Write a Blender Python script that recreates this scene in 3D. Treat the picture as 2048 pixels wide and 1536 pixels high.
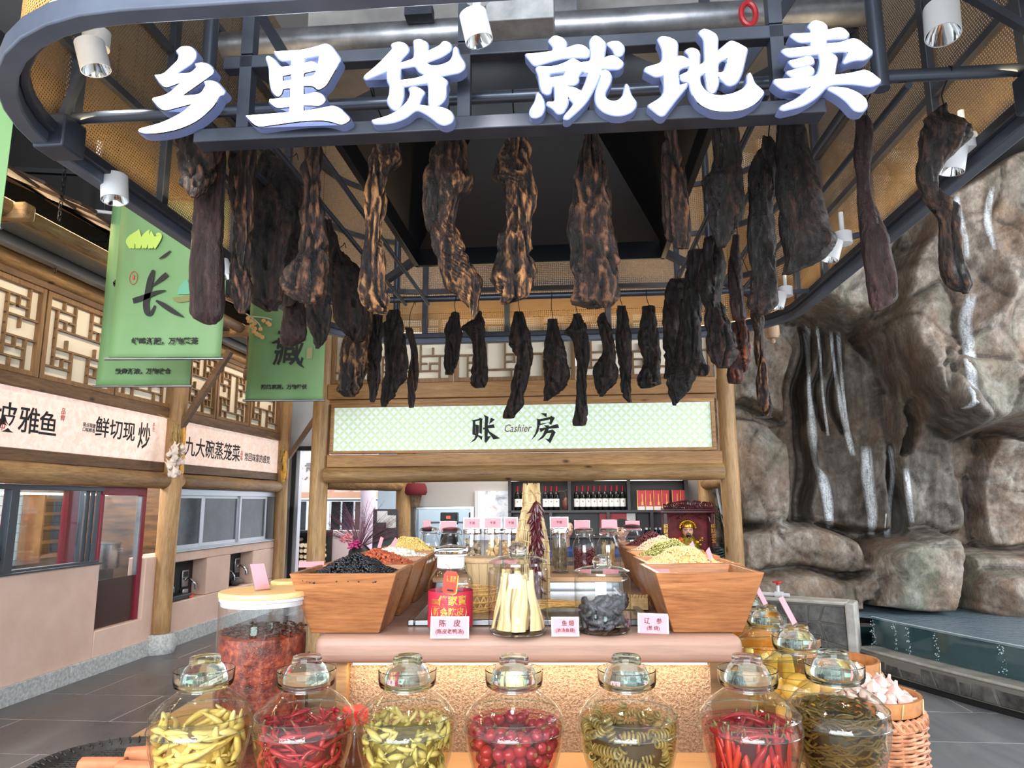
import bpy, math, random
import numpy as np
from mathutils import Vector, Matrix, noise
from mathutils.geometry import tessellate_polygon
for _o in list(bpy.data.objects): bpy.data.objects.remove(_o)
SC = bpy.context.scene
COL = SC.collection
# ---------------------------------------------------------------- camera
F, PIT, RHO, CZ = 1400.0, math.radians(9.6), 0.0045, 1.6
cd = bpy.data.cameras.new('camera'); cam = bpy.data.objects.new('camera', cd); COL.objects.link(cam)
cd.sensor_fit = 'HORIZONTAL'; cd.sensor_width = 36.0; cd.lens = F / 2048.0 * 36.0; cd.clip_start = 0.05; cd.clip_end = 200
cam.matrix_world = Matrix.Translation((0, 0, CZ)) @ Matrix.Rotation(math.pi/2 + PIT, 4, 'X') @ Matrix.Rotation(-RHO, 4, 'Z')
SC.camera = cam
# ---------------------------------------------------------------- world, large lights, exposure
W = bpy.data.worlds.new('world'); SC.world = W; W.use_nodes = True
_bg = W.node_tree.nodes['Background']; _bg.inputs[0].default_value = (0.86, 0.93, 1.0, 1); _bg.inputs[1].default_value = 1.45
def area(name, loc, target, size, sizey, power, col):
    l = bpy.data.lights.new(name, 'AREA'); l.shape = 'RECTANGLE'; l.size = size; l.size_y = sizey; l.energy = power; l.color = col
    o = bpy.data.objects.new(name, l); COL.objects.link(o); o.location = loc
    o.rotation_euler = (Vector(target) - Vector(loc)).to_track_quat('-Z', 'Y').to_euler()
    return o
area('daylight_fill_behind', (-2.0, -5.0, 3.4), (-2.6, 6, 1.6), 7, 3.5, 760, (0.93, 0.97, 1.0))  # unseen area lamp added behind the camera, shifted left to brighten the stalls
area('daylight_window_side', (8.5, 3.2, 3.6), (3.6, 8.5, 1.2), 4, 3.2, 300, (0.95, 0.98, 1.0))
VS = SC.view_settings
SC.display_settings.display_device = 'sRGB'
VS.view_transform = 'Standard'; VS.look = 'None'; VS.gamma = 1.0; VS.use_curve_mapping = False; VS.exposure = 0.56
SC.cycles.max_bounces = 10; SC.cycles.diffuse_bounces = 4; SC.cycles.glossy_bounces = 4; SC.cycles.transmission_bounces = 8
SC.cycles.transparent_max_bounces = 28; SC.cycles.caustics_reflective = False; SC.cycles.caustics_refractive = False
SC.cycles.sample_clamp_indirect = 6.0; SC.cycles.use_denoising = True
# ---------------------------------------------------------------- picture point -> place in the room
def ray(px, py):
    x = (px - 1024) / F; y = (768 - py) / F
    u = x*math.cos(RHO) + y*math.sin(RHO); v = -x*math.sin(RHO) + y*math.cos(RHO)
    c, s = math.cos(PIT), math.sin(PIT)
    return Vector((u, c - v*s, s + v*c))
EYE = Vector((0, 0, CZ))
def PY(px, py, Y): d = ray(px, py); return EYE + d*(Y/d.y)
def PZ(px, py, z): d = ray(px, py); return EYE + d*((z - CZ)/d.z)
class Frame:
    def __init__(s, yaw):
        s.a = math.radians(yaw); s.r = Vector((math.cos(s.a), -math.sin(s.a), 0)); s.f = Vector((math.sin(s.a), math.cos(s.a), 0))
    def W(s, u, v, z=0): return s.r*u + s.f*v + Vector((0, 0, z))
    def L(s, p): return Vector((p.dot(s.r), p.dot(s.f), p.z))
    def onf(s, px, py, v): d = ray(px, py); return s.L(EYE + d*(v/d.dot(s.f)))
    def onr(s, px, py, u): d = ray(px, py); return s.L(EYE + d*(u/d.dot(s.r)))
    @property
    def rz(s): return -s.a
B = Frame(5.1)    # the buildings: left stalls and the cashier's stall
K = Frame(4.7)    # the hanging canopy
T = Frame(1.0)    # the display counter
# ---------------------------------------------------------------- objects
def tag(o, label=None, cat=None, group=None, kind=None):
    if label: o['label'] = label
    if cat: o['category'] = cat
    if group: o['group'] = group
    if kind: o['kind'] = kind
    return o
def thing(name, label=None, cat=None, loc=(0, 0, 0), rz=0, group=None, kind=None, parent=None):
    o = bpy.data.objects.new(name, None); COL.objects.link(o); o.location = loc; o.rotation_euler = (0, 0, rz); o.parent = parent
    o.empty_display_size = 0.05
    return tag(o, label, cat, group, kind)
def dup(o, parent=None, loc=None, rot=None, label=None, group=None):
    c = o.copy(); COL.objects.link(c); c.parent = parent
    if loc is not None: c.location = loc
    if rot is not None: c.rotation_euler = rot
    if label: c['label'] = label
    if group: c['group'] = group
    for k in KIDS.get(o.name, ()): d = dup(k, c)
    return c
KIDS = {}
def Rz(a): return Matrix.Rotation(a, 4, 'Z')
class MB:
    def __init__(s): s.v = []; s.f = []; s.m = []
    def add(s, vs, fs, m=0, M=None):
        b = len(s.v)
        s.v.extend([tuple(M @ Vector(p)) for p in vs] if M is not None else [tuple(p) for p in vs])
        s.f.extend([tuple(i + b for i in f) for f in fs]); s.m.extend([m]*len(fs)); return s
    def box(s, x0, x1, y0, y1, z0, z1, m=0, M=None):
        return s.add([(x0,y0,z0),(x1,y0,z0),(x1,y1,z0),(x0,y1,z0),(x0,y0,z1),(x1,y0,z1),(x1,y1,z1),(x0,y1,z1)],
                     [(3,2,1,0),(4,5,6,7),(0,1,5,4),(1,2,6,5),(2,3,7,6),(3,0,4,7)], m, M)
    def bar(s, p0, p1, w, h=None, up=(0,0,1), m=0):
        p0, p1 = Vector(p0), Vector(p1); h = h or w; d = (p1-p0); L = d.length; y = d.normalized(); u = Vector(up)
        if abs(y.dot(u)) > .98: u = Vector((1,0,0))
        x = y.cross(u).normalized(); z = x.cross(y)
        M = Matrix.Translation(p0) @ Matrix((x, y, z)).transposed().to_4x4()
        return s.box(-w/2, w/2, 0, L, -h/2, h/2, m, M)
    def tube(s, pts, r, n=8, m=0, caps=True, flat=1.0):
        pts = [Vector(p) for p in pts]; k = len(pts); rs = [r]*k if not hasattr(r, '__len__') else r
        t0 = (pts[1]-pts[0]).normalized(); up = Vector((0,0,1)) if abs(t0.z) < .9 else Vector((1,0,0))
        x = t0.cross(up).normalized(); vs = []; fs = []
        for i in range(k):
            t = (pts[min(i+1,k-1)] - pts[max(i-1,0)]).normalized()
            x = (x - t*x.dot(t)).normalized(); y = t.cross(x)
            for j in range(n):
                a = 2*math.pi*j/n; vs.append(pts[i] + (x*math.cos(a) + y*(math.sin(a)*flat))*rs[i])
        for i in range(k-1):
            for j in range(n): fs.append((i*n+j, i*n+(j+1)%n, (i+1)*n+(j+1)%n, (i+1)*n+j))
        if caps: fs.append(tuple(range(n-1,-1,-1))); fs.append(tuple((k-1)*n+j for j in range(n)))
        return s.add(vs, fs, m)
    def cyl(s, p0, p1, r0, r1=None, n=16, m=0, caps=True): return s.tube([p0, p1], [r0, r0 if r1 is None else r1], n, m, caps)
    def lathe(s, prof, n=24, c=(0,0,0), m=0, M=None, wob=None):
        vs = []; fs = []; k = len(prof)
        for i, (r, z) in enumerate(prof):
            for j in range(n):
                a = 2*math.pi*j/n; q = r*(1 + (wob(a, z) if wob else 0))
                vs.append((c[0]+q*math.cos(a), c[1]+q*math.sin(a), c[2]+z))
        for i in range(k-1):
            for j in range(n): fs.append((i*n+j, i*n+(j+1)%n, (i+1)*n+(j+1)%n, (i+1)*n+j))
        if prof[0][0] > 1e-4 and prof[0][0] < 9: fs.append(tuple(range(n-1,-1,-1)))
        if prof[-1][0] > 1e-4 and prof[-1][0] < 9: fs.append(tuple((k-1)*n+j for j in range(n)))
        return s.add(vs, fs, m, M)
    def open_lathe(s, prof, n=24, m=0, M=None):
        c = len(s.f); s.lathe(prof, n, m=m, M=M); k = n*(len(prof)-1)
        del s.f[c+k:]; del s.m[c+k:]; return s
    def prism(s, poly, y0, y1, m=0, M=None, axis='y'):
        n = len(poly); P = (lambda a, b, c: (a, c, b)) if axis == 'y' else (lambda a, b, c: (a, b, c)) if axis == 'z' else (lambda a, b, c: (c, a, b))
        vs = [P(a, b, y0) for a, b in poly] + [P(a, b, y1) for a, b in poly]
        tri = tessellate_polygon([[Vector((a, b, 0)) for a, b in poly]])
        fs = [tuple(t) for t in tri] + [tuple(i+n for i in reversed(t)) for t in tri] + [(i, (i+1)%n, (i+1)%n+n, i+n) for i in range(n)]
        return s.add(vs, fs, m, M)
    def sphere(s, c, r, n=12, k=8, m=0, sc=(1,1,1), M=None):
        vs = [(0,0,-1)]; fs = []
        for i in range(1, k):
            t = math.pi*i/k
            vs += [(math.sin(t)*math.cos(2*math.pi*j/n), math.sin(t)*math.sin(2*math.pi*j/n), -math.cos(t)) for j in range(n)]
        vs.append((0,0,1)); e = len(vs)-1
        fs += [(0, 1+(j+1)%n, 1+j) for j in range(n)]
        for i in range(k-2):
            for j in range(n): a = 1+i*n; fs.append((a+j, a+(j+1)%n, a+n+(j+1)%n, a+n+j))
        fs += [(e, e-n+j, e-n+(j+1)%n) for j in range(n)]
        vs = [Vector((p[0]*r*sc[0], p[1]*r*sc[1], p[2]*r*sc[2])) for p in vs]
        if M is not None: vs = [M @ p for p in vs]
        return s.add([p + Vector(c) for p in vs], fs, m)
    def build(s, name, mats, parent=None, loc=None, rot=None, bevel=0, ang=38, fix=True, kind=None, label=None, seg=2):
        me = bpy.data.meshes.new(name); me.from_pydata(s.v, [], s.f); mats = mats if isinstance(mats, (list, tuple)) else [mats]
        for m in mats: me.materials.append(m)
        if len(mats) > 1: me.polygons.foreach_set('material_index', s.m)
        if fix:
            import bmesh
            bm = bmesh.new(); bm.from_mesh(me); bmesh.ops.recalc_face_normals(bm, faces=bm.faces); bm.to_mesh(me); bm.free()
        me.polygons.foreach_set('use_smooth', [True]*len(me.polygons)); me.set_sharp_from_angle(angle=math.radians(ang)); me.update()
        o = bpy.data.objects.new(name, me); COL.objects.link(o); o.parent = parent
        if parent is not None: KIDS.setdefault(parent.name, []).append(o)
        if loc is not None: o.location = loc
        if rot is not None: o.rotation_euler = rot
        if bevel:
            b = o.modifiers.new('edge', 'BEVEL'); b.width = bevel; b.segments = seg; b.limit_method = 'ANGLE'; b.angle_limit = math.radians(40)
        if kind: o['kind'] = kind
        if label: o['label'] = label
        return o
def inst(src, name, parent, loc, rot=(0,0,0), sc=(1,1,1)):
    o = bpy.data.objects.new(name, src.data if hasattr(src, 'data') else src); COL.objects.link(o); o.parent = parent
    if parent is not None: KIDS.setdefault(parent.name, []).append(o)
    o.location = loc; o.rotation_euler = rot; o.scale = sc if hasattr(sc, '__len__') else (sc,)*3
    return o
def numesh(name, v, f, mats, parent=None, attr=None, kind=None, smooth=True):
    v = np.asarray(v, np.float32); f = np.asarray(f, np.int32); me = bpy.data.meshes.new(name)
    me.vertices.add(len(v)); me.vertices.foreach_set('co', v.ravel()); k = f.shape[1]
    me.loops.add(f.size); me.loops.foreach_set('vertex_index', f.ravel()); me.polygons.add(len(f))
    me.polygons.foreach_set('loop_start', np.arange(0, f.size, k, dtype=np.int32)); me.update(calc_edges=True)
    me.polygons.foreach_set('use_smooth', [smooth]*len(f))
    if attr is not None:
        a = me.attributes.new('tone', 'FLOAT', 'POINT'); a.data.foreach_set('value', np.asarray(attr, np.float32))
    me.validate(); me.materials.append(mats); o = bpy.data.objects.new(name, me); COL.objects.link(o); o.parent = parent
    if parent is not None: KIDS.setdefault(parent.name, []).append(o)
    if kind: o['kind'] = kind
    return o
def text(body, size, mat, name, parent, loc, rot, bold=0.0, shear=0.0, ext=0.0006, sx=1.0, spacing=1.0, align='CENTER'):
    c = bpy.data.curves.new(name, 'FONT'); c.body = body; c.size = size; c.offset = bold*size; c.shear = shear; c.extrude = ext
    c.align_x = align; c.align_y = 'CENTER'; c.space_character = spacing; c.resolution_u = 2
    t = bpy.data.objects.new(name, c); COL.objects.link(t)
    me = bpy.data.meshes.new_from_object(t.evaluated_get(bpy.context.evaluated_depsgraph_get()))
    bpy.data.objects.remove(t); me.name = name; me.materials.clear(); me.materials.append(mat)
    o = bpy.data.objects.new(name, me); COL.objects.link(o); o.parent = parent; o.location = loc; o.rotation_euler = rot; o.scale = (sx, 1, 1)
    if parent is not None: KIDS.setdefault(parent.name, []).append(o)
    return o
def spline(pts, n=6, closed=False):
    """Catmull-Rom through the points"""
    P = [Vector(p) for p in pts]; k = len(P); out = []
    for i in range(k if closed else k-1):
        g = (lambda j: P[j % k]) if closed else (lambda j: P[min(max(j, 0), k-1)])
        a, b, c, d = g(i-1), g(i), g(i+1), g(i+2)
        for q in range(n):
            t = q/n
            out.append(.5*((2*b) + (c-a)*t + (2*a-5*b+4*c-d)*t*t + (3*b-a-3*c+d)*t**3))
    if not closed: out.append(P[-1])
    return out
# ---------------------------------------------------------------- materials
class NT:
    def __init__(s, name):
        s.mat = bpy.data.materials.new(name); s.mat.use_nodes = True; s.t = s.mat.node_tree; s.N = s.t.nodes; s.bsdf = s.N['Principled BSDF']; s.out = s.N['Material Output']
    def n(s, typ, **kw):
        d = s.N.new(typ); ins = kw.pop('ins', {})
        for k, v in kw.items(): setattr(d, k, v)
        for k, v in ins.items():
            if isinstance(v, bpy.types.NodeSocket): s.t.links.new(v, d.inputs[k])
            else: d.inputs[k].default_value = v
        return d
    def l(s, a, b): s.t.links.new(a, b)
    def coord(s, stretch=(1,1,1), kind='Object'):
        tc = s.n('ShaderNodeTexCoord'); mp = s.n('ShaderNodeMapping', ins={0: tc.outputs[kind], 'Scale': stretch}); return mp.outputs[0]
    def noise(s, co, scale, detail=4, rough=.55, dist=0): return s.n('ShaderNodeTexNoise', ins={'Vector': co, 'Scale': scale, 'Detail': detail, 'Roughness': rough, 'Distortion': dist}).outputs['Fac']
    def ramp(s, fac, stops):
        r = s.n('ShaderNodeValToRGB', ins={0: fac}); e = r.color_ramp.elements
        while len(e) < len(stops): e.new(0.5)
        for i, (p, c) in enumerate(stops): e[i].position = p; e[i].color = (*c, 1) if len(c) == 3 else c
        return r.outputs[0]
    def mix(s, f, a, b, typ='MIX'):
        m = s.n('ShaderNodeMix', data_type='RGBA', blend_type=typ)
        for i, x in ((0, f), (6, a), (7, b)):
            if isinstance(x, bpy.types.NodeSocket): s.l(x, m.inputs[i])
            else: m.inputs[i].default_value = x if i == 0 else (*x, 1) if len(x) == 3 else x
        return m.outputs[2]
    def math(s, op, a, b=0.0, c=None):
        m = s.n('ShaderNodeMath', operation=op)
        for i, x in enumerate((a, b) if c is None else (a, b, c)):
            if isinstance(x, bpy.types.NodeSocket): s.l(x, m.inputs[i])
            else: m.inputs[i].default_value = x
        return m.outputs[0]
    def bump(s, h, strength=.3, dist=.01):
        b = s.n('ShaderNodeBump', ins={'Height': h, 'Strength': strength, 'Distance': dist}); s.l(b.outputs[0], s.bsdf.inputs['Normal']); return b
    def set(s, **kw):
        for k, v in kw.items():
            i = s.bsdf.inputs[{'base': 'Base Color', 'rough': 'Roughness', 'metal': 'Metallic', 'spec': 'Specular IOR Level', 'coat': 'Coat Weight', 'alpha': 'Alpha', 'trans': 'Transmission Weight', 'emit': 'Emission Color', 'estr': 'Emission Strength', 'sss': 'Subsurface Weight', 'ior': 'IOR'}[k]]
            if isinstance(v, bpy.types.NodeSocket): s.l(v, i)
            elif k in ('base', 'emit'): i.default_value = (*v, 1)
            else: i.default_value = v
        return s
_mc = {}
def mat(name, col, rough=.55, metal=0, col2=None, scale=6, stretch=(1,1,1), bump=0, bscale=None, bd=.004, spec=.5, coat=0, detail=4, lo=.35, hi=.68):
    if name in _mc: return _mc[name]
    t = NT(name); t.set(base=col, rough=rough, metal=metal, spec=spec, coat=coat)
    if col2 or bump:
        co = t.coord(stretch)
        if col2: t.set(base=t.ramp(t.noise(co, scale, detail, .6), [(lo, col), (hi, col2)]))
        if bump: t.bump(t.noise(co, bscale or scale*4, 5, .6), bump, bd)
    _mc[name] = t.mat; return t.mat
def srgb(r, g, b):
    f = lambda c: (c/255/12.92 if c <= 10 else ((c/255+.055)/1.055)**2.4); return (f(r), f(g), f(b))
def emis(name, col, strength):
    t = NT(name); t.set(base=(0.02, 0.02, 0.02), emit=col, estr=strength); return t.mat
def wood(name, axis, dark, light, mid=None, scale=1.0, rough=.55, bump=.35, knots=True):
    t = NT(name); st = {'x': (.09, 1, 1), 'y': (1, .09, 1), 'z': (1, 1, .09)}[axis]; co = t.coord(tuple(a*scale for a in st))
    fine = t.noise(co, 95, 4, .65); g = t.noise(co, 15, 6, .62, 1.2); big = t.noise(t.coord(tuple(scale*.6*(.35 if a < 1 else 1) for a in st)), 3.2, 3)
    c = t.ramp(g, [(.30, dark), (.5, mid or tuple((a+b)/2 for a, b in zip(dark, light))), (.68, light)])
    c = t.mix(t.math('MULTIPLY', t.math('SUBTRACT', fine, .3), .9), c, tuple(a*.45 for a in dark), 'MIX') if False else t.mix(.35, c, t.ramp(fine, [(.35, dark), (.6, light)]))
    c = t.mix(t.ramp(big, [(.38, (0,0,0)), (.66, (.55,.55,.55))]), c, tuple(a*.8 for a in dark))
    if knots:
        v = t.n('ShaderNodeTexVoronoi', ins={'Vector': t.coord(tuple(scale*(.5 if a < 1 else 1.0) for a in st)), 'Scale': 4.2, 'Randomness': 1.0}).outputs['Distance']
        c = t.mix(t.ramp(v, [(.035, (1,1,1)), (.11, (0,0,0))]), c, tuple(a*.3 for a in dark))
    t.set(base=c, rough=rough); t.bump(t.math('ADD', t.math('MULTIPLY', g, .7), t.math('MULTIPLY', fine, .5)), bump, .004); return t.mat
def glass_thin(name, tint=(.97, .99, .98), edge=(.55, .72, .66), refl=.9, bumpy=False):
    t = NT(name); t.N.remove(t.bsdf)
    lw = t.n('ShaderNodeLayerWeight', ins={'Blend': .35}); col = t.ramp(lw.outputs['Facing'], [(.40, tint), (.80, tuple((a+2*b)/3 for a, b in zip(edge, tint))), (.97, edge)])
    tr = t.n('ShaderNodeBsdfTransparent', ins={0: col}); gl = t.n('ShaderNodeBsdfGlossy', ins={'Color': (1,1,1,1), 'Roughness': .03})
    lf = t.n('ShaderNodeLayerWeight', ins={'Blend': .5}); k = t.math('MULTIPLY', t.math('ADD', t.math('MULTIPLY', t.math('POWER', lf.outputs['Facing'], 4.0), .8), .055), refl)
    if bumpy:
        b = t.n('ShaderNodeBump', ins={'Height': t.noise(t.coord(), 60, 2), 'Strength': .25, 'Distance': .004}); t.l(b.outputs[0], gl.inputs['Normal'])
    m = t.n('ShaderNodeMixShader', ins={0: k}); t.l(tr.outputs[0], m.inputs[1]); t.l(gl.outputs[0], m.inputs[2]); t.l(m.outputs[0], t.out.inputs[0]); return t.mat
def glass_solid(name, col=(.9, .97, .94), ior=1.42, rough=.0, bumps=0):
    t = NT(name); t.set(base=col, rough=rough, trans=1.0, ior=ior)
    if bumps: t.bump(t.noise(t.coord(), bumps, 2), .3, .002)
    return t.mat
R = random.Random(7)
# ================================================================ MATERIALS SHARED BY MANY
M_log_y = wood('log_wood_y', 'y', srgb(92, 66, 40), srgb(190, 150, 100), scale=1.0)
M_log_x = wood('log_wood_x', 'x', srgb(100, 72, 42), srgb(198, 156, 104), scale=1.0)
M_log_z = wood('log_wood_z', 'z', srgb(124, 88, 52), srgb(208, 168, 116), scale=1.0)
M_plank_y = wood('plank_wood_y', 'y', srgb(70, 50, 34), srgb(140, 106, 74), scale=1.0, rough=.6)
M_plank_x = wood('plank_wood_x', 'x', srgb(128, 88, 50), srgb(206, 158, 102), scale=1.0)
M_frame_w = wood('lattice_frame_wood', 'z', srgb(104, 74, 46), srgb(166, 126, 80), scale=1.2, knots=False)
M_lat = mat('lattice_bar_wood', srgb(112, 84, 52), .55, col2=srgb(140, 108, 70), scale=9)
M_cream = mat('cream_backing', srgb(238, 228, 208), .8)
M_black = mat('black_paint', srgb(24, 25, 28), .45)
M_dark = mat('dark_interior', srgb(30, 28, 28), .7)
M_steel = mat('brushed_steel', srgb(170, 174, 178), .28, 1.0, col2=srgb(140, 143, 148), scale=8, stretch=(.2, 1, 1))
M_chrome = mat('chrome', srgb(225, 228, 230), .08, 1.0)
M_white = mat('white_paint', srgb(206, 207, 210), .5)
M_steelblk = mat('canopy_black_steel', srgb(60, 65, 77), .38, .3, col2=srgb(44, 48, 58), scale=5, bump=.06, bscale=30)
M_alu = mat('grey_aluminium', srgb(86, 90, 98), .4, .5)
M_aluL = mat('pale_aluminium', srgb(176, 180, 188), .35, .6)
M_pink = mat('pink_card', srgb(240, 150, 160), .6)
M_ink = mat('black_ink', srgb(28, 26, 28), .7)
M_redink = mat('red_seal_ink', srgb(196, 70, 56), .7)
M_plaster = mat('pink_plaster', srgb(204, 172, 156), .85, col2=srgb(216, 186, 171), scale=2.5, bump=.25, bscale=40, bd=.006)
M_lidthin = glass_thin('clear_lid_thin_glass', (.95, .97, .97), (.62, .72, .72), 1.3)
M_window = glass_thin('window_glass', (.93, .95, .96), (.8, .85, .87), 1.0)
M_acryl = glass_thin('acrylic_sheet', (.97, .97, .98), (.82, .84, .87), .8)
M_jar = glass_thin('jar_glass', (.975, .99, .982), (.42, .58, .50), 1.0, True)
M_jarclear = glass_thin('clear_jar_glass', (.97, .98, .985), (.45, .53, .56), 1.0)
M_lidglass = glass_solid('greenish_lid_glass', (.88, .96, .93), 1.3)
M_lidclear = glass_solid('clear_lid_glass', (.93, .97, .97), 1.35)
# ================================================================ FLOOR (large dark tiles) AND CEILING
def tile_mat(name, c1, c2, rough):
    t = NT(name); co = t.coord((1, .25, 1)); g = t.noise(co, 3.5, 6, .65, .6)
    t.set(base=t.ramp(g, [(.3, c1), (.7, c2)]), rough=t.ramp(g, [(.3, (rough*.8,)*3), (.7, (rough*1.2,)*3)]), spec=.5); t.bump(t.noise(co, 24, 4), .08, .003); return t.mat
M_tileL = tile_mat('dark_slate_tile', srgb(62, 60, 62), srgb(92, 88, 90), .30)
M_tileR = tile_mat('grey_stone_tile', srgb(104, 106, 110), srgb(140, 140, 142), .34)
floor = MB().box(-9, 9, -3, 18, -.06, -.0015).build('floor', mat('pale_grout', srgb(186, 182, 178), .8)); tag(floor, kind='structure')
def tiles(frame_yaw, u0, u1, v0, v1, w, h, m, off):
    fr = Frame(frame_yaw); me = MB().box(0, w-.008, 0, h-.008, -.02, 0).build('tile', m, floor, bevel=.0015); first = True; j = 0; v = v0
    while v < v1:
        u = u0 + (j % 2)*off*w
        while u < u1:
            p = fr.W(u, v, R.uniform(-.0006, .0006))
            if first: me.location = p; me.rotation_euler = (0, 0, fr.rz); first = False
            else:
                o = inst(me, 'tile', floor, p, (0, 0, fr.rz)); b = o.modifiers.new('edge', 'BEVEL'); b.width = .0015
            u += w
        v += h; j += 1
tiles(5.1, -5.6, -.4, 3.19, 11.2, 1.4, .7, M_tileL, .5)
tiles(5.1, .9, 4.2, 2.49, 7.6, 1.4, .7, M_tileR, .5)
ceil = MB().box(-9, 9, -1.5, 16, 5.6, 5.7).build('ceiling', mat('ceiling_paint', srgb(122, 122, 124), .9)); tag(ceil, kind='structure')
# ================================================================ LEFT STALLS (local x = across, y = along the wall, z = up)
RX, RXZ = (math.pi/2, 0, 0), (math.pi/2, 0, math.pi/2)
UW = -4.62
wl = thing('wall_left', rz=B.rz, kind='structure')
mb = MB()   # pink plaster, lower wall with the recess and the two niches
mb.box(UW-.2, UW, 1.5, 6.62, .0, 1.03).box(UW-.30, UW, 6.62, 7.70, 0, .40).box(UW-.2, UW, 7.36, 7.62, .38, 1.03)
mb.box(UW-.2, UW, 7.6, 10.66, .93, 1.05).box(UW-.2, UW, 7.6, 10.66, 0, .48).box(UW-.2, UW, 7.6, 7.84, .48, .93).box(UW-.2, UW, 8.66, 9.26, .48, .93).box(UW-.2, UW, 9.93, 10.66, .48, .93)
mb.box(UW-.24, UW-.20, 7.7, 10.66, .0, 1.0)
mb.build('plaster', M_plaster, wl, bevel=.012)
MB().box(UW-.20, UW-.185, 7.84, 8.65, .482, .928).box(UW-.20, UW-.185, 9.27, 9.92, .482, .928).build('niche_lining', M_dark, wl)
bl = thing('baseboard_left', rz=B.rz, kind='structure')
gr = mat('granite', srgb(150, 152, 152), .6, col2=srgb(196, 198, 198), scale=38, bump=.2, bscale=60)
y = 1.5
while y < 10.6:
    if not 7.3 < y < 7.4: MB().box(UW-.1, UW+.035, y, min(y+1.196, 10.66), -.005, .155 + R.uniform(-.002, .002)).build('granite_block', gr, bl, bevel=.006)
    y += 1.2
def log(name, m, p0, p1, r, parent, n=18, taper=.0, wob=.012, loc=None):
    p0, p1 = Vector(p0), Vector(p1); k = max(4, int((p1-p0).length/.16)); sd = R.uniform(0, 99); pts = []; rs = []
    for i in range(k+1):
        t = i/k; p = p0.lerp(p1, t); q = noise.noise_vector(Vector((sd, t*3.1, 0)))*wob; pts.append(p+q); rs.append(r*(1+taper*(.5-t))*(1+.06*noise.noise(Vector((sd+5, t*6, 1)))))
    pts.insert(0, pts[0]); rs.insert(0, rs[0]*.90); pts[1] = pts[0] + (p1-p0).normalized()*.012
    pts.append(pts[-1] + (p1-p0).normalized()*.012); rs.append(rs[-1]*.9)
    return MB().tube(pts, rs, n).build(name, m, parent, ang=50)
log('log_beam', M_log_y, (UW+.02, 1.5, 1.86), (UW+.02, 7.66, 1.86), .092, wl)
log('log_beam', M_log_y, (UW+.02, 7.86, 1.86), (UW+.02, 10.62, 1.86), .085, wl)
log('log_beam', M_log_y, (UW+.02, 1.5, 3.6), (UW+.02, 10.7, 3.6), .075, wl)
for y0, y1 in ((1.5, 7.7), (7.84, 10.6)):
    MB().box(UW-.1, UW+.02, y0, y1, 1.955, 2.06).build('lower_plank', M_plank_y, wl, bevel=.006)
    MB().box(UW-.1, UW+.03, y0, y1, 2.57, 2.675).build('upper_plank', M_plank_y, wl, bevel=.006)
    MB().box(UW-.1, UW+.03, y0, y1, 3.47, 3.53).build('top_rail', M_plank_y, wl, bevel=.006)
for yv, r, z0, nm in ((4.62, .10, 0, 0), (7.64, .112, .20, 1), (10.68, .10, 0, 2)):
    log('log_post', M_log_z, (UW+.05, yv, z0), (UW+.05, yv, 4.3), r, wl, taper=-.06, n=24)
    if nm == 1: MB().lathe([(.155, 0), (.175, .06), (.165, .15), (.14, .205)], 20, (UW+.05, yv, 0)).build('stone_base', gr, wl)
MB().bar((UW+.12, 7.62, 2.45), (UW+.65, 7.64, 3.35), .08, .06).build('brace', M_plank_y, wl); MB().bar((UW+.12, 10.7, 2.3), (UW+.7, 10.72, 3.2), .08, .06).build('brace', M_plank_y, wl)
# lattice windows
FRET = [(0,1,3,1),(3,0,3,3),(1,3,4,3),(1,1,1,4),(2,1,2,2),(2,2,3,2),(1,2,1.6,2),(2.3,3,2.3,4)]
def fret(nx, nz, w, h, mirror=False):
    out = []
    for i in range(nx):
        for j in range(nz):
            for a, b, c, d in FRET:
                if (i+j) % 2: a, c = 4-a, 4-c
                if mirror: b, d = 4-b, 4-d
                out.append(((i*4+a)/(nx*4)*w, (j*4+b)/(nz*4)*h, (i*4+c)/(nx*4)*w, (j*4+d)/(nz*4)*h))
    return out
def lattice_window(name, P, w, h, loc, rot, nx, nz, mirror=False, t=.017):
    """local x = across, y = depth (front is -y), z = up"""
    win = thing(name, loc=loc, parent=P); win.rotation_euler = rot; KIDS.setdefault(P.name, []).append(win)
    f = .045
    mb = MB().box(0, f, -.03, .03, 0, h).box(w-f, w, -.03, .03, 0, h).box(f, w-f, -.03, .03, 0, f).box(f, w-f, -.03, .03, h-f, h); mb.build('window_frame', M_frame_w, win, bevel=.004)
    MB().box(f, w-f, .018, .024, f, h-f).build('backing', M_cream, win)
    mb = MB()
    for a, b, c, d in fret(nx, nz, w-2*f, h-2*f, mirror):
        a, c = min(a, c)+f, max(a, c)+f; b, d = min(b, d)+f, max(b, d)+f
        k = R.uniform(-.001, .001); mb.box(a-t/2, c+t/2, -.016+k, .014, b-t/2, d+t/2)
    mb.build('lattice', M_lat, win); return win
edges = [1.55, 2.56, 3.57, 4.56, 5.58, 6.59, 7.6]
for i in range(6): lattice_window('window_%d' % (i+1), wl, edges[i+1]-edges[i]-.02, .79, (UW-.02, edges[i]+.01, 2.68), (0, 0, math.pi/2), 2, 2, i % 2)
for i, (a, b) in enumerate(((7.88, 8.6), (8.62, 9.54), (9.56, 10.56))): lattice_window('window_%d' % (i+7), wl, b-a, .79, (UW-.02, a, 2.68), (0, 0, math.pi/2), 2, 2, i % 2)
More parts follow.
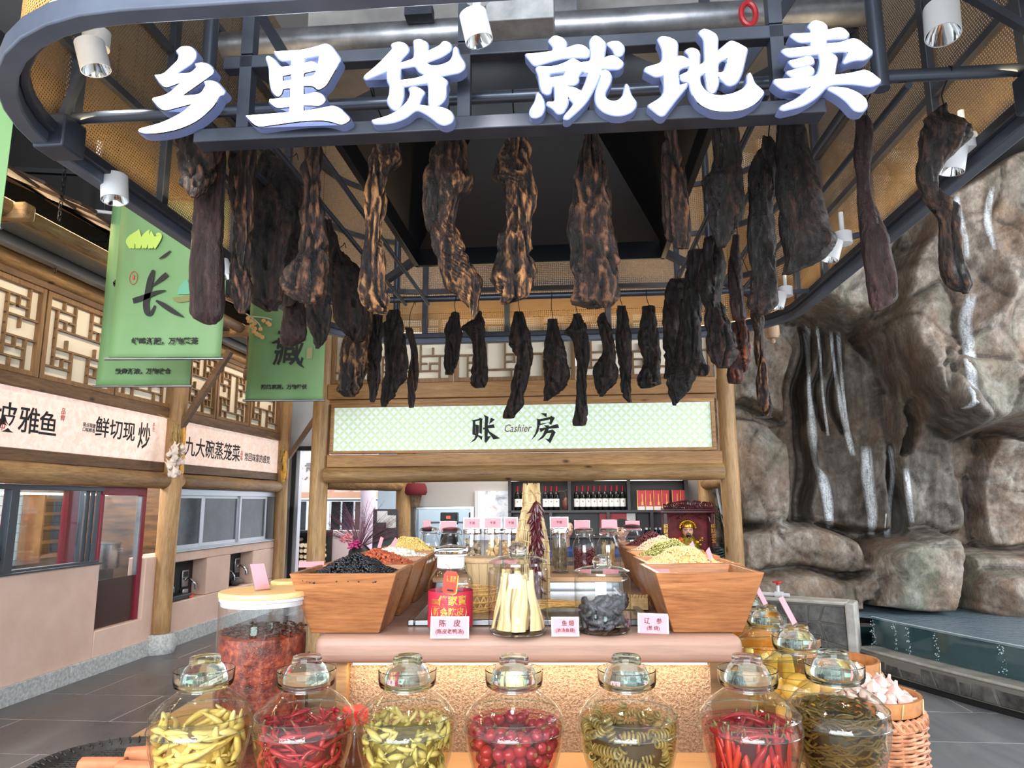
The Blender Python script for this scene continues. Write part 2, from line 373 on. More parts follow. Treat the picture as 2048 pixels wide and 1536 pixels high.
# lit signboards
t = NT('backlit_paper'); co = t.coord(); g = t.noise(co, 14, 5, .6, .8)
c = t.ramp(g, [(.35, srgb(238, 208, 192)), (.6, srgb(250, 232, 222))]); t.set(base=t.mix(.25, c, srgb(226, 186, 170)), rough=.7, emit=t.mix(.25, c, srgb(236, 196, 180)), estr=.30); t.bump(g, .25, .01); M_paper = t.mat
def signboard(y0, y1, label, words):
    s = thing('signboard', label, 'signboard', B.W(UW+.005, y0, 2.065), B.rz)
    MB().box(-.03, 0, 0, y1-y0, 0, .5).build('panel', M_paper, s)
    for w in words: text(w[0], w[3], w[4] if len(w) > 4 else M_ink, 'lettering', s, (.0015, w[1]-y0, w[2]), RXZ, .011, sx=w[5] if len(w) > 5 else 1.0)
    return s
def LV(px, py): q = B.onr(px, py, UW+.005); return q.y, q.z-2.065
def W_(s, px, py, size, m=None, sx=1.0): v, z = LV(px, py); return (s, v, z, size, m or M_ink, sx)
signboard(1.6, 7.66, 'long glowing paper signboard with brush lettering about fish over the glazed kitchen', [W_('坡', 8, 838, .26), W_('雅', 58, 845, .24), W_('鱼', 96, 852, .23), W_('鲜切现', 232, 862, .21), W_('炒', 288, 876, .30, None, .75), W_('沸腾', -60, 825, .24), W_('品\n鲜', 126, 830, .06, M_redink), W_('印', 3, 852, .08, M_redink), W_('手\n艺', 307, 855, .05, M_redink), W_('现点现做\n口味鲜香', 178, 856, .045)])
signboard(7.9, 10.58, 'shorter glowing paper signboard with brush lettering over the sliding kitchen windows', [W_('九大碗蒸笼菜', 429, 903, .245, None, .95), W_('常回味家的感觉', 515, 918, .125, None, .95), W_('品\n味', 483, 912, .07, M_redink)])
# kitchen glazing, first bay
wn = thing('window_10', rz=B.rz, kind='structure')
MB().box(UW-.09, UW-.02, 1.5, 6.62, 1.03, 1.065).box(UW-.09, UW-.02, 1.5, 6.62, 1.725, 1.77).build('window_frame', M_alu, wn, bevel=.003)
for y in (1.9, 3.6, 5.46): MB().box(UW-.09, UW-.02, y, y+.09, 1.06, 1.73).build('mullion', M_alu, wn, bevel=.003)
mb = MB()
for k in range(4): mb.box(UW-.09+.015*k, UW-.08+.015*k, 6.36+.055*k, 6.42+.055*k, 1.06, 1.73)
mb.build('sliding_rail', M_alu, wn, bevel=.003)
MB().box(UW-.056, UW-.05, 5.55, 6.4, 1.06, 1.73).build('pane', M_window, wn); MB().box(UW-.056, UW-.05, 3.7, 5.46, 1.06, 1.73).build('pane', M_window, wn)
MB().box(UW-.1, UW+.02, 1.5, 6.63, 1.028, 1.045).build('window_sill', M_alu, wn, bevel=.003)
wn2 = thing('window_11', rz=B.rz, kind='structure')
M_dglass = mat('dark_reflecting_glass', srgb(34, 38, 46), .12, .0, col2=srgb(72, 78, 90), scale=2.2, spec=.35)
MB().box(UW-.1, UW-.01, 7.84, 10.6, 1.05, 1.075).box(UW-.1, UW-.01, 7.84, 10.6, 1.70, 1.775).build('window_frame', M_aluL, wn2, bevel=.003)
for y0, y1, d in ((7.86, 8.52, .03), (8.56, 9.52, .055), (9.5, 10.36, .03)):
    MB().box(UW-d-.03, UW-d, y0, y0+.045, 1.07, 1.71).box(UW-d-.03, UW-d, y1-.045, y1, 1.07, 1.71).box(UW-d-.03, UW-d, y0+.045, y1-.045, 1.07, 1.12).box(UW-d-.03, UW-d, y0+.045, y1-.045, 1.665, 1.71).build('sash', M_aluL, wn2, bevel=.003)
    MB().box(UW-d-.02, UW-d-.012, y0+.045, y1-.045, 1.12, 1.665).build('pane', M_dglass, wn2)
MB().box(UW-.5, UW-.1, 10.36, 10.6, 1.07, 1.72).build('jamb', M_alu, wn2); MB().box(UW-.05, UW+.03, 7.84, 10.6, 1.045, 1.062).build('window_sill', M_aluL, wn2, bevel=.003)
# dark red glazed door in the recess and the red frame behind the glass
M_red = mat('dark_red_paint', srgb(120, 22, 44), .35); M_brown = mat('smoked_panel', srgb(70, 50, 44), .25)
dr = thing('door_1', rz=B.rz, kind='structure')
MB().box(UW-.10, UW-.04, 6.62, 7.35, 1.69, 1.79).box(UW-.10, UW-.04, 7.28, 7.35, .40, 1.69).box(UW-.10, UW-.04, 6.62, 6.66, .40, 1.69).build('door_frame', M_red, dr, bevel=.004)
MB().box(UW-.08, UW-.065, 6.66, 7.28, .40, .86).build('lower_panel', M_brown, dr); MB().box(UW-.08, UW-.074, 6.66, 7.28, .86, 1.69).build('pane', M_window, dr)
MB().box(UW-.09, UW-.045, 7.265, 7.28, .86, 1.68).build('edge_strip', M_steel, dr)
dr2 = thing('door_2', rz=B.rz, kind='structure')
MB().box(UW-.75, UW-.68, 6.22, 6.34, .2, 1.74).box(UW-.75, UW-.68, 7.0, 7.18, .2, 1.74).box(UW-.75, UW-.68, 6.22, 7.18, 1.74, 1.84).build('door_frame', M_red, dr2, bevel=.004)
MB().box(UW-.72, UW-.714, 6.34, 7.0, .3, 1.74).build('pane', M_window, dr2)
# kitchen interior
kb = thing('wall_kitchen', rz=B.rz, kind='structure')
M_shelfw0 = mat('kitchen_plank', srgb(120, 84, 50), .5, col2=srgb(60, 42, 30), scale=3, stretch=(1, 1, 6)); M_ktile = mat('kitchen_wall_tile', srgb(196, 208, 212), .25)
MB().box(UW-2.6, UW-2.55, 3.0, 11, 0, 3.2).build('back_wall', mat('tile_grout', srgb(110, 118, 122), .8), kb)
src = None
for i in range(22):
    for j in range(9):
        yy, zz = 7.3 + i*.16, .9 + j*.115
        if src is None: src = MB().box(0, .02, 0, .152, 0, .108).build('tile', M_ktile, kb, loc=(UW-2.555, yy, zz))
        else: inst(src, 'tile', kb, (UW-2.555, yy, zz))
MB().box(UW-2.6, UW, 2.0, 2.05, 0, 3.2).box(UW-2.6, UW-.3, 10.9, 11, 0, 3.2).box(UW-2.6, UW-.1, 2, 11, 2.7, 2.75).build('side_wall', M_dark, kb)
MB().box(UW-1.2, UW-.12, 7.9, 8.0, .0, 2.6).build('partition', M_shelfw0, kb)
tag(MB().box(0, .6, 0, 3.2, .0, .86).box(0, .6, 0, 3.2, .86, .9).build('kitchen_worktop', M_steel, None, B.W(UW-2.5, 6.2, 0), (0, 0, B.rz), bevel=.01), 'long stainless steel worktop against the tiled kitchen wall', 'worktop')
def lamp(name, typ, loc, power, col, size=.1, target=None, sy=None, spot=None):
    l = bpy.data.lights.new(name, typ); l.energy = power; l.color = col
    if typ == 'AREA': l.size = size; l.shape = 'RECTANGLE'; l.size_y = sy or size
    else: l.shadow_soft_size = size
    if spot: l.spot_size = spot; l.spot_blend = .6
    o = bpy.data.objects.new(name, l); COL.objects.link(o); o.location = loc
    if target is not None: o.rotation_euler = (Vector(target)-Vector(loc)).to_track_quat('-Z', 'Y').to_euler()
    return o
lamp('kitchen_light', 'AREA', B.W(UW-1.4, 6.6, 2.6), 170, (1, .96, .9), 1.2, B.W(UW-1.4, 6.6, 0), 2.5)
M_ledwarm = emis('warm_led', (1, .72, .36), 7.0)
tag(MB().box(-.02, .02, 0, 2.2, 0, .02).build('kitchen_led_strip', M_ledwarm, None, B.W(UW-.9, 6.3, 1.70), (0, 0, B.rz)), 'warm glowing strip light behind the kitchen glass', 'light strip')
M_shelfw = mat('kitchen_shelf_wood', srgb(150, 104, 62), .5, col2=srgb(110, 72, 40), scale=6)
sh = thing('kitchen_shelf', 'brown wooden shelf unit behind the red glazed door', 'shelf', B.W(UW-2.5, 8.6, .9), B.rz)
for k in range(5): MB().box(0, .3, 0, 1.6, .02+.18*k, .06+.18*k).build('shelf_board', M_shelfw, sh)
MB().box(0, .3, -.03, 0, 0, .85).box(0, .3, 1.6, 1.63, 0, .85).build('side_panel', M_shelfw, sh)
for i, (du, v, r, h) in enumerate(((-.62, 7.55, .16, .26), (-1.75, 7.1, .12, .2), (-2.1, 6.7, .10, .3))):
    p = thing('stock_pot', ['big polished steel stock pot behind the red door glass', 'medium steel pot deeper in the kitchen behind the glass', 'tall steel pot at the tiled kitchen wall'][i], 'pot', B.W(UW+du, v, .9))
    MB().lathe([(r*.97, 0), (r, .01), (r, h), (r*1.05, h+.005), (r*1.05, h+.015), (r*.3, h+.03), (.02, h+.035)], 24).build('pot_body', M_steel, p); MB().tube([(r, 0, h*.7), (r+.05, 0, h*.7), (r+.05, 0, h*.8), (r, 0, h*.8)], .008).build('handle', M_steel, p)
tag(MB().box(-.6, .25, -.3, .35, 0, .9).build('steel_counter', M_steel, None, B.W(UW-.9, 7.45, 0), (0, 0, B.rz), bevel=.01), 'steel counter under the big stock pot', 'counter')
hood = thing('kitchen_tap', 'curved steel tap over the kitchen sink behind glass', 'tap', B.W(UW-2.0, 7.6, .9))
MB().tube(spline([(0,0,0),(0,0,.3),(.05,0,.38),(.14,0,.38),(.17,0,.3)], 5), .012).build('spout', M_chrome, hood)
j = thing('brown_jar', 'small dark glazed round jar on the kitchen sill', 'jar', B.W(UW-.16, 5.42, 1.065))
MB().lathe([(.06, 0), (.10, .04), (.115, .10), (.09, .16), (.05, .19), (.055, .205), (.05, .21)], 24).build('jar_body', mat('brown_glaze', srgb(54, 34, 22), .15), j); MB().tube([(.05, -.09, .12), (.05, -.125, .14), (.05, -.12, .17), (.05, -.08, .165)], .01).build('handle', mat('brown_glaze', srgb(54, 34, 22), .15), j)
# tap panels in the niches
for i, (v, z, lab) in enumerate(((7.98, .62, 'stove control plate with a chrome lever beside the log column'), (8.46, .60, 'square steel control plate with a chrome lever in the wider niche'), (9.46, .60, 'black handled gas valve in the narrower niche'), (9.80, .64, 'square steel control plate with lever in the narrower niche'))):
    p = thing('valve_plate', lab, 'valve', B.W(UW-.183, v, z), B.rz)
    MB().box(0, .02, -.07, .07, 0, .2).build('plate', M_steel if i != 2 else M_black, p, bevel=.005)
    MB().box(.018, .024, -.045, .045, .12, .18).build('screen', M_black, p)
    MB().tube(spline([(.02, 0, .08), (.07, 0, .10), (.13, .02, .04), (.14, .03, -.03)], 4), .012).build('lever', M_chrome, p)
    if i in (1, 3): tag(MB().box(0, .05, -.06, .06, 0, .1).build('steel_box', M_steel, None, B.W(UW-.18, v-.03, .482), (0,0,B.rz), bevel=.008), 'small steel box below the %s control plate' % ('wider niche' if i == 1 else 'narrower niche'), 'box')
tag(MB().sphere((0,0,.05), .08, 12, 8, sc=(1, 1.4, .62)).build('cloth_bundle', mat('grey_cloth', srgb(96, 92, 90), .9, col2=srgb(60, 58, 58), scale=20), None, B.W(UW-.10, 9.66, .482)), 'crumpled grey cloth bundle in the narrower niche', 'cloth')
tag(MB().box(-.03, .03, -.12, .12, 0, .03).build('gas_lighter', mat('red_plastic', srgb(214, 62, 44), .4), None, B.W(UW-.08, 8.45, .482), (0,0,B.rz+.4), bevel=.008), 'small red lighter lying in the wider niche', 'lighter')
tag(MB().box(-.07, .07, -.25, .25, 0, .06).build('black_burner', M_black, None, B.W(UW-.10, 8.15, .482), (0,0,B.rz), bevel=.01), 'low black burner box in the wider niche', 'burner')
# eaves: crossbeams, lit log, gutter, slate edge, carved drops
ev = thing('trim_1', rz=B.rz, kind='structure')
log('eave_log', M_log_y, (-3.92, 1.8, 3.65), (-3.92, 10.9, 3.65), .06, ev)
tag(MB().box(-.02, .02, 0, 6.2, 0, .014).build('eave_led_strip', emis('eave_led', (1, .74, .42), 9), None, B.W(-4.03, 1.8, 3.75), (0, 0, B.rz)), 'first warm strip light glowing on the lit eave log', 'light strip')
tag(MB().box(-.02, .02, 0, 2.8, 0, .014).build('eave_led_strip', emis('eave_led', (1, .74, .42), 9), None, B.W(-4.03, 8.0, 3.75), (0, 0, B.rz)), 'far warm strip light glowing beyond the green banners', 'light strip')
for v in (4.33, 7.8, 10.7): MB().box(UW-.2, -3.78, v-.055, v+.055, 3.57, 3.69).build('crossbeam', M_log_x, ev, bevel=.02)
MB().box(-4.2, -4.05, 1.5, 10.9, 3.62, 3.74).build('gutter', mat('dark_blue_steel', srgb(44, 52, 60), .4), ev); MB().box(-4.32, -4.24, 1.5, 10.9, 3.55, 3.63).build('gutter_lip', M_alu, ev)
sl = mat('brown_slate', srgb(62, 44, 36), .7, col2=srgb(88, 62, 48), scale=7, bump=.3)
src = None
for i in range(52):
    v = 1.6 + i*.18; k = R.uniform(-.02, .02)
    M = Matrix.Translation((-3.80, v, 3.87)) @ Matrix.Rotation(.5, 4, 'Y')
    if src is None: src = MB().prism([(-.5, -.012), (.12, -.012), (.135, 0), (.12, .012), (-.5, .012)], 0, .176).build('slate', sl, ev, loc=(-3.80, v, 3.87+k), rot=(R.uniform(-.06, .06), .42, 0))
    else: inst(src, 'slate', ev, (-3.80 + k, v, 3.87+k), (R.uniform(-.08, .08), .42, 0))
rf = MB().add([(-3.95, 1.5, 3.88), (-3.95, 11, 3.88), (-5.4, 11, 4.9), (-5.4, 1.5, 4.9)], [(0,1,2,3)]).box(UW-.25, UW-.2, 1.5, 11, 3.5, 5.6).build('roof_deck', M_dark, ev)
lamp('eave_wash', 'AREA', B.W(-4.0, 4.6, 3.86), 26, (1, .76, .45), 5.0, B.W(-3.9, 4.6, 3.6), .06); lamp('eave_wash', 'AREA', B.W(-4.0, 9.4, 3.86), 13, (1, .76, .45), 2.6, B.W(-3.9, 9.4, 3.6), .06)
lamp('stall_wash', 'AREA', B.W(-4.1, 5.0, 3.52), 14, (1, .8, .55), 6, B.W(-4.6, 5.0, 2.9), .06); lamp('stall_wash', 'AREA', B.W(-4.1, 9.3, 3.52), 7, (1, .8, .55), 2.6, B.W(-4.6, 9.3, 2.9), .06)
for v in (4.16, 8.05, 10.95):
    p = thing('carved_drop', {4.16: 'carved wooden drop finial nearest under the eaves', 8.05: 'carved wooden drop finial under the eaves beside the long green banner', 10.95: 'carved wooden drop finial by the far end post'}[v], 'finial', B.W(-3.92, v, 3.02), B.rz)
    MB().lathe([(.0, 0), (.025, .01), (.02, .04), (.055, .06), (.075, .10), (.075, .17), (.05, .19), (.06, .21), (.05, .23), (.05, .6)], 12, wob=lambda a, z: .08*math.cos(a*6) if .08 < z < .18 else 0).build('turned_post', M_plank_y, p)
# chains, emergency lamp, struts in the dark ceiling zone
M_iron = mat('black_iron', srgb(40, 40, 42), .5, .6)
for (px, py0, py1, lab) in ((125, 378, 440, 'black chain hanging in front of the slate eaves'), (117, 478, 545, 'black chain hanging over the lattice windows')):
    a = B.onr(px, py0, -3.75 if px > 120 else -4.3); b_ = B.onr(px, py1, -3.75 if px > 120 else -4.3); ch = thing('chain', lab, 'chain', B.W(a.x, a.y, 0), B.rz); z = 5.6; i = 0
    mb = MB()
    while z > b_.z:
        c = [(.012*math.cos(q), 0, z - .02 + .024*math.sin(q)) if i % 2 else (0, .012*math.cos(q), z - .02 + .024*math.sin(q)) for q in [k*math.pi/4 for k in range(9)]]
        mb.tube(c, .004, 5, caps=False); z -= .038; i += 1
    mb.build('links', M_iron, ch)
p = PY(207, 435, 5.6); el = thing('emergency_lamp', 'flat white rectangular lamp under the dark ceiling beside the banner', 'lamp', p, .35)
MB().box(-.16, .16, -.1, .1, 0, .03).build('lamp_body', M_white, el, bevel=.01); MB().cyl((0,0,.03), (0,0,5.6-p.z), .01).build('rod', M_black, el)
for i, (x0, y0, z) in enumerate(((-4.6, 5.4, 4.35), (-4.4, 6.6, 4.2))):
    tag(MB().bar((x0, y0, z), (x0+2.6, y0+.3, z), .04).bar((x0+.4, y0+.04, z), (x0+.4, y0+.04, 5.6), .05).build('ceiling_strut', M_black, None), ['thin black ceiling strut nearer the eaves', 'thin black ceiling strut farther over the banners'][i], 'strut')
# white end wall, dark door frame, the far stall beyond
DV = 11.3
def DU(px): return B.onf(px, 950, DV).x
dt = B.onf(600, 893, DV).z
wb = thing('wall_back', rz=B.rz, kind='structure'); M_wwall = mat('white_wall_paint', srgb(208, 210, 216), .8)
MB().box(-5.4, DU(585), DV, DV+.1, 0, 4.8).box(DU(585), DU(786), DV, DV+.1, dt, 4.8).box(DU(786), DU(800), DV, DV+.1, 0, dt).build('white_wall', M_wwall, wb)
d3 = thing('door_3', rz=B.rz, kind='structure')
MB().box(DU(585), DU(592.5), DV-.05, DV+.12, 0, dt).box(DU(592.5), DU(786), DV-.05, DV+.12, dt-.07, dt).box(DU(779), DU(786), DV-.05, DV+.12, 0, dt).build('door_frame', M_black, d3)
MB().box(DU(592.5), DU(600), DV-.03, DV+.1, 0, dt-.07).build('sash', M_aluL, d3)
# ---- the far stall seen through that door
FV = 15.0
fs = thing('wall_far', rz=B.rz, kind='structure')
def FP(px, py): return B.onf(px, py, FV)
def fbox(name, m, x0, y0, x1, y1, d0=0, d1=.1, **kw):
    a, b = FP(x0, y1), FP(x1, y0); return MB().box(a.x, b.x, FV+d0, FV+d1, a.z, b.z).build(name, m, fs, **kw)
M_farpink = mat('pale_pink_render', srgb(232, 206, 204), .8)
fbox('lower_wall', M_farpink, 540, 1062, 900, 1300, 0, .2); fbox('upper_wall', mat('pale_board', srgb(246, 238, 236), .7), 540, 700, 900, 986, .05, .2)
fbox('beam', mat('orange_beam', srgb(232, 180, 150), .6), 540, 983, 900, 997, -.1, .1)
for a, b in ((664, 668), (702, 706), (731, 736)): fbox('muntin', mat('orange_beam', srgb(232, 180, 150), .6), a, 960, b, 985, -.05, .08)
fbox('window_frame', M_aluL, 540, 997, 900, 1003, -.02, .1)
for a, b, m in ((598, 612, M_dglass), (682, 706, M_dglass), (708, 731, mat('brown_glass', srgb(110, 96, 90), .2)), (660, 681, M_dark), (767, 778, M_dglass)):
    fbox('pane', m, a, 1003, b, 1060, .02, .05); fbox('sash', M_aluL, a-2, 1003, a, 1060, -.02, .06)
a = FP(750, 1000); MB().cyl((a.x, FV-.5, 0), (a.x, FV-.5, 4.5), .16, n=20).build('round_column', mat('lilac_render', srgb(188, 172, 186), .8), fs)
text('大熏', .42, mat('grey_lettering', srgb(150, 140, 140), .8), 'lettering', fs, (FP(606, 945).x, FV+.04, FP(606, 945).z), RX, .01)
fwp = thing('firewood_shelf', 'dark rack of cut firewood by the far doorway', 'firewood rack', B.W(FP(600, 1100).x-.5, FV-.6, 0), B.rz)
MB().box(-.1, 1.3, 0, .35, 0, .35).box(-.1, 1.3, 0, .35, 1.0, 1.04).box(-.1, 1.3, .3, .35, 0, 1.04).build('rack', M_dark, fwp)
lm = MB().cyl((0,0,0), (0,-.28,0), .045, n=10).build('cut_log', mat('cut_end_wood', srgb(224, 202, 168), .7), fwp, loc=(0, .27, .4))
for i in range(60):
    inst(lm, 'cut_log', fwp, (-.04 + (i % 13)*.1 + R.uniform(-.01, .01), .27, .40 + (i//13)*.115 + R.uniform(-.012, .012)), (0, R.uniform(0, 6), 0), R.uniform(.8, 1.05))
lamp('far_daylight', 'AREA', B.W(-2.6, 13.4, 4.4), 260, (1, .98, .97), 3, B.W(-2.6, 14.8, 1.2), 1.2)
# ================================================================ THE CASHIER'S STALL (frame B, front at v = 7.3)
CV = 7.3
cs = thing('wall_cashier', rz=B.rz, kind='structure')
log('log_post', M_log_z, (-2.735, CV+.02, 0), (-2.70, CV+.02, 4.3), .098, cs, n=24, taper=-.05)
log('log_post', M_log_z, (1.565, CV+.02, 0), (1.55, CV+.02, 4.3), .092, cs, n=24, taper=-.04)
log('log_post', M_log_z, (-2.21, 9.0, 0), (-2.21, 9.0, 3.5), .095, cs, n=20); log('log_post', M_log_z, (1.62, 9.0, 0), (1.62, 9.0, 3.5), .10, cs, n=20); log('log_post', M_log_z, (1.92, 9.1, 0), (1.92, 9.1, 3.5), .09, cs, n=20)
log('log_beam', M_log_x, (-2.64, CV-.03, 1.888), (1.475, CV-.03, 1.905), .084, cs, n=24)
MB().box(-2.62, 1.48, CV-.06, CV+.04, 1.975, 2.105).build('lower_plank', M_plank_x, cs, bevel=.006)
MB().box(-2.64, 1.45, CV-.06, CV+.04, 2.70, 2.865).build('upper_plank', M_plank_x, cs, bevel=.006)
MB().box(-2.64, 1.45, CV-.03, CV+.04, 2.645, 2.695).build('upper_batten', M_plank_x, cs, bevel=.004)
MB().box(-2.64, 1.45, CV-.06, CV+.04, 3.62, 3.8).build('top_plank', M_plank_x, cs, bevel=.006)
ed = [-2.63, -1.28, .03, 1.44]
for i in range(3): lattice_window('window_%d' % (i+12), cs, ed[i+1]-ed[i]-.012, .75, (ed[i]+.006, CV, 2.87), (0, 0, 0), 3, 2, i % 2)
log('side_log', M_log_y, (-2.70, CV+.1, 1.82), (-2.25, 9.0, 1.82), .075, cs); log('side_log', M_log_y, (1.56, CV+.1, 1.82), (1.62, 9.0, 1.82), .075, cs)
# cashier signboard
t = NT('coin_pattern_paper'); co = t.coord((1, 1, 1)); sx = t.n('ShaderNodeSeparateXYZ', ins={0: co})
P_ = .098
def fr_(x, o): return t.math('SUBTRACT', t.math('FRACT', t.math('ADD', t.math('DIVIDE', x, P_), o)), .5)
a_, b_ = t.math('ADD', sx.outputs[0], sx.outputs[2]), t.math('SUBTRACT', sx.outputs[0], sx.outputs[2])
X0, Z0 = fr_(sx.outputs[0], .0), fr_(sx.outputs[2], .0)
def circ(ox, oz):
    dx, dz = t.math('ADD', X0, ox), t.math('ADD', Z0, oz); return t.math('LESS_THAN', t.math('SQRT', t.math('ADD', t.math('MULTIPLY', dx, dx), t.math('MULTIPLY', dz, dz))), .5)
s4 = t.math('ADD', t.math('ADD', circ(.5, 0), circ(-.5, 0)), t.math('ADD', circ(0, .5), circ(0, -.5)))
pet = t.math('GREATER_THAN', s4, 1.5)
c = t.mix(pet, srgb(216, 232, 236), srgb(196, 214, 176)); t.set(base=c, rough=.7, emit=c, estr=.30); M_coin = t.mat
sg = thing('cashier_signboard', 'pale blue glowing cashier signboard with interlocking coin pattern and framed in wood', 'signboard', B.W(-2.6, CV-.03, 2.115), B.rz)
MB().box(0, 4.03, -.02, .06, 0, .03).box(0, 4.03, -.02, .06, .495, .53).box(0, .035, -.02, .06, .03, .495).box(3.99, 4.03, -.02, .06, .03, .495).build('frame', M_plank_x, sg, bevel=.004)
MB().box(.035, 3.99, .0, .03, .03, .495).build('panel', M_coin, sg)
def SP(px, py): q = B.onf(px, py, CV-.035); return (q.x+2.6, q.z-2.115)
def flatpoly(polys, name, m, parent, fn, rot=RX, loc0=None, ext=.0012, smooth=0):
    mb = MB()
    for poly in polys:
        P = [fn(*p) for p in poly]
        mb.prism(P, -ext, ext)
    return mb.build(name, m, parent, loc=loc0, fix=True)
def z9(pts, x0, y0, k): return [(x0+a/k, y0+b/k) for a, b in pts]
k = 10.24
zhang = [[(135,400),(165,410),(290,385),(300,358),(370,390),(352,410),(345,700),(290,670),(298,415),(210,440),(222,725),(150,705),(160,440)],
 [(215,500),(285,515),(282,650),(268,715),(355,745),(345,820),(265,745),(215,820),(105,880),(190,790),(225,690)],
 [(380,298),(480,345),(465,520),(590,495),(610,570),(470,575),(500,640),(718,785),(580,808),(540,745),(470,660),(460,745),(530,740),(430,880),(400,850),(400,600),(375,610),(365,570),(402,560),(408,360)],
 [(530,360),(612,400),(490,500)]]
fang = [[(1548,272),(1675,270),(1670,355)],
 [(1463,378),(1515,395),(1745,345),(1758,320),(1840,362),(1765,510),(1705,465),(1530,520),(1500,650),(1440,740),(1350,830),(1430,700),(1475,560),(1480,420)],
 [(1620,515),(1720,520),(1715,545),(1895,490),(1930,570),(1715,590),(1700,630),(1790,600),(1858,660),(1745,885),(1640,790),(1715,800),(1770,670),(1680,680),(1600,780),(1480,840),(1590,720),(1640,600),(1550,660),(1520,580),(1660,560)]]
def strip_hole(poly): return poly
flatpoly([z9(p, 930, 800, k) for p in zhang], 'lettering', M_ink, sg, SP, loc0=(0, -.003, 0))
flatpoly([z9(p, 930, 800, k) for p in fang], 'lettering', M_ink, sg, SP, loc0=(0, -.003, 0))
MB().prism([SP(*p) for p in z9([(1545,440),(1740,400),(1738,455),(1548,485)], 930, 800, k)], -.0005, .0005).build('lettering_gap', M_coin, sg, loc=(0, -.005, 0))
qa = SP(1034, 857); text('Cashier', .115, mat('maroon_ink', srgb(104, 44, 52), .7), 'lettering', sg, (qa[0], -.003, qa[1]), RX, -.004, .3, sx=.80)
# back wall of the stall with pass-through and poster
BV = 9.25
def BU(px, py): q = B.onf(px, py, BV); return q
bw = thing('wall_cashier_back', rz=B.rz, kind='structure'); M_gwall = mat('grey_wall_paint', srgb(176, 172, 172), .85)
o0, o1 = BU(831, 1018), BU(944, 1110)
MB().box(BU(800, 1000).x, o0.x, BV, BV+.1, 0, 3.4).box(o0.x, o1.x, BV, BV+.1, o0.z, 3.4).box(o0.x, o1.x, BV, BV+.1, 0, .95).box(o1.x, 2.3, BV, BV+.1, 0, 3.4).build('grey_wall', M_gwall, bw)
MB().box(o0.x-.03, o0.x+.02, BV-.04, BV+.12, .95, o0.z+.03).box(o0.x, o1.x, BV-.04, BV+.12, o0.z-.01, o0.z+.03).box(o1.x-.02, o1.x+.03, BV-.04, BV+.12, .95, o0.z+.03).box(o0.x, o1.x, BV-.06, BV+.14, .93, .96).build('steel_surround', M_steel, bw, bevel=.004)
MB().box(-3.0, .5, BV+1.3, BV+1.34, 0, 3).build('room_behind', mat('pale_blue_wall', srgb(196, 214, 228), .6), bw); lamp('room_behind_light', 'AREA', B.W(-1.7, BV+.7, 2.6), 30, (.92, .97, 1), 1, B.W(-1.7, BV+.9, 0), .6)
MB().cyl((BU(828, 980).x, BV-.02, 1.5), (BU(828, 980).x, BV-.02, 3.3), .02).build('wall_pipe', M_aluL, bw)
tank = None
for i, px in enumerate((884, 944)):
    q = BU(px, 1060); p = thing('filter_tank', ['black water filter tank nearer the log post', 'black water filter tank nearer the poster'][i], 'tank', B.W(q.x, BV+.55, 0), B.rz)
    MB().lathe([(.12, 0), (.125, .03), (.125, 1.12), (.09, 1.25), (.04, 1.30)], 20).build('vessel', M_black, p)
    MB().box(-.115, .115, -.09, .09, 1.30, 1.47).build('control_head', M_black, p, bevel=.015); MB().box(-.03, .03, -.096, -.09, 1.38, 1.42).build('red_display', emis('red_display', (1, .1, .05), 1.2), p)
    if i == 0: MB().tube(spline([(-.35,0,1.0),(-.35,0,1.28),(-.28,0,1.33),(.5,0,1.33)], 4), .016).build('pipe', M_steel, p)
po = thing('wall_poster', 'blurred blue and white printed poster on a pale board beside the wine shelf', 'poster', B.W(BU(950, 980).x, BV-.03, 1.0), B.rz)
a, b = BU(949, 1080), BU(1021, 982); w_ = b.x-a.x
MB().box(0, w_, 0, .03, a.z-1, b.z-1).build('board', M_white, po)
t = NT('poster_print'); co = t.coord(); g = t.noise(co, 5, 5, .6, .5); t.set(base=t.ramp(g, [(.3, srgb(40, 48, 84)), (.48, srgb(206, 210, 226)), (.6, srgb(232, 232, 238)), (.75, srgb(150, 110, 120))]), rough=.2)
MB().box(.045, w_, -.003, 0, a.z-1, b.z-1).build('print', t.mat, po)
q = BU(835, 993); mp = thing('hat_basket', 'small wicker pot with dark red cloth top hanging beside the back log post', 'pot', B.W(q.x, BV-.2, 1.55), B.rz)
MB().lathe([(.07, 0), (.105, .16)], 16).build('pot_body', mat('wicker_dull', srgb(128, 104, 84), .8, col2=srgb(90, 70, 54), scale=40), mp); MB().lathe([(.15, .15), (.17, .18), (.165, .25), (.14, .30), (.02, .30)], 16).build('cloth_top', mat('maroon_cloth', srgb(110, 30, 42), .9), mp)
MB().cyl((0, 0, .3), (0, 0, 2.2), .006).build('hanging_cord', M_black, mp)
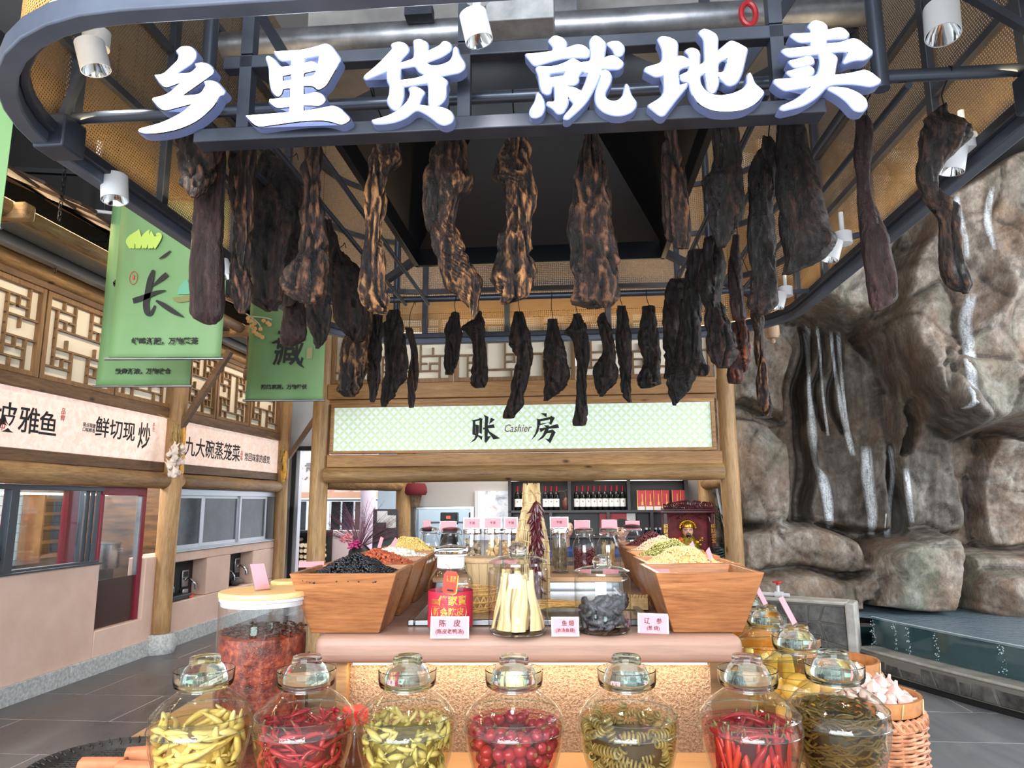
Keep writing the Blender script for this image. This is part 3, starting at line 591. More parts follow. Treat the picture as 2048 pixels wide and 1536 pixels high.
# wine shelf
ws = thing('wine_shelf', 'black open shelving of wine bottles and red boxes on the cashier back wall', 'shelf', B.W(-.86, 9.0, .0), B.rz)
M_blk2 = mat('black_laminate', srgb(46, 44, 48), .4); WW = 2.26
MB().box(0, WW, .22, .25, .3, 1.93).build('back_panel', mat('grey_laminate', srgb(78, 76, 80), .5), ws)
for z in (.3, .75, 1.155, 1.468, 1.87): MB().box(0, WW, 0, .22, z, z+.03).build('shelf_board', M_blk2, ws, bevel=.002)
for x, z0, z1 in ((0, .3, 1.9), (WW-.04, .3, 1.9), (.76, 1.49, 1.88), (1.505, 1.49, 1.88), (.52, 1.18, 1.47), (1.24, 1.18, 1.47), (1.78, 1.18, 1.47)): MB().box(x, x+.04, 0, .22, z0, z1).build('divider', M_blk2, ws, bevel=.002)
for x0, x1 in ((.04, .76), (.8, 1.5), (1.55, 2.2)): MB().box(x0, x1, .005, .02, 1.865, 1.872).build('led_strip', emis('white_led', (1, .97, .92), 5), ws)
M_bottle = mat('dark_bottle_glass', srgb(14, 16, 18), .08); M_label = mat('cream_label', srgb(232, 230, 228), .6); M_cap = mat('wine_red_foil', srgb(150, 24, 44), .3, .4)
def wine(label):
    p = thing('wine_bottle', label, 'bottle', group='wine bottles on the top shelf')
    MB().lathe([(.034, 0), (.037, .006), (.037, .185), (.030, .215), (.0145, .235), (.0145, .29), (.0165, .29), (.0165, .305), (.012, .305)], 16).build('bottle_body', M_bottle, p)
    MB().open_lathe([(.0376, .045), (.0376, .145)], 16).build('label_paper', M_label, p); MB().lathe([(.0152, .236), (.0152, .29), (.0172, .29), (.0172, .306), (.004, .307)], 14).build('foil_cap', M_cap, KIDS[p.name][0])
    text('酒', .02, M_ink, 'lettering', p, (0, -.0382, .11), RX); return p
wb0 = wine('red capped wine bottle in the row of nine'); first = True
for i, px in enumerate([1035, 1046, 1057, 1068, 1091, 1102, 1113] + [1153.5, 1165, 1176.5, 1188, 1199.5, 1211, 1223, 1234, 1246]):
    q = B.onf(px, 1000, 9.06); loc = B.W(q.x, 9.06+.02*(i % 2), 1.498)
    lab = 'red capped wine bottle, %s %s' % (('first', 'second', 'third', 'fourth', 'fifth', 'sixth', 'seventh', 'eighth', 'last')[i if i < 7 else i-7], 'from the poster, in the bay behind the fish trap' if i < 7 else 'from the brown vase in the row of nine'); grp = ('wine bottles behind the fish trap', 'row of nine wine bottles')[i > 6]
    if first: wb0.location = loc; wb0['label'] = lab; wb0['group'] = grp; first = False
    else: dup(wb0, None, loc, None, lab, grp)
q = B.onf(1132, 1005, 9.08); v = thing('brown_vase', 'slim brown vase with a dry twig at the end of the wine row', 'vase', B.W(q.x, 9.08, 1.498))
MB().lathe([(.03, 0), (.046, .02), (.048, .11), (.03, .15), (.014, .165), (.014, .18)], 16).build('vase_body', mat('brown_stoneware', srgb(96, 58, 44), .4), v); MB().tube(spline([(0,0,.17),(-.02,0,.23),(-.08,0,.24),(-.11,0,.22)], 4), .003, 5).tube(spline([(-.03,0,.235),(.03,0,.26),(.06,0,.25)], 4), .003, 5).build('twig', M_frame_w, v)
M_gift = mat('red_gift_box', srgb(178, 28, 44), .3, col2=srgb(206, 44, 58), scale=12); M_gold = mat('gold_print', srgb(214, 164, 84), .35, .7)
g0 = None
for i in range(6):
    q = B.onf(1282+i*16.3+(5 if i > 3 else 0), 1000, 9.05); loc = B.W(q.x, 9.05, 1.498)
    if g0 is None:
        g0 = thing('gift_box', 'first red and gold gift box from the wine row on the top shelf', 'box', loc, B.rz, 'red gift boxes on the top shelf')
        MB().box(-.047, .047, 0, .09, .045, .245).build('box_body', M_gift, g0, bevel=.002); MB().box(-.047, .047, 0, .09, 0, .045).build('pale_base', M_label, g0, bevel=.002); MB().box(-.049, -.042, -.002, .09, 0, .247).build('gold_edge', M_gold, g0); MB().box(.005, .028, -.002, 0, .06, .10).box(.012, .02, -.002, 0, .1, .2).build('gold_motif', M_gold, g0)
    else: dup(g0, None, loc, (0, 0, B.rz), '%s red and gold gift box from the wine row on the top shelf' % ('first', 'second', 'third', 'fourth', 'fifth', 'last')[i])
M_blueb = glass_thin('blue_bottle', (.25, .42, .85), (.05, .14, .5), .9); w0 = None
for i in range(8):
    q = B.onf(1294 + (i % 4)*9.2, 1070, 9.03); loc = B.W(q.x, 9.03 + .07*(i//4), 1.185 if 0 else .96)
    if w0 is None:
        w0 = thing('water_bottle', 'clear blue water bottle with white cap on the lower shelf', 'bottle', loc, 0, 'blue water bottles')
        MB().lathe([(.026, 0), (.029, .01), (.027, .1), (.029, .2), (.029, .25), (.012, .29), (.012, .30)], 14).build('bottle_body', M_blueb, w0); MB().lathe([(.0145, .298), (.0145, .32), (.002, .321)], 12).build('cap', M_white, w0); MB().open_lathe([(.0296, .11), (.0296, .19)], 14).build('label_paper', mat('blue_label', srgb(50, 90, 190), .4), w0)
    else: dup(w0, None, loc)
MB().box(1.55, 2.2, 0, .22, .93, .955).build('shelf_board', M_blk2, ws)
q = B.onf(1240, 1040, 9.0); rb = thing('red_picture_box', 'flat red box leaning at the back of the middle shelf', 'box', B.W(q.x-.08, 9.1, 1.186), B.rz); MB().box(-.17, .17, 0, .02, 0, .27).build('box_body', mat('flat_red', srgb(190, 60, 62), .5), rb); MB().box(.17, .28, -.01, 0, .08, .27).build('white_note', M_label, rb)
# cashier's desk, shrine, people
tag(MB().box(-2.5, 1.5, 0, .5, 0, .98).build('cashier_desk', mat('dark_desk_wood', srgb(60, 44, 40), .5), None, B.W(0, 7.75, 0), (0, 0, B.rz), bevel=.01), 'dark wooden cashier desk behind the display counter', 'desk')
M_rose = mat('red_lacquer_wood', srgb(82, 26, 32), .25, col2=srgb(48, 14, 20), scale=10); M_goldl = mat('gilt', srgb(224, 170, 60), .25, .8); M_skin = mat('statue_skin', srgb(232, 176, 146), .4)
sq = B.onf(1378, 1100, 7.9); SHR = B.W(sq.x, 7.95, .98)
s = thing('shrine', 'carved dark red wooden shrine with a lattice roof beside the log post', 'shrine', SHR, B.rz)
MB().box(-.27, .27, -.16, .18, 0, .05).build('base', M_rose, s, bevel=.01); MB().box(-.25, .25, .16, .18, .05, .50).build('back_panel', mat('red_silk', srgb(176, 28, 40), .5, col2=srgb(100, 16, 30), scale=14), s)
for x in (-.25, .25):
    MB().box(x-.022, x+.022, -.15, -.11, .05, .5).build('post', M_rose, s, bevel=.006); MB().box(x-.01, x+.01, -.11, .17, .05, .5).build('side_panel', M_rose, s); text('招\n财\n进\n宝', .05, M_goldl, 'lettering', s, (x, -.152, .28), RX)
MB().box(-.31, .31, -.2, .18, .50, .525).box(-.26, .26, -.17, .17, .525, .55).build('cornice', M_rose, s, bevel=.005)
mb = MB()
for i in range(40):
    x = -.24 + .48*(i % 20)/19; h = .03+.05*(1-abs(x)/.3) if i < 20 else .02
    a = R.uniform(0, 3); mb.tube([(x+.028*math.cos(q+a), -.17+.004*math.sin(3*q), .555+h*.6+.030*math.sin(q+a)*(.7+h*5)) for q in [j*.8 for j in range(7)]], .009, 6)
mb.build('carved_crest', M_rose, s)
mb = MB()
for sgn in (-1, 1): mb.tube(spline([(sgn*.22,-.14,.40),(sgn*.20,-.14,.46),(sgn*.12,-.14,.48),(sgn*.09,-.14,.45),(sgn*.13,-.14,.44),(sgn*.02,-.14,.49)], 5), .008, 6)
mb.build('carved_bracket', M_rose, s)
d = thing('deity_statue', 'seated bearded deity statue with gilt crown and robes inside the red shrine', 'statue', SHR + Vector((0, 0, .05)), B.rz)
MB().lathe([(.13, 0), (.14, .03), (.12, .10), (.09, .17), (.055, .21)], 20, wob=lambda a, z: .06*math.sin(a*9+z*40)).build('robe', mat('gilt_green_robe', srgb(206, 170, 70), .3, .5, col2=srgb(86, 110, 60), scale=22), d)
MB().sphere((0, -.02, .255), .062, 16, 12, sc=(.95, .85, 1.1)).build('head', M_skin, d)
mb = MB()
for sgn in (-1, 1): mb.tube(spline([(sgn*.01,-.078,.268),(sgn*.025,-.076,.278),(sgn*.042,-.064,.27)], 4), .003, 5).box(sgn*.024-.012, sgn*.024+.012, -.078, -.07, .258, .261).tube(spline([(0,-.078,.232),(sgn*.02,-.072,.228),(sgn*.024,-.068,.2)], 4), .0035, 5)
mb.lathe([(.001,0),(.018,.03),(.022,.06),(.012,.075)], 10, (0,-.066,.145)); mb.build('beard_and_brows', M_ink, d); MB().sphere((0,-.078,.246), .010, 8, 6).build('nose', M_skin, d)
mb = MB().lathe([(.064, .285), (.07, .30), (.058, .34), (.03, .37)], 18)
for i in range(13): a = math.pi*(.0+i/12.); mb.sphere((.085*math.cos(a), -.03, .29+.075*math.sin(a)), .014, 8, 6)
mb.build('crown', M_goldl, d)
mb = MB().sphere((.085, -.08, .14), .026, 10, 8).sphere((-.085, -.08, .15), .03, 10, 8)
for i in range(26): a = i*.7; mb.sphere((R.uniform(-.14, .14), -.10+R.uniform(-.03, .02), R.uniform(.02, .19)), R.uniform(.008, .016), 7, 5)
mb.build('ornaments', M_goldl, d); MB().sphere((-.095, -.1, .165), .032, 10, 8).sphere((.1, -.1, .04), .028, 10, 8).build('red_ornament', mat('orange_red', srgb(206, 80, 40), .4), d)
def person(label, loc, rz, shirt, hair, tilt=0):
    p = thing('person', label, 'person', loc, rz)
    mb = MB().lathe([(.14, 0), (.15, .08), (.155, .25), (.17, .40), (.19, .48), (.17, .54), (.10, .575), (.06, .60), (.055, .66), (.06, .68)], 20); mb.v = [(x, y*.62, z) for x, y, z in mb.v]
    for sgn in (-1, 1): mb.tube(spline([(sgn*.15,0,.52),(sgn*.20,0,.46),(sgn*.23,-.03,.30),(sgn*.22,-.10,.18),(sgn*.13,-.22,.14)], 4), [.05,.052,.054,.052,.05,.048,.046,.044,.042,.041,.04,.039,.038,.037,.036,.034,.03], 10)
    mb.build('shirt', mat(*shirt), p)
    h = MB().sphere((0, -.02, .80), .105, 20, 16, sc=(.78, .92, 1.12)); h.v = [(x*(1-.25*max(0, .80-z)/.1), y, z) for x, y, z in h.v]
    h.sphere((0, -.122, .785), .016, 8, 6, sc=(.8, 1.1, 1.3)).sphere((-.083, -.01, .795), .02, 8, 6, sc=(.4, .8, 1.4)).sphere((.083, -.01, .795), .02, 8, 6, sc=(.4, .8, 1.4)); h.lathe([(.05, .58), (.048, .72)], 14, (0, 0, 0)); h.build('head', mat('skin', srgb(226, 182, 160), .5), p)
    e = MB()
    for sgn in (-1, 1): e.sphere((sgn*.033, -.108, .812), .012, 8, 6, sc=(1.3, .5, .55)).box(sgn*.035-.018, sgn*.035+.018, -.117, -.108, .835, .84)
    e.build('eyes', M_ink, p); MB().sphere((0, -.108, .735), .018, 8, 6, sc=(1.3, .5, .35)).build('mouth', mat('lips', srgb(190, 110, 104), .5), p)
    m2 = MB().sphere((0, .0, .83), .118, 20, 14, sc=(.86, .95, 1.02)); m2.v = [(x, (max(y, -.085) if z < .855 else y) if not (z < .86 and y < -.02) else max(y, -.015), z) for x, y, z in m2.v]
    if hair: m2.prism([(-.08, .85), (.08, .85), (.085, .92), (0, .95), (-.085, .92)], -.118, -.10)
    m2.build('hair', mat('black_hair', srgb(22, 20, 22), .45), p)
    for sgn in (-1, 1):
        hd = MB().sphere((sgn*.12, -.24, .14), .035, 10, 8, sc=(.9, 1.2, .5))
        for i in range(4): hd.tube([(sgn*.12+(i-1.5)*.017, -.265, .14), (sgn*.12+(i-1.5)*.019, -.30, .138), (sgn*.12+(i-1.5)*.019, -.32-.008*(i in (1,2)), .125)], [.009, .008, .006], 6)
        hd.tube([(sgn*.12-sgn*.03, -.24, .14), (sgn*.12-sgn*.05, -.27, .135)], [.010, .007], 6); hd.build('hand', mat('skin', srgb(226, 182, 160), .5), p)
    return p
q = B.onf(1243, 1062, 8.5); person('person with a black fringe peering between the glass storage jars', B.W(q.x*8.72/8.5, 8.72, 1.6+(q.z-1.6)*8.72/8.5-.80), B.rz+.1, ('blue_shirt', srgb(40, 62, 110), .8), True)
q = B.onf(1131, 1058, 8.6); person('person with short black hair in blue half hidden behind the tall twig jar', B.W(q.x*8.74/8.6, 8.74, 1.6+(q.z-1.6)*8.74/8.6-.80), B.rz+.5, ('blue_shirt', srgb(40, 62, 110), .8), False)
# desk clutter: flower arrangement, monitor, dried plants
q = B.onf(700, 1105, 7.5); fl = thing('flower_arrangement', 'dried purple grass and pink blossoms beside the cashier post', 'flowers', B.W(q.x, 7.85, .98), B.rz)
MB().lathe([(.08, 0), (.13, .04), (.12, .1), (.06, .16)], 16).build('vase', M_black, fl)
mb = MB()
for i in range(150):
    a = R.uniform(-1.2, 1.25); L = R.uniform(.3, .62); y = R.uniform(-.1, .1); b = R.uniform(-.25, .25)
    p = spline([(0, 0, .12), (math.sin(a)*L*.45, y*.5, .12+math.cos(a)*L*.55), (math.sin(a)*L*1.0+b*.12, y, .12+math.cos(a)*L*.95)], 3); mb.tube(p, [.0022]*(len(p)-2)+[.0016, .0008], 3)
    for k in range(3): u = p[-1-k] ; mb.tube([u, u+Vector((R.uniform(-.04, .04), R.uniform(-.03, .03), R.uniform(.0, .05)))], [.0016, .0006], 3)
mb.build('grass_plumes', mat('purple_dry_grass', srgb(120, 78, 92), .8), fl, fix=False)
m1, m2 = MB(), MB()
for c, mbx, n in (((-.12, -.1, .2), m1, 60), ((-.02, -.12, .14), m2, 40)):
    for i in range(n):
        a, e = R.uniform(0, 6.3), R.uniform(-.2, 1.4); dd = Vector((math.cos(a)*math.cos(e), math.sin(a)*math.cos(e), math.sin(e))); mbx.sphere(Vector(c)+dd*R.uniform(.05, .085), .014, 6, 4, sc=(1, 1, .6))
m1.build('pink_blossom', mat('pink_petals', srgb(232, 138, 150), .7), fl); m2.build('magenta_blossom', mat('magenta_petals', srgb(206, 54, 134), .7), fl)
q = B.onf(768, 1070, 8.0); pm = thing('payment_terminal', 'black payment terminal with a white paper by the log post', 'terminal', B.W(q.x, 8.0, .98), B.rz)
MB().box(-.13, .15, -.02, .05, .0, .55).build('terminal_body', M_black, pm, bevel=.008); MB().box(-.08, .04, -.024, -.02, .40, .53).box(.03, .14, -.026, -.02, .34, .48).build('paper', M_label, pm)
for i, (px, rr) in enumerate(((800, .06), (790, .05))): pass
q = B.onf(805, 1092, 7.9); hp = thing('headphones', 'black headphones lying on the cashier desk', 'headphones', B.W(q.x, 7.9, .98)); MB().tube([(.09*math.cos(a), 0, .09*math.sin(a)+.03) for a in [i*math.pi/10 for i in range(11)]], .014, 8).sphere((.09,0,.035), .035, 10, 8, sc=(.6,1,1)).sphere((-.09,0,.035), .035, 10, 8, sc=(.6,1,1)).build('headband', M_black, hp)
q = B.onf(1436, 1085, 7.7); tg = thing('cable_bundle', 'heap of dark green cable behind the soybean bin', 'cable', B.W(q.x, 7.8, .98))
mb = MB()
for i in range(6): mb.tube([(.09*math.cos(a)*(1-.05*i), .09*math.sin(a), .02+.022*i+.01*math.sin(2*a+i)) for a in [j*.5 for j in range(14)]], .008, 6)
mb.build('loops', mat('dark_green_rubber', srgb(34, 52, 50), .35), tg)
tag(MB().bar((0, 0, 0), (.18, .1, -1.0), .018).build('white_pole', M_white, None, PY(1430, 962, 8.35)), 'thin white slanting pole behind the cashier post', 'pole')
pl = thing('potted_plant', 'dark green leafy plant behind the shrine and log post', 'plant', B.W(1.75, 8.5, .98))
MB().lathe([(.07, 0), (.1, .14)], 14).build('pot', M_black, pl); mb = MB()
for i in range(26):
    a = R.uniform(0, 6.3); L = R.uniform(.3, .6); w = .018; dd = Vector((math.cos(a), math.sin(a), 0)); sx_ = Vector((-dd.y, dd.x, 0))*w
    p = [Vector((0,0,.12))+dd*L*.08, Vector((0,0,.12+L*.8))+dd*L*.22, Vector((0,0,.12+L))+dd*L*.5]
    mb.add([p[0]-sx_*.4, p[0]+sx_*.4, p[1]-sx_, p[1]+sx_, p[2]], [(0,1,3,2),(2,3,4)])
mb.build('leaves', mat('dark_leaf', srgb(44, 66, 48), .5), pl, fix=False)
lamp('cashier_light', 'AREA', B.W(-.4, 8.3, 3.3), 70, (1, .95, .88), 2.5, B.W(-.4, 8.4, 0), 1.2)
# ================================================================ ROCK WALL WITH WATERFALLS, POOL
RO = Vector((1.35, 8.95, 0)); RS = Vector((1, -.17, 0)).normalized(); RN = Vector((-RS.y*-1*-1, 0, 0)); RN = Vector((RS.y, -RS.x, 0))   # RN faces the viewer
def on_rock(px, py, d=0.0):
    r = ray(px, py); t = ((RO + RN*d) - EYE).dot(RN)/r.dot(RN); p = EYE + r*t - RO; return (p.dot(RS), p.z)
def rp(pts, d): return np.array([on_rock(x, y, d) for x, y in pts])
FEAT = [  # outline in the picture, depth toward the viewer, softness
 ([(1470,640),(1560,648),(1592,700),(1588,830),(1560,822),(1470,795)], .40, .10),
 ([(1625,640),(1690,640),(1765,780),(1775,1060),(1612,1060)], .28, .10),
 ([(1655,650),(1672,650),(1690,860),(1675,860)], .12, .05),
 ([(1632,655),(1648,655),(1660,860),(1646,860)], .14, .05),
 ([(1597,650),(1616,650),(1622,1050),(1598,1050)], -.15, .06),
 ([(1470,830),(1540,838),(1592,880),(1606,960),(1602,1050),(1560,1072),(1470,1045)], .62, .14),
 ([(1760,790),(1830,768),(1900,860),(1942,960),(1946,1062),(1800,1076)], .46, .12),
 ([(1764,800),(1782,795),(1790,920),(1770,930)], .10, .05),
 ([(1940,870),(1968,900),(1966,1040),(1946,1040)], -.2, .06),
 ([(1968,880),(2400,860),(2400,1105),(1990,1098),(1968,1040)], .30, .10),
 ([(1470,1062),(1560,1050),(1640,1050),(1722,1078),(1744,1130),(1738,1152),(1600,1148),(1470,1152)], .80, .12),
 ([(1470,1146),(1600,1142),(1745,1150),(1760,1180),(1755,1240),(1470,1240)], 1.02, .10),
 ([(1753,1100),(1790,1078),(1900,1053),(1946,1064),(1957,1120),(1942,1190),(1930,1240),(1770,1240),(1752,1160)], 1.18, .12),
 ([(1710,1152),(1755,1150),(1770,1215),(1720,1215)], .92, .05),
 ([(1950,1112),(2010,1105),(2400,1090),(2400,1240),(1940,1240),(1948,1180)], .80, .12),
 ([(1950,1165),(2000,1155),(2100,1150),(2100,1240),(1945,1240)], 1.0, .12),
 ([(1400,300),(1500,560),(1580,585),(1640,606),(1690,628),(1722,646),(1782,632),(1812,560),(1832,480),(1852,400),(2100,240),(2300,-200),(1400,-200)], 1.0, .26),
 ([(1775,640),(1800,700),(1842,792),(1882,832),(1942,856),(2050,850),(2400,840),(2400,100),(1850,380),(1815,540)], 1.30, .24),
 ([(1905,700),(1960,720),(2150,740),(2150,835),(1945,842),(1895,820)], 1.42, .2),
 ([(1800,600),(1900,560),(1925,700),(1890,800),(1850,780),(1810,690)], 1.38, .2),
]
S0 = 1.12; NS, NZ, SM, Z0, Z1 = 350, 270, 7.8, .2, 6.2
gs, gz = np.meshgrid(np.linspace(S0, SM, NS), np.linspace(Z0, Z1, NZ)); pts2 = np.stack([gs.ravel(), gz.ravel()], 1)
# broad wobble of the outlines, so that no edge runs straight
wob = np.array([noise.noise_vector(Vector((a*1.9, b*1.9, 3.3))) for a, b in pts2]); wq = pts2 + wob[:, :2]*.10
D = np.zeros(len(pts2)); groove = np.zeros(len(pts2))
def sdist(P, poly):
    n = len(poly); d = np.full(len(P), 1e9); ins = np.zeros(len(P), bool)
    for i in range(n):
        a, b = poly[i], poly[(i+1) % n]; e = b-a; w = P-a; t = np.clip((w@e)/(e@e+1e-12), 0, 1); q = w-np.outer(t, e); d = np.minimum(d, (q**2).sum(1))
        c = (a[1] > P[:, 1]) != (b[1] > P[:, 1]); xx = (b[0]-a[0])*(P[:, 1]-a[1])/((b[1]-a[1]) if abs(b[1]-a[1]) > 1e-9 else 1e-9)+a[0]; ins ^= c & (P[:, 0] < xx)
    return np.where(ins, np.sqrt(d), -np.sqrt(d))
for poly, dep, soft in FEAT:
    sd = sdist(wq, rp(poly, max(dep, 0))); groove += .055*np.exp(-((sd+.02)/.035)**2)*(dep > .2); tt = np.clip(sd/soft + .25, 0, 1); tt = tt*tt*(3-2*tt); bul = 1 + .10*np.clip(sd/.5, 0, 1)
    D = D*(1-tt) + (dep*bul)*tt
rough = np.array([noise.hetero_terrain(Vector((a*1.15, b*.95, .7)), .9, 2.1, 5, .6) for a, b in pts2]); rough = (rough - rough.mean())
ridge = np.array([noise.ridged_multi_fractal(Vector((a*1.5+9, b*.8, 2.1)), 1.0, 2.2, 4, .9, 2) for a, b in pts2]); ridge -= ridge.mean()
# facets: chunky blocks as chiselled render
cell = np.array([noise.cell(Vector((a*2.3 + wob[i, 0]*.7, b*1.9 + wob[i, 1]*.7, 0))) for i, (a, b) in enumerate(pts2)])
fine = np.array([noise.turbulence(Vector((a*7, b*6, 1.0)), 4, False) for a, b in pts2]); fine -= fine.mean()
crk = np.array([noise.voronoi(Vector((a*.95+wob[i, 0]*.25, b*.8+wob[i, 1]*.25, 4.0)))[0] for i, (a, b) in enumerate(pts2)]); cw = np.clip(1-(crk[:, 1]-crk[:, 0])/.05, 0, 1)**2
def facets(n, lam, tilt, offs, seed):
    rs = np.random.RandomState(seed); P = rs.uniform((S0, Z0), (SM, Z1), (n, 2)); G = rs.normal(0, tilt, (n, 2)); O = rs.uniform(-offs, offs, n); out = np.empty(len(wq)); W2 = pts2 + wob[:, :2]*.06
    for a in range(0, len(W2), 4000):
        d = W2[a:a+4000, None, :] - P[None]; out[a:a+4000] = (O + (d*G).sum(2) + lam*(d**2).sum(2)).min(1)
    return out - out.mean()
DD = D + .07*rough + .02*ridge + .018*fine - .022*cw - np.minimum(groove, .10) + facets(110, .42, .20, .06, 1) + facets(800, .8, .16, .012, 2)
DG = DD.reshape(NZ, NS)
def depth_at(s, z):
    i = min(max((z-Z0)/(Z1-Z0)*(NZ-1), 0), NZ-1.001); j = min(max((s-S0)/(SM-S0)*(NS-1), 0), NS-1.001); a, b = int(i), int(j); u, v = i-a, j-b
    return (DG[a, b]*(1-v)+DG[a, b+1]*v)*(1-u) + (DG[a+1, b]*(1-v)+DG[a+1, b+1]*v)*u
def rock_point(px, py, lift=0.0):
    d = .3
    for _ in range(9): s, z = on_rock(px, py, d); d = .5*d + .5*depth_at(s, z)
    s, z = on_rock(px, py, d+lift); return RO + RS*s + RN*(d+lift) + Vector((0, 0, z))
V3 = np.array(RO)[None] + np.outer(pts2[:, 0], np.array(RS)) + np.outer(DD, np.array(RN)); V3[:, 2] = pts2[:, 1]
ii = np.arange(NZ*NS).reshape(NZ, NS); Fq = np.stack([ii[:-1, :-1], ii[:-1, 1:], ii[1:, 1:], ii[1:, :-1]], -1).reshape(-1, 4)
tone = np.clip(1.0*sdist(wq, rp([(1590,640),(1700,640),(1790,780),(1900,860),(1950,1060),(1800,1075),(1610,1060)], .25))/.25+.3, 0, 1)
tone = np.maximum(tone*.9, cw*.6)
t = NT('artificial_rock'); co = t.coord((1, 1, .75)); big = t.noise(co, 1.3, 4, .6, .6); med = t.noise(co, 4.5, 6, .65, .5); fn = t.noise(co, 26, 6, .7)
c = t.ramp(med, [(.28, srgb(64, 56, 50)), (.42, srgb(116, 107, 98)), (.56, srgb(152, 146, 138)), (.72, srgb(196, 193, 187))])
c = t.mix(t.ramp(big, [(.40, (0,0,0)), (.64, (.75,.75,.75))]), c, t.ramp(t.noise(co, 3.0, 4), [(.35, srgb(100, 74, 58)), (.65, srgb(150, 122, 100))]))
c = t.mix(t.ramp(t.noise(t.coord((1.2, 1.2, .5)), 1.9, 3), [(.52, (0,0,0)), (.68, (.55,.55,.55))]), c, srgb(112, 120, 104))
c = t.mix(.5, c, t.ramp(fn, [(.3, srgb(80, 76, 72)), (.62, srgb(200, 196, 190))]), 'OVERLAY')
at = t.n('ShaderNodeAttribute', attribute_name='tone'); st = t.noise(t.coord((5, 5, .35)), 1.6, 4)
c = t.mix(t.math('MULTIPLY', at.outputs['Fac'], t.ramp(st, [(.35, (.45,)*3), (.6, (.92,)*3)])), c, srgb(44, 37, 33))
pt = t.n('ShaderNodeNewGeometry').outputs['Pointiness']; c = t.mix(t.ramp(pt, [(.45, (.7,)*3), (.49, (0,)*3)]), c, srgb(40, 36, 34));  # pointiness paints shade into the colour of concave crevices
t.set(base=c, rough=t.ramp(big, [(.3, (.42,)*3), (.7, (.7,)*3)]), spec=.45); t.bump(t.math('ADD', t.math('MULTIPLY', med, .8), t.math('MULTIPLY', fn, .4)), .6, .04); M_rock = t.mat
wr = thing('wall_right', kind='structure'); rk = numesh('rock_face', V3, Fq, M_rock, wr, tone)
# wet streaks of water running down the rock
t = NT('running_water'); co = t.coord((9, 9, .9)); g = t.noise(co, 3.5, 5, .7, .6); g2 = t.noise(t.coord(), 60, 3)
t.set(base=srgb(228, 234, 240), rough=.18, alpha=t.math('MULTIPLY', t.math('MULTIPLY', t.n('ShaderNodeAttribute', attribute_name='tone').outputs['Fac'], t.ramp(g, [(.30, (.15,)*3), (.52, (1,)*3)])), t.ramp(g2, [(.35, (.55,)*3), (.6, (1,)*3)]))); t.bump(g2, .5, .01); M_fall = t.mat
FALLS = [[(1612,648,15),(1616,720,9),(1620,800,9),(1624,860,17),(1630,925,9),(1644,955,18),(1655,1000,18),(1660,1058,13)], [(1634,650,6),(1640,705,5),(1646,790,5),(1656,872,6)], [(1662,660,7),(1667,720,6),(1678,790,9),(1692,855,12),(1706,912,10)], [(1677,662,9),(1680,720,7),(1688,800,6),(1698,872,6)], [(1732,890,18),(1736,960,21),(1745,1030,18),(1742,1070,12)], [(1780,890,9),(1785,950,9),(1778,1010,10),(1774,1075,12)], [(1812,935,12),(1818,1000,12),(1824,1045,9)], [(1946,585,18),(1930,640,24),(1938,700,22),(1946,770,18),(1951,802,16),(1928,818,18)], [(1902,345,12),(1912,400,14),(1930,470,10),(1935,520,9)], [(1985,370,10),(1975,440,14),(1990,500,8)]]
LABF = ['widest white water streak beside the dark cleft in the rock', 'thin water streak just beside the widest one', 'slanting water streak in the middle of the dark rock column', 'thin straight water streak at the edge of the dark rock column', 'broad pale water streak low on the dark rock', 'narrow water streak left of the short low one above the pointed boulder', 'short low water streak at the end of the row above the boulder', 'white water streak running down the overhanging boulder', 'faint water streak behind the twisted meat strip', 'faint water streak high on the rock beyond all meat strips']
for Fl, lab in zip(FALLS, LABF):
    P = [Vector((a, b, w)) for a, b, w in Fl]; Q = spline(P, 8); vs = []; fs = []; ed_ = []
    for i, q in enumerate(Q):
        for j in range(5):
            vs.append(tuple(rock_point(q.x + (j/4-.5)*q.z*1.35, q.y, .016))); ed_.append((0, .75, 1, .75, 0)[j]*min(1, i/3, (len(Q)-1-i)/3+.2))
        if i: b = (i-1)*5; fs += [(b+j, b+j+1, b+j+6, b+j+5) for j in range(4)]
    tag(numesh('waterfall', vs, fs, M_fall, None, ed_), lab, 'waterfall')
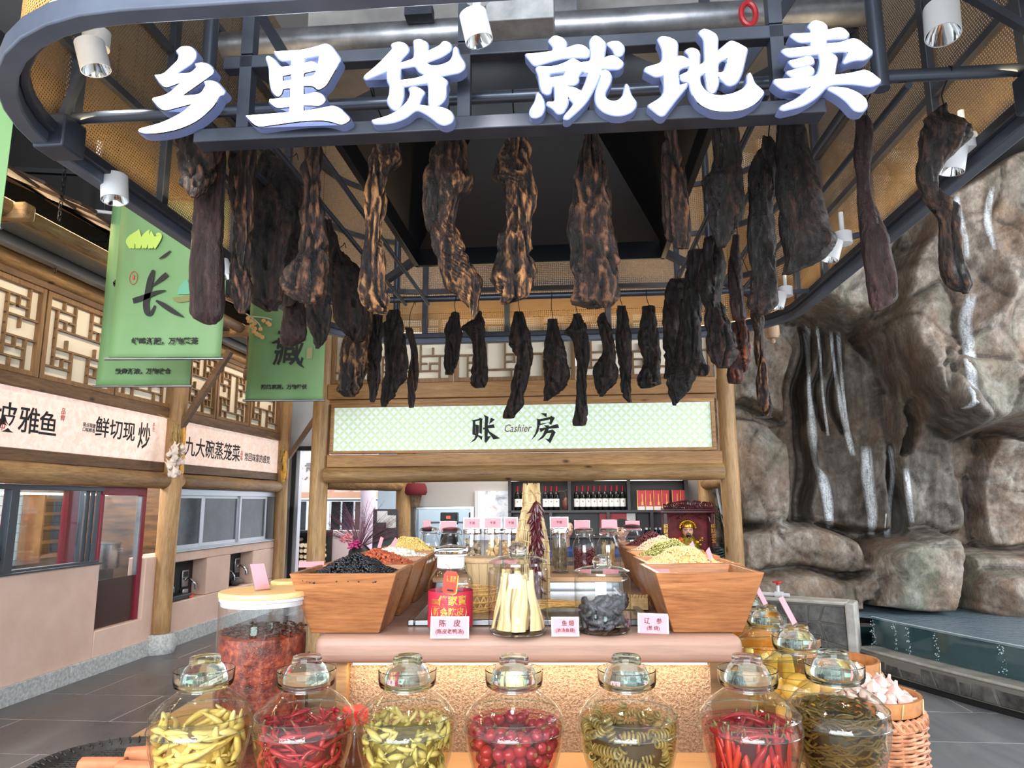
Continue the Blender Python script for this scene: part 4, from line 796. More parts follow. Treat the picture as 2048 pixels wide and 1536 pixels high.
# pool: flagstone end wall, curved low wall, glass front, water
M_flag = mat('dark_flagstone', srgb(46, 46, 46), .6, col2=srgb(112, 110, 108), scale=5, bump=.5, bscale=14, bd=.02); M_mort = mat('pale_mortar', srgb(120, 116, 110), .9); M_conc = mat('pale_concrete', srgb(190, 186, 178), .85, col2=srgb(150, 146, 138), scale=6, bump=.2)
def flagstones(parent, pts, z0, z1, cols, rows, seed, lean=0.0):
    """irregular stones on the face under the polyline pts (floor points, the viewer's side)"""
    rr = random.Random(seed); P = [Vector((a, b, 0)) for a, b in pts]; L = [0]
    for a, b in zip(P, P[1:]): L.append(L[-1]+(b-a).length)
    def at(u, z, out):
        s = u*L[-1]; i = max(k for k in range(len(P)-1) if L[k] <= s+1e-9); d = (P[i+1]-P[i]).normalized(); n = Vector((d.y, -d.x, 0))
        if n.dot(-P[i]) < 0: n = -n
        return P[i] + d*(s-L[i]) + n*(out - lean*(z-z0)) + Vector((0, 0, z))
    cr = [[(min(max((i + (rr.uniform(-.34, .34) if 0 < i < cols else 0))/cols, 0), 1), z0+(z1-z0)*((j + (rr.uniform(-.33, .33) if 0 < j < rows else 0))/rows)) for i in range(cols+1)] for j in range(rows+1)]
    for j in range(rows):
        for i in range(cols):
            q = [cr[j][i], cr[j][i+1], cr[j+1][i+1], cr[j+1][i]]
            if rr.random() < .45: q.insert(2, ((q[1][0]*.5+q[2][0]*.5+.02/cols), (q[1][1]+q[2][1])/2))
            cx = sum(a for a, b in q)/len(q); cz = sum(b for a, b in q)/len(q); g = .93; o = rr.uniform(.008, .022); n = len(q)
            Q = [(cx+(a-cx)*g, cz+(b-cz)*g) for a, b in q]
            vs = [at(a, b, -.005) for a, b in Q] + [at(a, b, o) for a, b in Q]; MB().add(vs, [tuple(range(n, 2*n))] + [(k, (k+1) % n, (k+1) % n+n, k+n) for k in range(n)]).build('flagstone', M_flag, parent, bevel=.006)
ew = thing('trim_2', kind='structure')
E0, E1 = PZ(1490, 1194, .62), PZ(1690, 1207, .62); ed_ = (E1-E0).normalized(); en = Vector((ed_.y, -ed_.x, 0)); en = en if en.dot(-E0) > 0 else -en
Mx = Matrix((ed_, -en, Vector((0, 0, 1)))).transposed().to_4x4(); Mx.translation = (E0.x, E0.y, 0); LE = (E1-E0).length
MB().box(0, LE, 0, .22, 0, .62, M=Mx).build('end_wall', M_mort, ew); MB().box(-.02, LE+.02, -.03, .24, .60, .635, M=Mx).build('coping', M_conc, ew, bevel=.012); MB().box(LE, LE+.09, -.05, .24, 0, .63, M=Mx).build('pilaster', M_conc, ew, bevel=.015)
flagstones(ew, [(E0.x, E0.y), (E1.x, E1.y)], .02, .59, 5, 3, 3)
path = [(3.30, 7.15), (3.36, 6.85), (3.46, 6.50), (3.60, 6.05), (3.78, 5.55), (4.02, 5.0), (4.34, 4.4), (4.8, 3.7)]
pth = [Vector((a, b, 0)) for a, b in path]; pth = spline(pth, 4)
def off(d):
    o = []
    for i, p in enumerate(pth):
        tdir = (pth[min(i+1, len(pth)-1)]-pth[max(i-1, 0)]).normalized(); n = Vector((-tdir.y, tdir.x, 0)); n = n if n.x > 0 else -n; o.append(p+n*d)
    return o
def wallstrip(name, m, d0, d1, z0, z1, par, **kw):
    a, b = off(d0), off(d1); vs = []; fs = []
    for p, q in zip(a, b): vs += [(p.x, p.y, z0), (q.x, q.y, z0), (q.x, q.y, z1), (p.x, p.y, z1)]
    for i in range(len(a)-1):
        for j in range(4): fs.append((i*4+j, i*4+(j+1) % 4, i*4+4+(j+1) % 4, i*4+4+j))
    fs += [(3, 2, 1, 0), tuple(len(vs)-4+j for j in range(4))]; return MB().add(vs, fs).build(name, m, par, **kw)
lw = thing('trim_3', kind='structure'); wallstrip('low_wall', M_mort, .02, .30, 0, .18, lw); wallstrip('ledge', M_conc, .06, .30, .18, .205, lw, bevel=.008); wallstrip('plinth', M_black, -.03, .02, 0, .035, lw)
flagstones(lw, [(p.x, p.y) for p in off(.02)], .04, .175, 20, 1, 5, .12)
gl = thing('window_20', kind='structure'); wallstrip('glass_front', M_acryl, .235, .247, .205, .475, gl); wallstrip('glass_edge', mat('pale_glass_edge', srgb(190, 214, 214), .2), .233, .249, .475, .479, gl)
t = NT('pool_water_surface'); wv = t.noise(t.coord((1, 2.2, 1)), 9, 4, .6, .8); wv2 = t.noise(t.coord(), 34, 3, .6, .4); t.set(base=srgb(116, 136, 148), rough=.10, spec=.9, metal=0); t.bump(t.math('ADD', wv, t.math('MULTIPLY', wv2, .5)), .55, .03); M_wsurf = t.mat
inner = off(.25); sv = [(p.x, p.y, .455) for p in inner] + [(7.2, 4.2, .455), (7.2, 8.6, .455), (3.4, 8.9, .455), (3.2, 7.5, .455)]
wt = thing('pool_water', 'rippling grey blue water in the glass fronted pool under the rock wall', 'water')
MB().add(sv, [tuple(range(len(sv)))]).build('water_surface', M_wsurf, wt, fix=False)
t = NT('teal_water'); t.N.remove(t.bsdf); df = t.n('ShaderNodeBsdfPrincipled', ins={'Base Color': (*srgb(66, 108, 112), 1), 'Roughness': .1}); tr = t.n('ShaderNodeBsdfTransparent', ins={0: (*srgb(150, 200, 204), 1)}); mx = t.n('ShaderNodeMixShader', ins={0: .6}); t.l(tr.outputs[0], mx.inputs[1]); t.l(df.outputs[0], mx.inputs[2]); t.l(mx.outputs[0], t.out.inputs[0]); M_teal = t.mat
wallstrip('water_body', M_teal, .255, .262, .206, .452, wt)
MB().add([(p.x, p.y, .1) for p in off(.26)] + [(7.2, 4.2, .1), (7.2, 8.6, .1), (3.4, 8.9, .1)], [tuple(range(len(pth)+3))]).build('pool_floor', mat('teal_tile', srgb(60, 100, 104), .5, col2=srgb(40, 74, 80), scale=4), wr, fix=False)
M_bub = mat('air_bubbles', srgb(220, 238, 240), .15)
for i, (px, dx) in enumerate(((1738, .30), (1788, .29), (1812, .33), (1868, .30), (2000, .30))):
    g = off(.258); k = min(range(len(g)), key=lambda q: abs((1024 + F*g[q].x/(g[q].y*math.cos(PIT)-1.2*math.sin(PIT))) - px)); c = g[k]; mb = MB()
    for _ in range(70): mb.sphere((c.x+R.gauss(0, .016), c.y+R.gauss(0, .012), R.uniform(.21, .45)), R.uniform(.002, .006), 5, 4)
    tag(mb.build('bubbles', M_bub, None), ['bubble column nearest the end pilaster in the tank', 'widest bubble column in the glass tank', 'faint bubble column next to the widest one', 'bubble column before the dark pump stand', 'bubble column near the far end of the curved glass'][i], 'bubbles', kind='stuff')
g = off(.34); k = 13; c = g[12]; st_ = thing('pump_stand', 'dark pipe stand with slanting arms under the water', 'stand', (c.x, c.y, .1)); mb = MB().cyl((0,0,0), (0,0,.36), .018)
for z in (.18, .26, .33): mb.cyl((0, 0, z), (.14, -.16, z-.10), .010)
mb.build('pipes', mat('dark_teal_pipe', srgb(30, 60, 66), .5), st_)
fp = PZ(1552, 1190, .66); fc = thing('garden_tap', 'white plastic pipe and tap with red handle on the pool wall', 'tap', fp, math.atan2(ed_.y, ed_.x))
MB().cyl((-.5, .05, 0), (.12, .05, 0), .02).cyl((-.02, .05, 0), (.06, .05, 0), .032).cyl((.01, .05, 0), (.01, .05, .09), .018).build('pipe_body', M_white, fc); MB().cyl((.01, .05, .09), (.01, .05, .12), .012).lathe([(.045, .115), (.05, .12), (.045, .13), (.0, .13)], 10, (.01, .05, 0)).build('red_handle', mat('tap_red', srgb(206, 30, 50), .4), fc)
q = PY(1546, 688, 6.9); p = thing('carved_drop', 'pale carved wooden drop finial in front of the rock wall', 'finial', q)
MB().lathe([(0, 0), (.02, .008), (.03, .03), (.02, .05), (.055, .06), (.07, .10), (.07, .18), (.055, .20), (.068, .215), (.068, .235), (.05, .25), (.058, .28), (.058, 2.2)], 14, wob=lambda a, z: .09*abs(math.cos(a*4)) if .09 < z < .19 else 0).build('turned_post', wood('pale_carving', 'z', srgb(146, 112, 84), srgb(196, 166, 134), knots=False), p)
q = rock_point(1527, 838, .06); tag(MB().lathe([(.05, 0), (.10, .012), (.12, .02), (.10, .016), (.0, .012)], 16).build('stone_dish', M_conc, None, q), 'flat pale dish lying on the rock ledge below the last meat strip', 'dish')
MB().box(3.2, 9, 9.8, 9.9, 0, 5.6).build('back_fill', M_dark, wr)
# ================================================================ HANGING CANOPY, HOOD, SIGN, SPOTLIGHTS (frame K)
cn = thing('hanging_canopy', 'black steel canopy frame with gold perforated mesh hanging over the counter', 'canopy', (0, 0, 0), K.rz)
CU0, CU1, CV0, CV1, CR = -1.60, 1.36, 1.39, 4.72, .60
def ring(d=0.0, n=10):
    u0, u1, v0, v1, r = CU0-d, CU1+d, CV0-d, CV1+d, CR+d; o = []
    for cx, cy, a0 in ((u1-r, v0+r, -90), (u1-r, v1-r, 0), (u0+r, v1-r, 90), (u0+r, v0+r, 180)):
        for i in range(n+1): a = math.radians(a0+90*i/n); o.append((cx+r*math.cos(a), cy+r*math.sin(a)))
    return o
def ring_rail(z, h, w, d=0.0):
    a, b = ring(d), ring(d+w); n = len(a); vs = []; fs = []
    for (x, y), (X, Y) in zip(a, b): vs += [(x, y, z), (X, Y, z), (X, Y, z+h), (x, y, z+h)]
    for i in range(n):
        k = (i+1) % n
        for j in range(4): fs.append((i*4+j, i*4+(j+1) % 4, k*4+(j+1) % 4, k*4+j))
    return MB().add(vs, fs)
ring_rail(2.70, .060, .05).build('bottom_rail', mat('rail_grey_steel', srgb(94, 102, 118), .36, .25, col2=srgb(76, 83, 98), scale=4), cn, bevel=.005); ring_rail(2.735, .035, .022, -.022).build('inner_rail', M_steelblk, cn, bevel=.004)
for z in (3.06, 3.42, 3.78): ring_rail(z, .03, .03, -.01).build('hoop', M_steelblk, cn)
# perforated sheet: holes cut by the pattern, 16 mm pitch, staggered
t = NT('gold_perforated_sheet'); uv = t.n('ShaderNodeUVMap'); mp = t.n('ShaderNodeMapping', ins={0: uv.outputs[0], 'Scale': (1/.0120, 1/.0108, 1)}); sx = t.n('ShaderNodeSeparateXYZ', ins={0: mp.outputs[0]})
row = t.math('FLOOR', sx.outputs[1]); ox = t.math('MULTIPLY', t.math('MODULO', row, 2.0), .5); fx = t.math('SUBTRACT', t.math('FRACT', t.math('ADD', sx.outputs[0], ox)), .5); fy = t.math('SUBTRACT', t.math('FRACT', sx.outputs[1]), .5)
r2 = t.math('SQRT', t.math('ADD', t.math('MULTIPLY', fx, fx), t.math('MULTIPLY', t.math('MULTIPLY', fy, fy), .8))); al = t.math('GREATER_THAN', r2, .235)
t.set(base=srgb(140, 112, 76), rough=.42, metal=.45, alpha=al); t.bump(t.math('MULTIPLY', t.math('MINIMUM', t.math('SUBTRACT', r2, .235), .12), 4.0), .5, .004); M_mesh = t.mat
t = NT('gold_square_mesh'); uv = t.n('ShaderNodeUVMap'); mp = t.n('ShaderNodeMapping', ins={0: uv.outputs[0], 'Scale': (1/.0135, 1/.0135, 1)}); sx = t.n('ShaderNodeSeparateXYZ', ins={0: mp.outputs[0]})
fx = t.math('ABSOLUTE', t.math('SUBTRACT', t.math('FRACT', sx.outputs[0]), .5)); fy = t.math('ABSOLUTE', t.math('SUBTRACT', t.math('FRACT', sx.outputs[1]), .5)); al = t.math('GREATER_THAN', t.math('MAXIMUM', fx, fy), .27)
t.set(base=srgb(168, 128, 80), rough=.45, metal=.4, alpha=al); M_mesh2 = t.mat
def mesh_panel(P, z0, z1, m, name='mesh_panel'):
    n = len(P); me = bpy.data.meshes.new(name); vs = [(x, y, z0) for x, y in P] + [(x, y, z1) for x, y in P]; me.from_pydata(vs, [], [(i, i+1, n+i+1, n+i) for i in range(n-1)])
    L = [0.0]
    for a, b in zip(P, P[1:]): L.append(L[-1]+math.hypot(a[0]-b[0], a[1]-b[1]))
    uvl = me.uv_layers.new(name='UVMap')
    for lp in me.loops: k = lp.vertex_index; uvl.data[lp.index].uv = (L[k % n], 0 if k < n else z1-z0)
    me.materials.append(m); me.polygons.foreach_set('use_smooth', [True]*len(me.polygons)); o = bpy.data.objects.new(name, me); COL.objects.link(o); o.parent = cn; KIDS.setdefault(cn.name, []).append(o)
rg = ring(.012, 12); N_ = 13
c_fr, c_br, c_bl, c_fl = rg[0:13], rg[13:26], rg[26:39], rg[39:52]
ZT = 4.3
mesh_panel(c_fr, 2.762, ZT, M_mesh); mesh_panel(c_br, 2.762, ZT, M_mesh2); mesh_panel(c_bl, 2.762, ZT, M_mesh2); mesh_panel(c_fl, 2.762, ZT, M_mesh)
vs_ = [1.99, 2.5, 3.1, 3.68, 4.12]
for a, b in zip(vs_, vs_[1:]): mesh_panel([(CU1+.012, a), (CU1+.012, b)], 2.762, ZT, M_mesh); mesh_panel([(CU0-.012, b), (CU0-.012, a)], 2.762, ZT, M_mesh)
us_ = [CU0+CR, -.42, .28, CU1-CR]
for a, b in zip(us_, us_[1:]): mesh_panel([(b, CV1+.012), (a, CV1+.012)], 2.762, ZT, M_mesh2)
for v in vs_:
    for u in (CU0-.005, CU1+.005): MB().box(u-.02, u+.02, v-.02, v+.02, 2.75, ZT).build('post', M_steelblk, cn, bevel=.003)
for u in us_: MB().box(u-.018, u+.018, CV1-.02, CV1+.02, 2.75, ZT).build('post', M_steelblk, cn, bevel=.003); MB().box(u-.018, u+.018, CV0-.02, CV0+.02, 2.78, ZT).build('post', M_steelblk, cn, bevel=.003)
for u in (CU0+.01, CU1-.01):   # box brackets on the rail and slanting stays to the hood
    MB().box(u-.05, u+.05, 1.88, 1.98, 2.69, 2.80).build('bracket', M_steelblk, cn, bevel=.006)
for (u0, v0, z0), (u1, v1, z1) in (((CU0, 3.1, 3.8), (-.92, 2.5, 3.1)), ((CU0+.1, 4.3, 2.8), (-.92, 4.0, 3.05)), ((CU1, 3.1, 3.8), (.57, 2.5, 3.1)), ((CU1-.1, 4.3, 2.8), (.57, 4.0, 3.05)), ((CU0, 2.5, 4.2), (-.95, 2.45, 3.1)), ((CU1, 2.5, 4.2), (.6, 2.45, 3.1))): MB().bar((u0, v0, z0), (u1, v1, z1), .04).build('stay', M_steelblk, cn)
M_rod = mat('hanging_rod_steel', srgb(70, 76, 88), .3, .6)
RZ_ = 2.82
def rod(p, q): MB().cyl(p, q, .019 if abs(p[1]-q[1]) < .1 else .011, n=14).build('hanging_rod', M_rod, cn)
rod((CU0, 1.95, RZ_), (CU1, 1.95, RZ_)); rod((CU0+.1, 4.05, RZ_), (CU1-.1, 4.05, RZ_)); rod((-.98, 1.95, RZ_-.03), (-.98, 4.05, RZ_-.03)); rod((.72, 1.95, RZ_-.03), (.72, 4.05, RZ_-.03)); rod((-1.25, 1.95, RZ_-.03), (-1.25, 4.05, RZ_-.03)); rod((1.0, 1.95, RZ_-.03), (1.0, 4.05, RZ_-.03)); rod((-.84, 1.95, RZ_-.03), (-.84, 4.05, RZ_-.03)); rod((-1.12, 1.95, RZ_-.03), (-1.12, 4.05, RZ_-.03)); rod((.6, 1.95, RZ_-.03), (.6, 4.05, RZ_-.03)); rod((.86, 1.95, RZ_-.03), (.86, 4.05, RZ_-.03))
for u in (-1.1, .9): MB().cyl((u, 1.9, 2.75), (u, 1.9, 5.6), .022).build('suspension_rod', M_rod, cn); MB().cyl((u, 4.3, 2.75), (u, 4.3, 5.6), .022).build('suspension_rod', M_rod, cn)
def led_line(pts, m):
    mb = MB()
    for a, b in zip(pts, pts[1:]): mb.bar((*a, 2.772), (*b, 2.772), .012, .008)
    return mb
led_line(ring(.005)[22:44], 0).build('led_strip', emis('canopy_led', (1, .84, .56), 3), cn); led_line(ring(.005)[:22], 0).build('led_strip', emis('canopy_led', (1, .84, .56), 3), cn); led_line(ring(.03)[33:44], 0).build('led_strip', emis('canopy_led', (1, .84, .56), 3), cn)
for u, v, sy in ((CU0+.09, 3.0, 2.4), (CU1-.09, 3.0, 2.4)): lamp('canopy_wash', 'AREA', K.W(u, v, 2.81), 4.0, (1, .76, .42), sy, K.W(u*1.12, v, 4.0), .05)
lamp('canopy_wash', 'AREA', K.W(-.1, 4.60, 2.81), 2.5, (1, .76, .42), 1.6, K.W(-.1, 4.7, 4.0), .05)
lamp('canopy_wash_outside', 'AREA', K.W(CU0+.14, 1.34, 2.80), 9, (1, .78, .44), .5, K.W(CU0+.2, 1.5, 4.0), .05)
# exhaust hood
hd = thing('exhaust_hood', 'black pyramid exhaust hood inside the canopy above the hanging meat', 'hood', K.W(-.17, 3.24, 3.02), K.rz)
M_hood = mat('black_hood_enamel', srgb(15, 17, 24), .3, .2)
def frustum(a0, b0, z0, a1, b1, z1): return [(-a0,-b0,z0),(a0,-b0,z0),(a0,b0,z0),(-a0,b0,z0),(-a1,-b1,z1),(a1,-b1,z1),(a1,b1,z1),(-a1,b1,z1)], [(0,1,5,4),(1,2,6,5),(2,3,7,6),(3,0,4,7)]
MB().add(*frustum(.73, .78, .10, .24, .26, .75)).add(*frustum(.735, .785, .10, .245, .265, .755)).build('hood_shell', M_hood, hd, fix=False)
mb = MB()
for s_ in (-1, 1): mb.box(-.75, .75, s_*.79-.015, s_*.79+.015, 0, .12).box(s_*.74-.015, s_*.74+.015, -.8, .8, 0, .12)
mb.build('hood_rim', M_hood, hd, bevel=.003); MB().box(-.24, .24, -.26, .26, .75, 1.68).build('duct', mat('galvanised_steel', srgb(150, 152, 158), .35, .8, col2=srgb(112, 114, 120), scale=9), hd)
MB().box(-.2, .2, .0, .2, .62, .70).build('filter', M_steel, hd)
# sheet-metal ducts and pipes under the ceiling
M_galv = mat('galvanised_steel', srgb(150, 152, 158), .35, .8)
dc = thing('ventilation_duct', 'long grey sheet metal duct crossing under the ceiling behind the sign', 'duct', K.W(0, 3.9, 0), K.rz); MB().box(-1.5, 1.25, -.28, .3, 4.16, 4.6).build('duct_run', mat('grey_duct', srgb(120, 118, 118), .5, .2, col2=srgb(150, 148, 146), scale=3), dc)
pp = thing('round_pipe', 'shiny silver pipe running across the ceiling behind the sign', 'pipe', K.W(0, 2.8, 0), K.rz); MB().cyl((-1.55, 0, 3.67), (1.3, 0, 3.67), .065, n=20).build('pipe_run', M_galv, pp)
tk = thing('galvanised_box', 'patchy galvanised ventilation box hanging above the sign gap', 'box', K.W(-.148, 2.3, 3.27), K.rz); MB().box(-.12, .12, -.1, .12, 0, .36).box(-.015, .015, -.015, .015, .36, 2.33).build('box_body', mat('patchy_zinc', srgb(124, 126, 128), .5, .15, col2=srgb(164, 166, 168), scale=9), tk, bevel=.004)
for i, (u, v) in enumerate(((-.62, 2.7), (.62, 2.8), (-.25, 2.5))): tag(MB().box(-.02, .02, -.02, .02, 0, 2.0).box(-.06, .06, -.03, .03, -.02, .03).build('ceiling_hanger', M_steelblk, None, K.W(u, v, 3.7), (0, 0, K.rz)), ['ceiling hanger strap behind the third sign letter', 'ceiling hanger strap behind the fifth sign letter', 'ceiling hanger strap behind the gap in the sign'][i], 'hanger')
q = PY(1497, 28, 2.6); hk = thing('red_shackle', 'small red lifting shackle hanging at the ceiling duct', 'shackle', q)
MB().tube([(.03*math.cos(a), 0, .05*math.sin(a)) for a in [i*math.pi/8 for i in range(17)]], .012, 8).cyl((0, 0, .05), (0, 0, 2.0), .006).build('shackle_ring', mat('shackle_red', srgb(170, 40, 50), .35), hk)
# ---------------- the glowing sign
SVN = 1.76
sn = thing('illuminated_sign', 'large glowing white calligraphy sign on a steel frame under the canopy rail', 'sign', K.W(0, SVN, 0), K.rz)
def SG(px, py): q = K.onf(px, py, SVN-.045); return (q.x, q.z)
t = NT('white_acrylic_lit'); t.set(base=(.9, .93, .97), rough=.4, emit=(.86, .93, 1.0), estr=2.2); M_lit = t.mat
t = NT('letter_return'); t.set(base=srgb(92, 104, 144), rough=.4, emit=(.42, .52, .95), estr=.05); M_ret = t.mat
def curve_mesh(loops, name, m, parent, ext, y, offs=0.0):
    c = bpy.data.curves.new(name, 'CURVE'); c.dimensions = '2D'; c.fill_mode = 'BOTH'; c.extrude = ext; c.offset = offs
    for lp in loops:
        s = c.splines.new('POLY'); s.points.add(len(lp)-1); s.use_cyclic_u = True
        for i, (a, b) in enumerate(lp): s.points[i].co = (a, b, 0, 1)
    o = bpy.data.objects.new(name, c); COL.objects.link(o); me = bpy.data.meshes.new_from_object(o.evaluated_get(bpy.context.evaluated_depsgraph_get())); bpy.data.objects.remove(o)
    me.materials.clear(); me.materials.append(m); me.name = name; ob = bpy.data.objects.new(name, me); COL.objects.link(ob); ob.parent = parent; ob.location = (0, y, 0); ob.rotation_euler = RX
    KIDS.setdefault(parent.name, []).append(ob); return ob
def smooth_loop(pts, x0, y0, k):
    P = [(x0+a/k, y0+b/k) for a, b in pts]; n = len(P); out = []
    for i in range(n):
        a, b, c = Vector(P[i-1]), Vector(P[i]), Vector(P[(i+1) % n]); e0, e1 = (a-b), (c-b); L = min(e0.length, e1.length)*.42
        cs = e0.normalized().dot(e1.normalized()) if e0.length > 1e-6 and e1.length > 1e-6 else 0
        L = L if cs < -.2 else min(L, 1.6)
        p, q = b+e0.normalized()*L, b+e1.normalized()*L
        for s in (0, .33, .67, 1): out.append(p*(1-s)**2 + b*2*s*(1-s) + q*s*s)
    return [SG(*p) for p in out]
def letter(loops, x0, y0, k):
    L = [smooth_loop(l, x0, y0, k) for l in loops]
    b = curve_mesh(L, 'letter', M_ret, sn, .017, -.024, .004); curve_mesh(L, 'letter_face', M_lit, b, .003, 0).location = (0, 0, .020); bpy.data.objects[b.name].children[0].rotation_euler = (0, 0, 0)
letter([[(413,190),(455,150),(530,145),(578,180),(580,235),(540,290),(380,395),(545,385),(600,330),(580,305),(640,290),(700,305),(742,350),(730,385),(440,590),(632,575),(680,490),(662,462),(720,450),(780,470),(838,540),(825,565),(790,580),(740,670),(600,800),(420,880),(240,912),(120,915),(75,900),(90,880),(300,825),(480,730),(577,640),(280,718),(200,620),(210,608),(340,575),(485,442),(295,515),(222,405),(300,395),(430,270),(440,215)]], 260, 60, 4.452)
letter([[(1285,195),(1540,180),(1660,150),(1745,122),(1790,145),(1865,250),(1860,280),(1740,490),(1670,530),(1630,490),(1540,490),(1540,580),(1600,570),(1655,552),(1720,580),(1742,620),(1690,668),(1540,660),(1540,725),(1690,700),(1810,675),(1870,700),(1952,780),(1950,800),(1885,838),(1740,795),(1540,800),(1120,858),(1032,765),(1420,735),(1425,675),(1300,690),(1240,640),(1245,618),(1430,605),(1430,510),(1355,515),(1345,565),(1310,590),(1265,550),(1245,460),(1240,320),(1212,245),(1235,232),(1290,270),(1335,335),(1440,322),(1440,252),(1340,268)],
        [(1545,240),(1690,212),(1678,310),(1625,280),(1545,300)], [(1540,375),(1665,348),(1645,408),(1540,425)], [(1352,400),(1438,385),(1438,448),(1355,460)]], 260, 60, 4.452)
letter([[(370,128),(430,105),(490,120),(520,165),(510,190),(445,260),(442,300),(575,255),(578,180),(570,95),(620,82),(680,110),(690,130),(685,195),(800,140),(830,100),(880,110),(900,140),(890,175),(820,225),(680,278),(685,305),(740,322),(820,312),(890,280),(920,230),(925,165),(940,152),(955,165),(965,215),(1020,300),(1015,335),(970,370),(790,402),(865,455),(850,490),(848,600),(800,655),(730,682),(705,660),(705,500),(690,460),(470,495),(470,600),(440,680),(405,708),(370,690),(340,650),(335,620),(355,570),(360,490),(335,450),(335,350),(140,432),(125,420),(140,400),(260,300),(385,165)],
        [(442,332),(585,308),(610,360),(685,395),(600,430),(440,450)], ], 700, 60, 4.452)
letter([[(527,520),(570,505),(620,520),(658,552),(632,590),(605,668),(700,680),(820,690),(890,720),(920,770),(900,815),(840,838),(790,822),(700,750),(590,692),(500,770),(400,810),(300,825),(215,825),(197,805),(330,770),(430,720),(520,630),(545,560)]], 700, 60, 4.452)
k = 5.12
letter([[(400,158),(440,118),(475,112),(540,135),(578,180),(562,245),(640,215),(700,200),(760,215),(812,262),(805,310),(780,322),(640,318),(500,335),(380,370),(260,405),(235,390),(163,298),(290,290),(445,268),(450,215)]], 1020, 50, k)
letter([[(270,440),(300,425),(440,430),(560,390),(640,343),(690,365),(720,388),(830,372),(835,290),(822,160),(850,120),(880,112),(920,130),(978,185),(970,240),(955,345),(1010,320),(1055,313),(1110,340),(1160,388),(1140,420),(1110,440),(935,432),(920,500),(860,640),(780,780),(680,880),(590,955),(555,950),(560,930),(630,850),(665,800),(590,715),(590,800),(540,890),(490,900),(440,840),(380,808),(385,790),(450,790),(465,770),(462,610),(425,615),(410,690),(380,700),(335,680),(310,620),(300,520)],
        [(400,485),(575,458),(560,520),(400,545)], [(580,600),(660,602),(700,570),(690,530),(735,455),(780,475),(808,470),(790,560),(735,685),(660,640),(585,632)]], 1020, 50, k)
letter([[(280,695),(310,715),(345,780),(350,850),(320,915),(265,938),(225,932),(205,890),(220,850),(265,780)]], 1020, 50, k)
letter([[(920,480),(975,462),(1015,480),(1037,530),(1020,590),(970,680),(965,730),(1000,770),(1060,785),(1120,770),(1165,720),(1180,640),(1190,605),(1210,625),(1230,710),(1290,790),(1285,830),(1240,880),(1160,912),(1060,915),(960,880),(895,820),(875,750),(885,670),(940,520)]], 1020, 50, k)
letter([[(1000,185),(1060,168),(1120,172),(1162,215),(1165,260),(1140,300),(1110,308),(1080,295),(1060,240)]], 1020, 50, k)
k = 4.096
letter([[(150,195),(180,175),(240,185),(307,218),(300,340),(350,338),(410,372),(408,320),(375,290),(420,268),(470,285),(487,315),(482,415),(538,385),(530,190),(487,140),(520,115),(560,125),(635,165),(630,305),(740,212),(790,225),(878,275),(870,310),(830,480),(790,550),(740,570),(710,560),(640,485),(640,570),(610,630),(590,636),(555,600),(540,460),(484,490),(490,560),(530,620),(590,655),(660,662),(760,648),(850,605),(885,560),(885,490),(900,475),(915,500),(935,560),(1010,625),(1010,650),(950,720),(850,770),(720,785),(590,775),(480,720),(420,620),(410,540),(345,530),(330,495),(405,460),(410,405),(308,435),(318,580),(385,560),(380,580),(290,690),(200,810),(175,818),(150,805),(70,740),(205,660),(200,480),(130,500),(40,450),(50,430),(192,390),(188,270)],
        [(633,380),(725,337),(715,400),(690,470),(635,475)]], 1280, 30, k)
letter([[(1383,88),(1410,55),(1440,47),(1500,62),(1533,95),(1530,125),(1635,102),(1680,120),(1713,160),(1700,182),(1527,190),(1520,240),(1640,228),(1740,192),(1790,205),(1902,295),(1900,320),(1845,360),(1760,358),(1680,388),(1670,378),(1720,292),(1640,288),(1540,300),(1618,348),(1605,400),(1590,493),(1720,480),(1840,450),(1890,470),(1970,535),(1965,550),(1900,578),(1740,552),(1545,560),(1460,660),(1340,735),(1180,772),(1150,762),(1165,745),(1290,690),(1420,573),(1190,612),(1140,580),(1100,545),(1105,530),(1460,503),(1487,380),(1470,308),(1220,335),(1165,290),(1185,280),(1408,258),(1410,205),(1310,217),(1238,165),(1250,155),(1408,150),(1410,112)]], 1280, 30, k)
letter([[(1222,378),(1300,360),(1390,335),(1420,360),(1425,390),(1270,425)]], 1280, 30, k); letter([[(1205,465),(1300,440),(1390,418),(1425,445),(1420,480),(1340,503),(1250,500)]], 1280, 30, k); letter([[(1545,600),(1570,590),(1690,598),(1790,640),(1850,690),(1862,740),(1840,775),(1800,782),(1760,770),(1690,690),(1620,640)]], 1280, 30, k)
a, b = SG(372, 270), SG(1665, 222)
MB().box(a[0], b[0], -.01, .05, 2.605, 2.645).build('frame_bar', M_steelblk, sn, bevel=.003); MB().box(a[0]+.05, b[0], .03, .07, 2.855, 2.895).build('frame_bar', M_steelblk, sn, bevel=.003)
for u in (a[0]+.12, -.28, b[0]-.1): MB().box(u-.018, u+.018, .03, .066, 2.62, 2.895).build('frame_upright', M_steelblk, sn); MB().box(u-.018, u+.018, .03, .066, 2.9, 5.6).build('hanger', M_steelblk, sn)
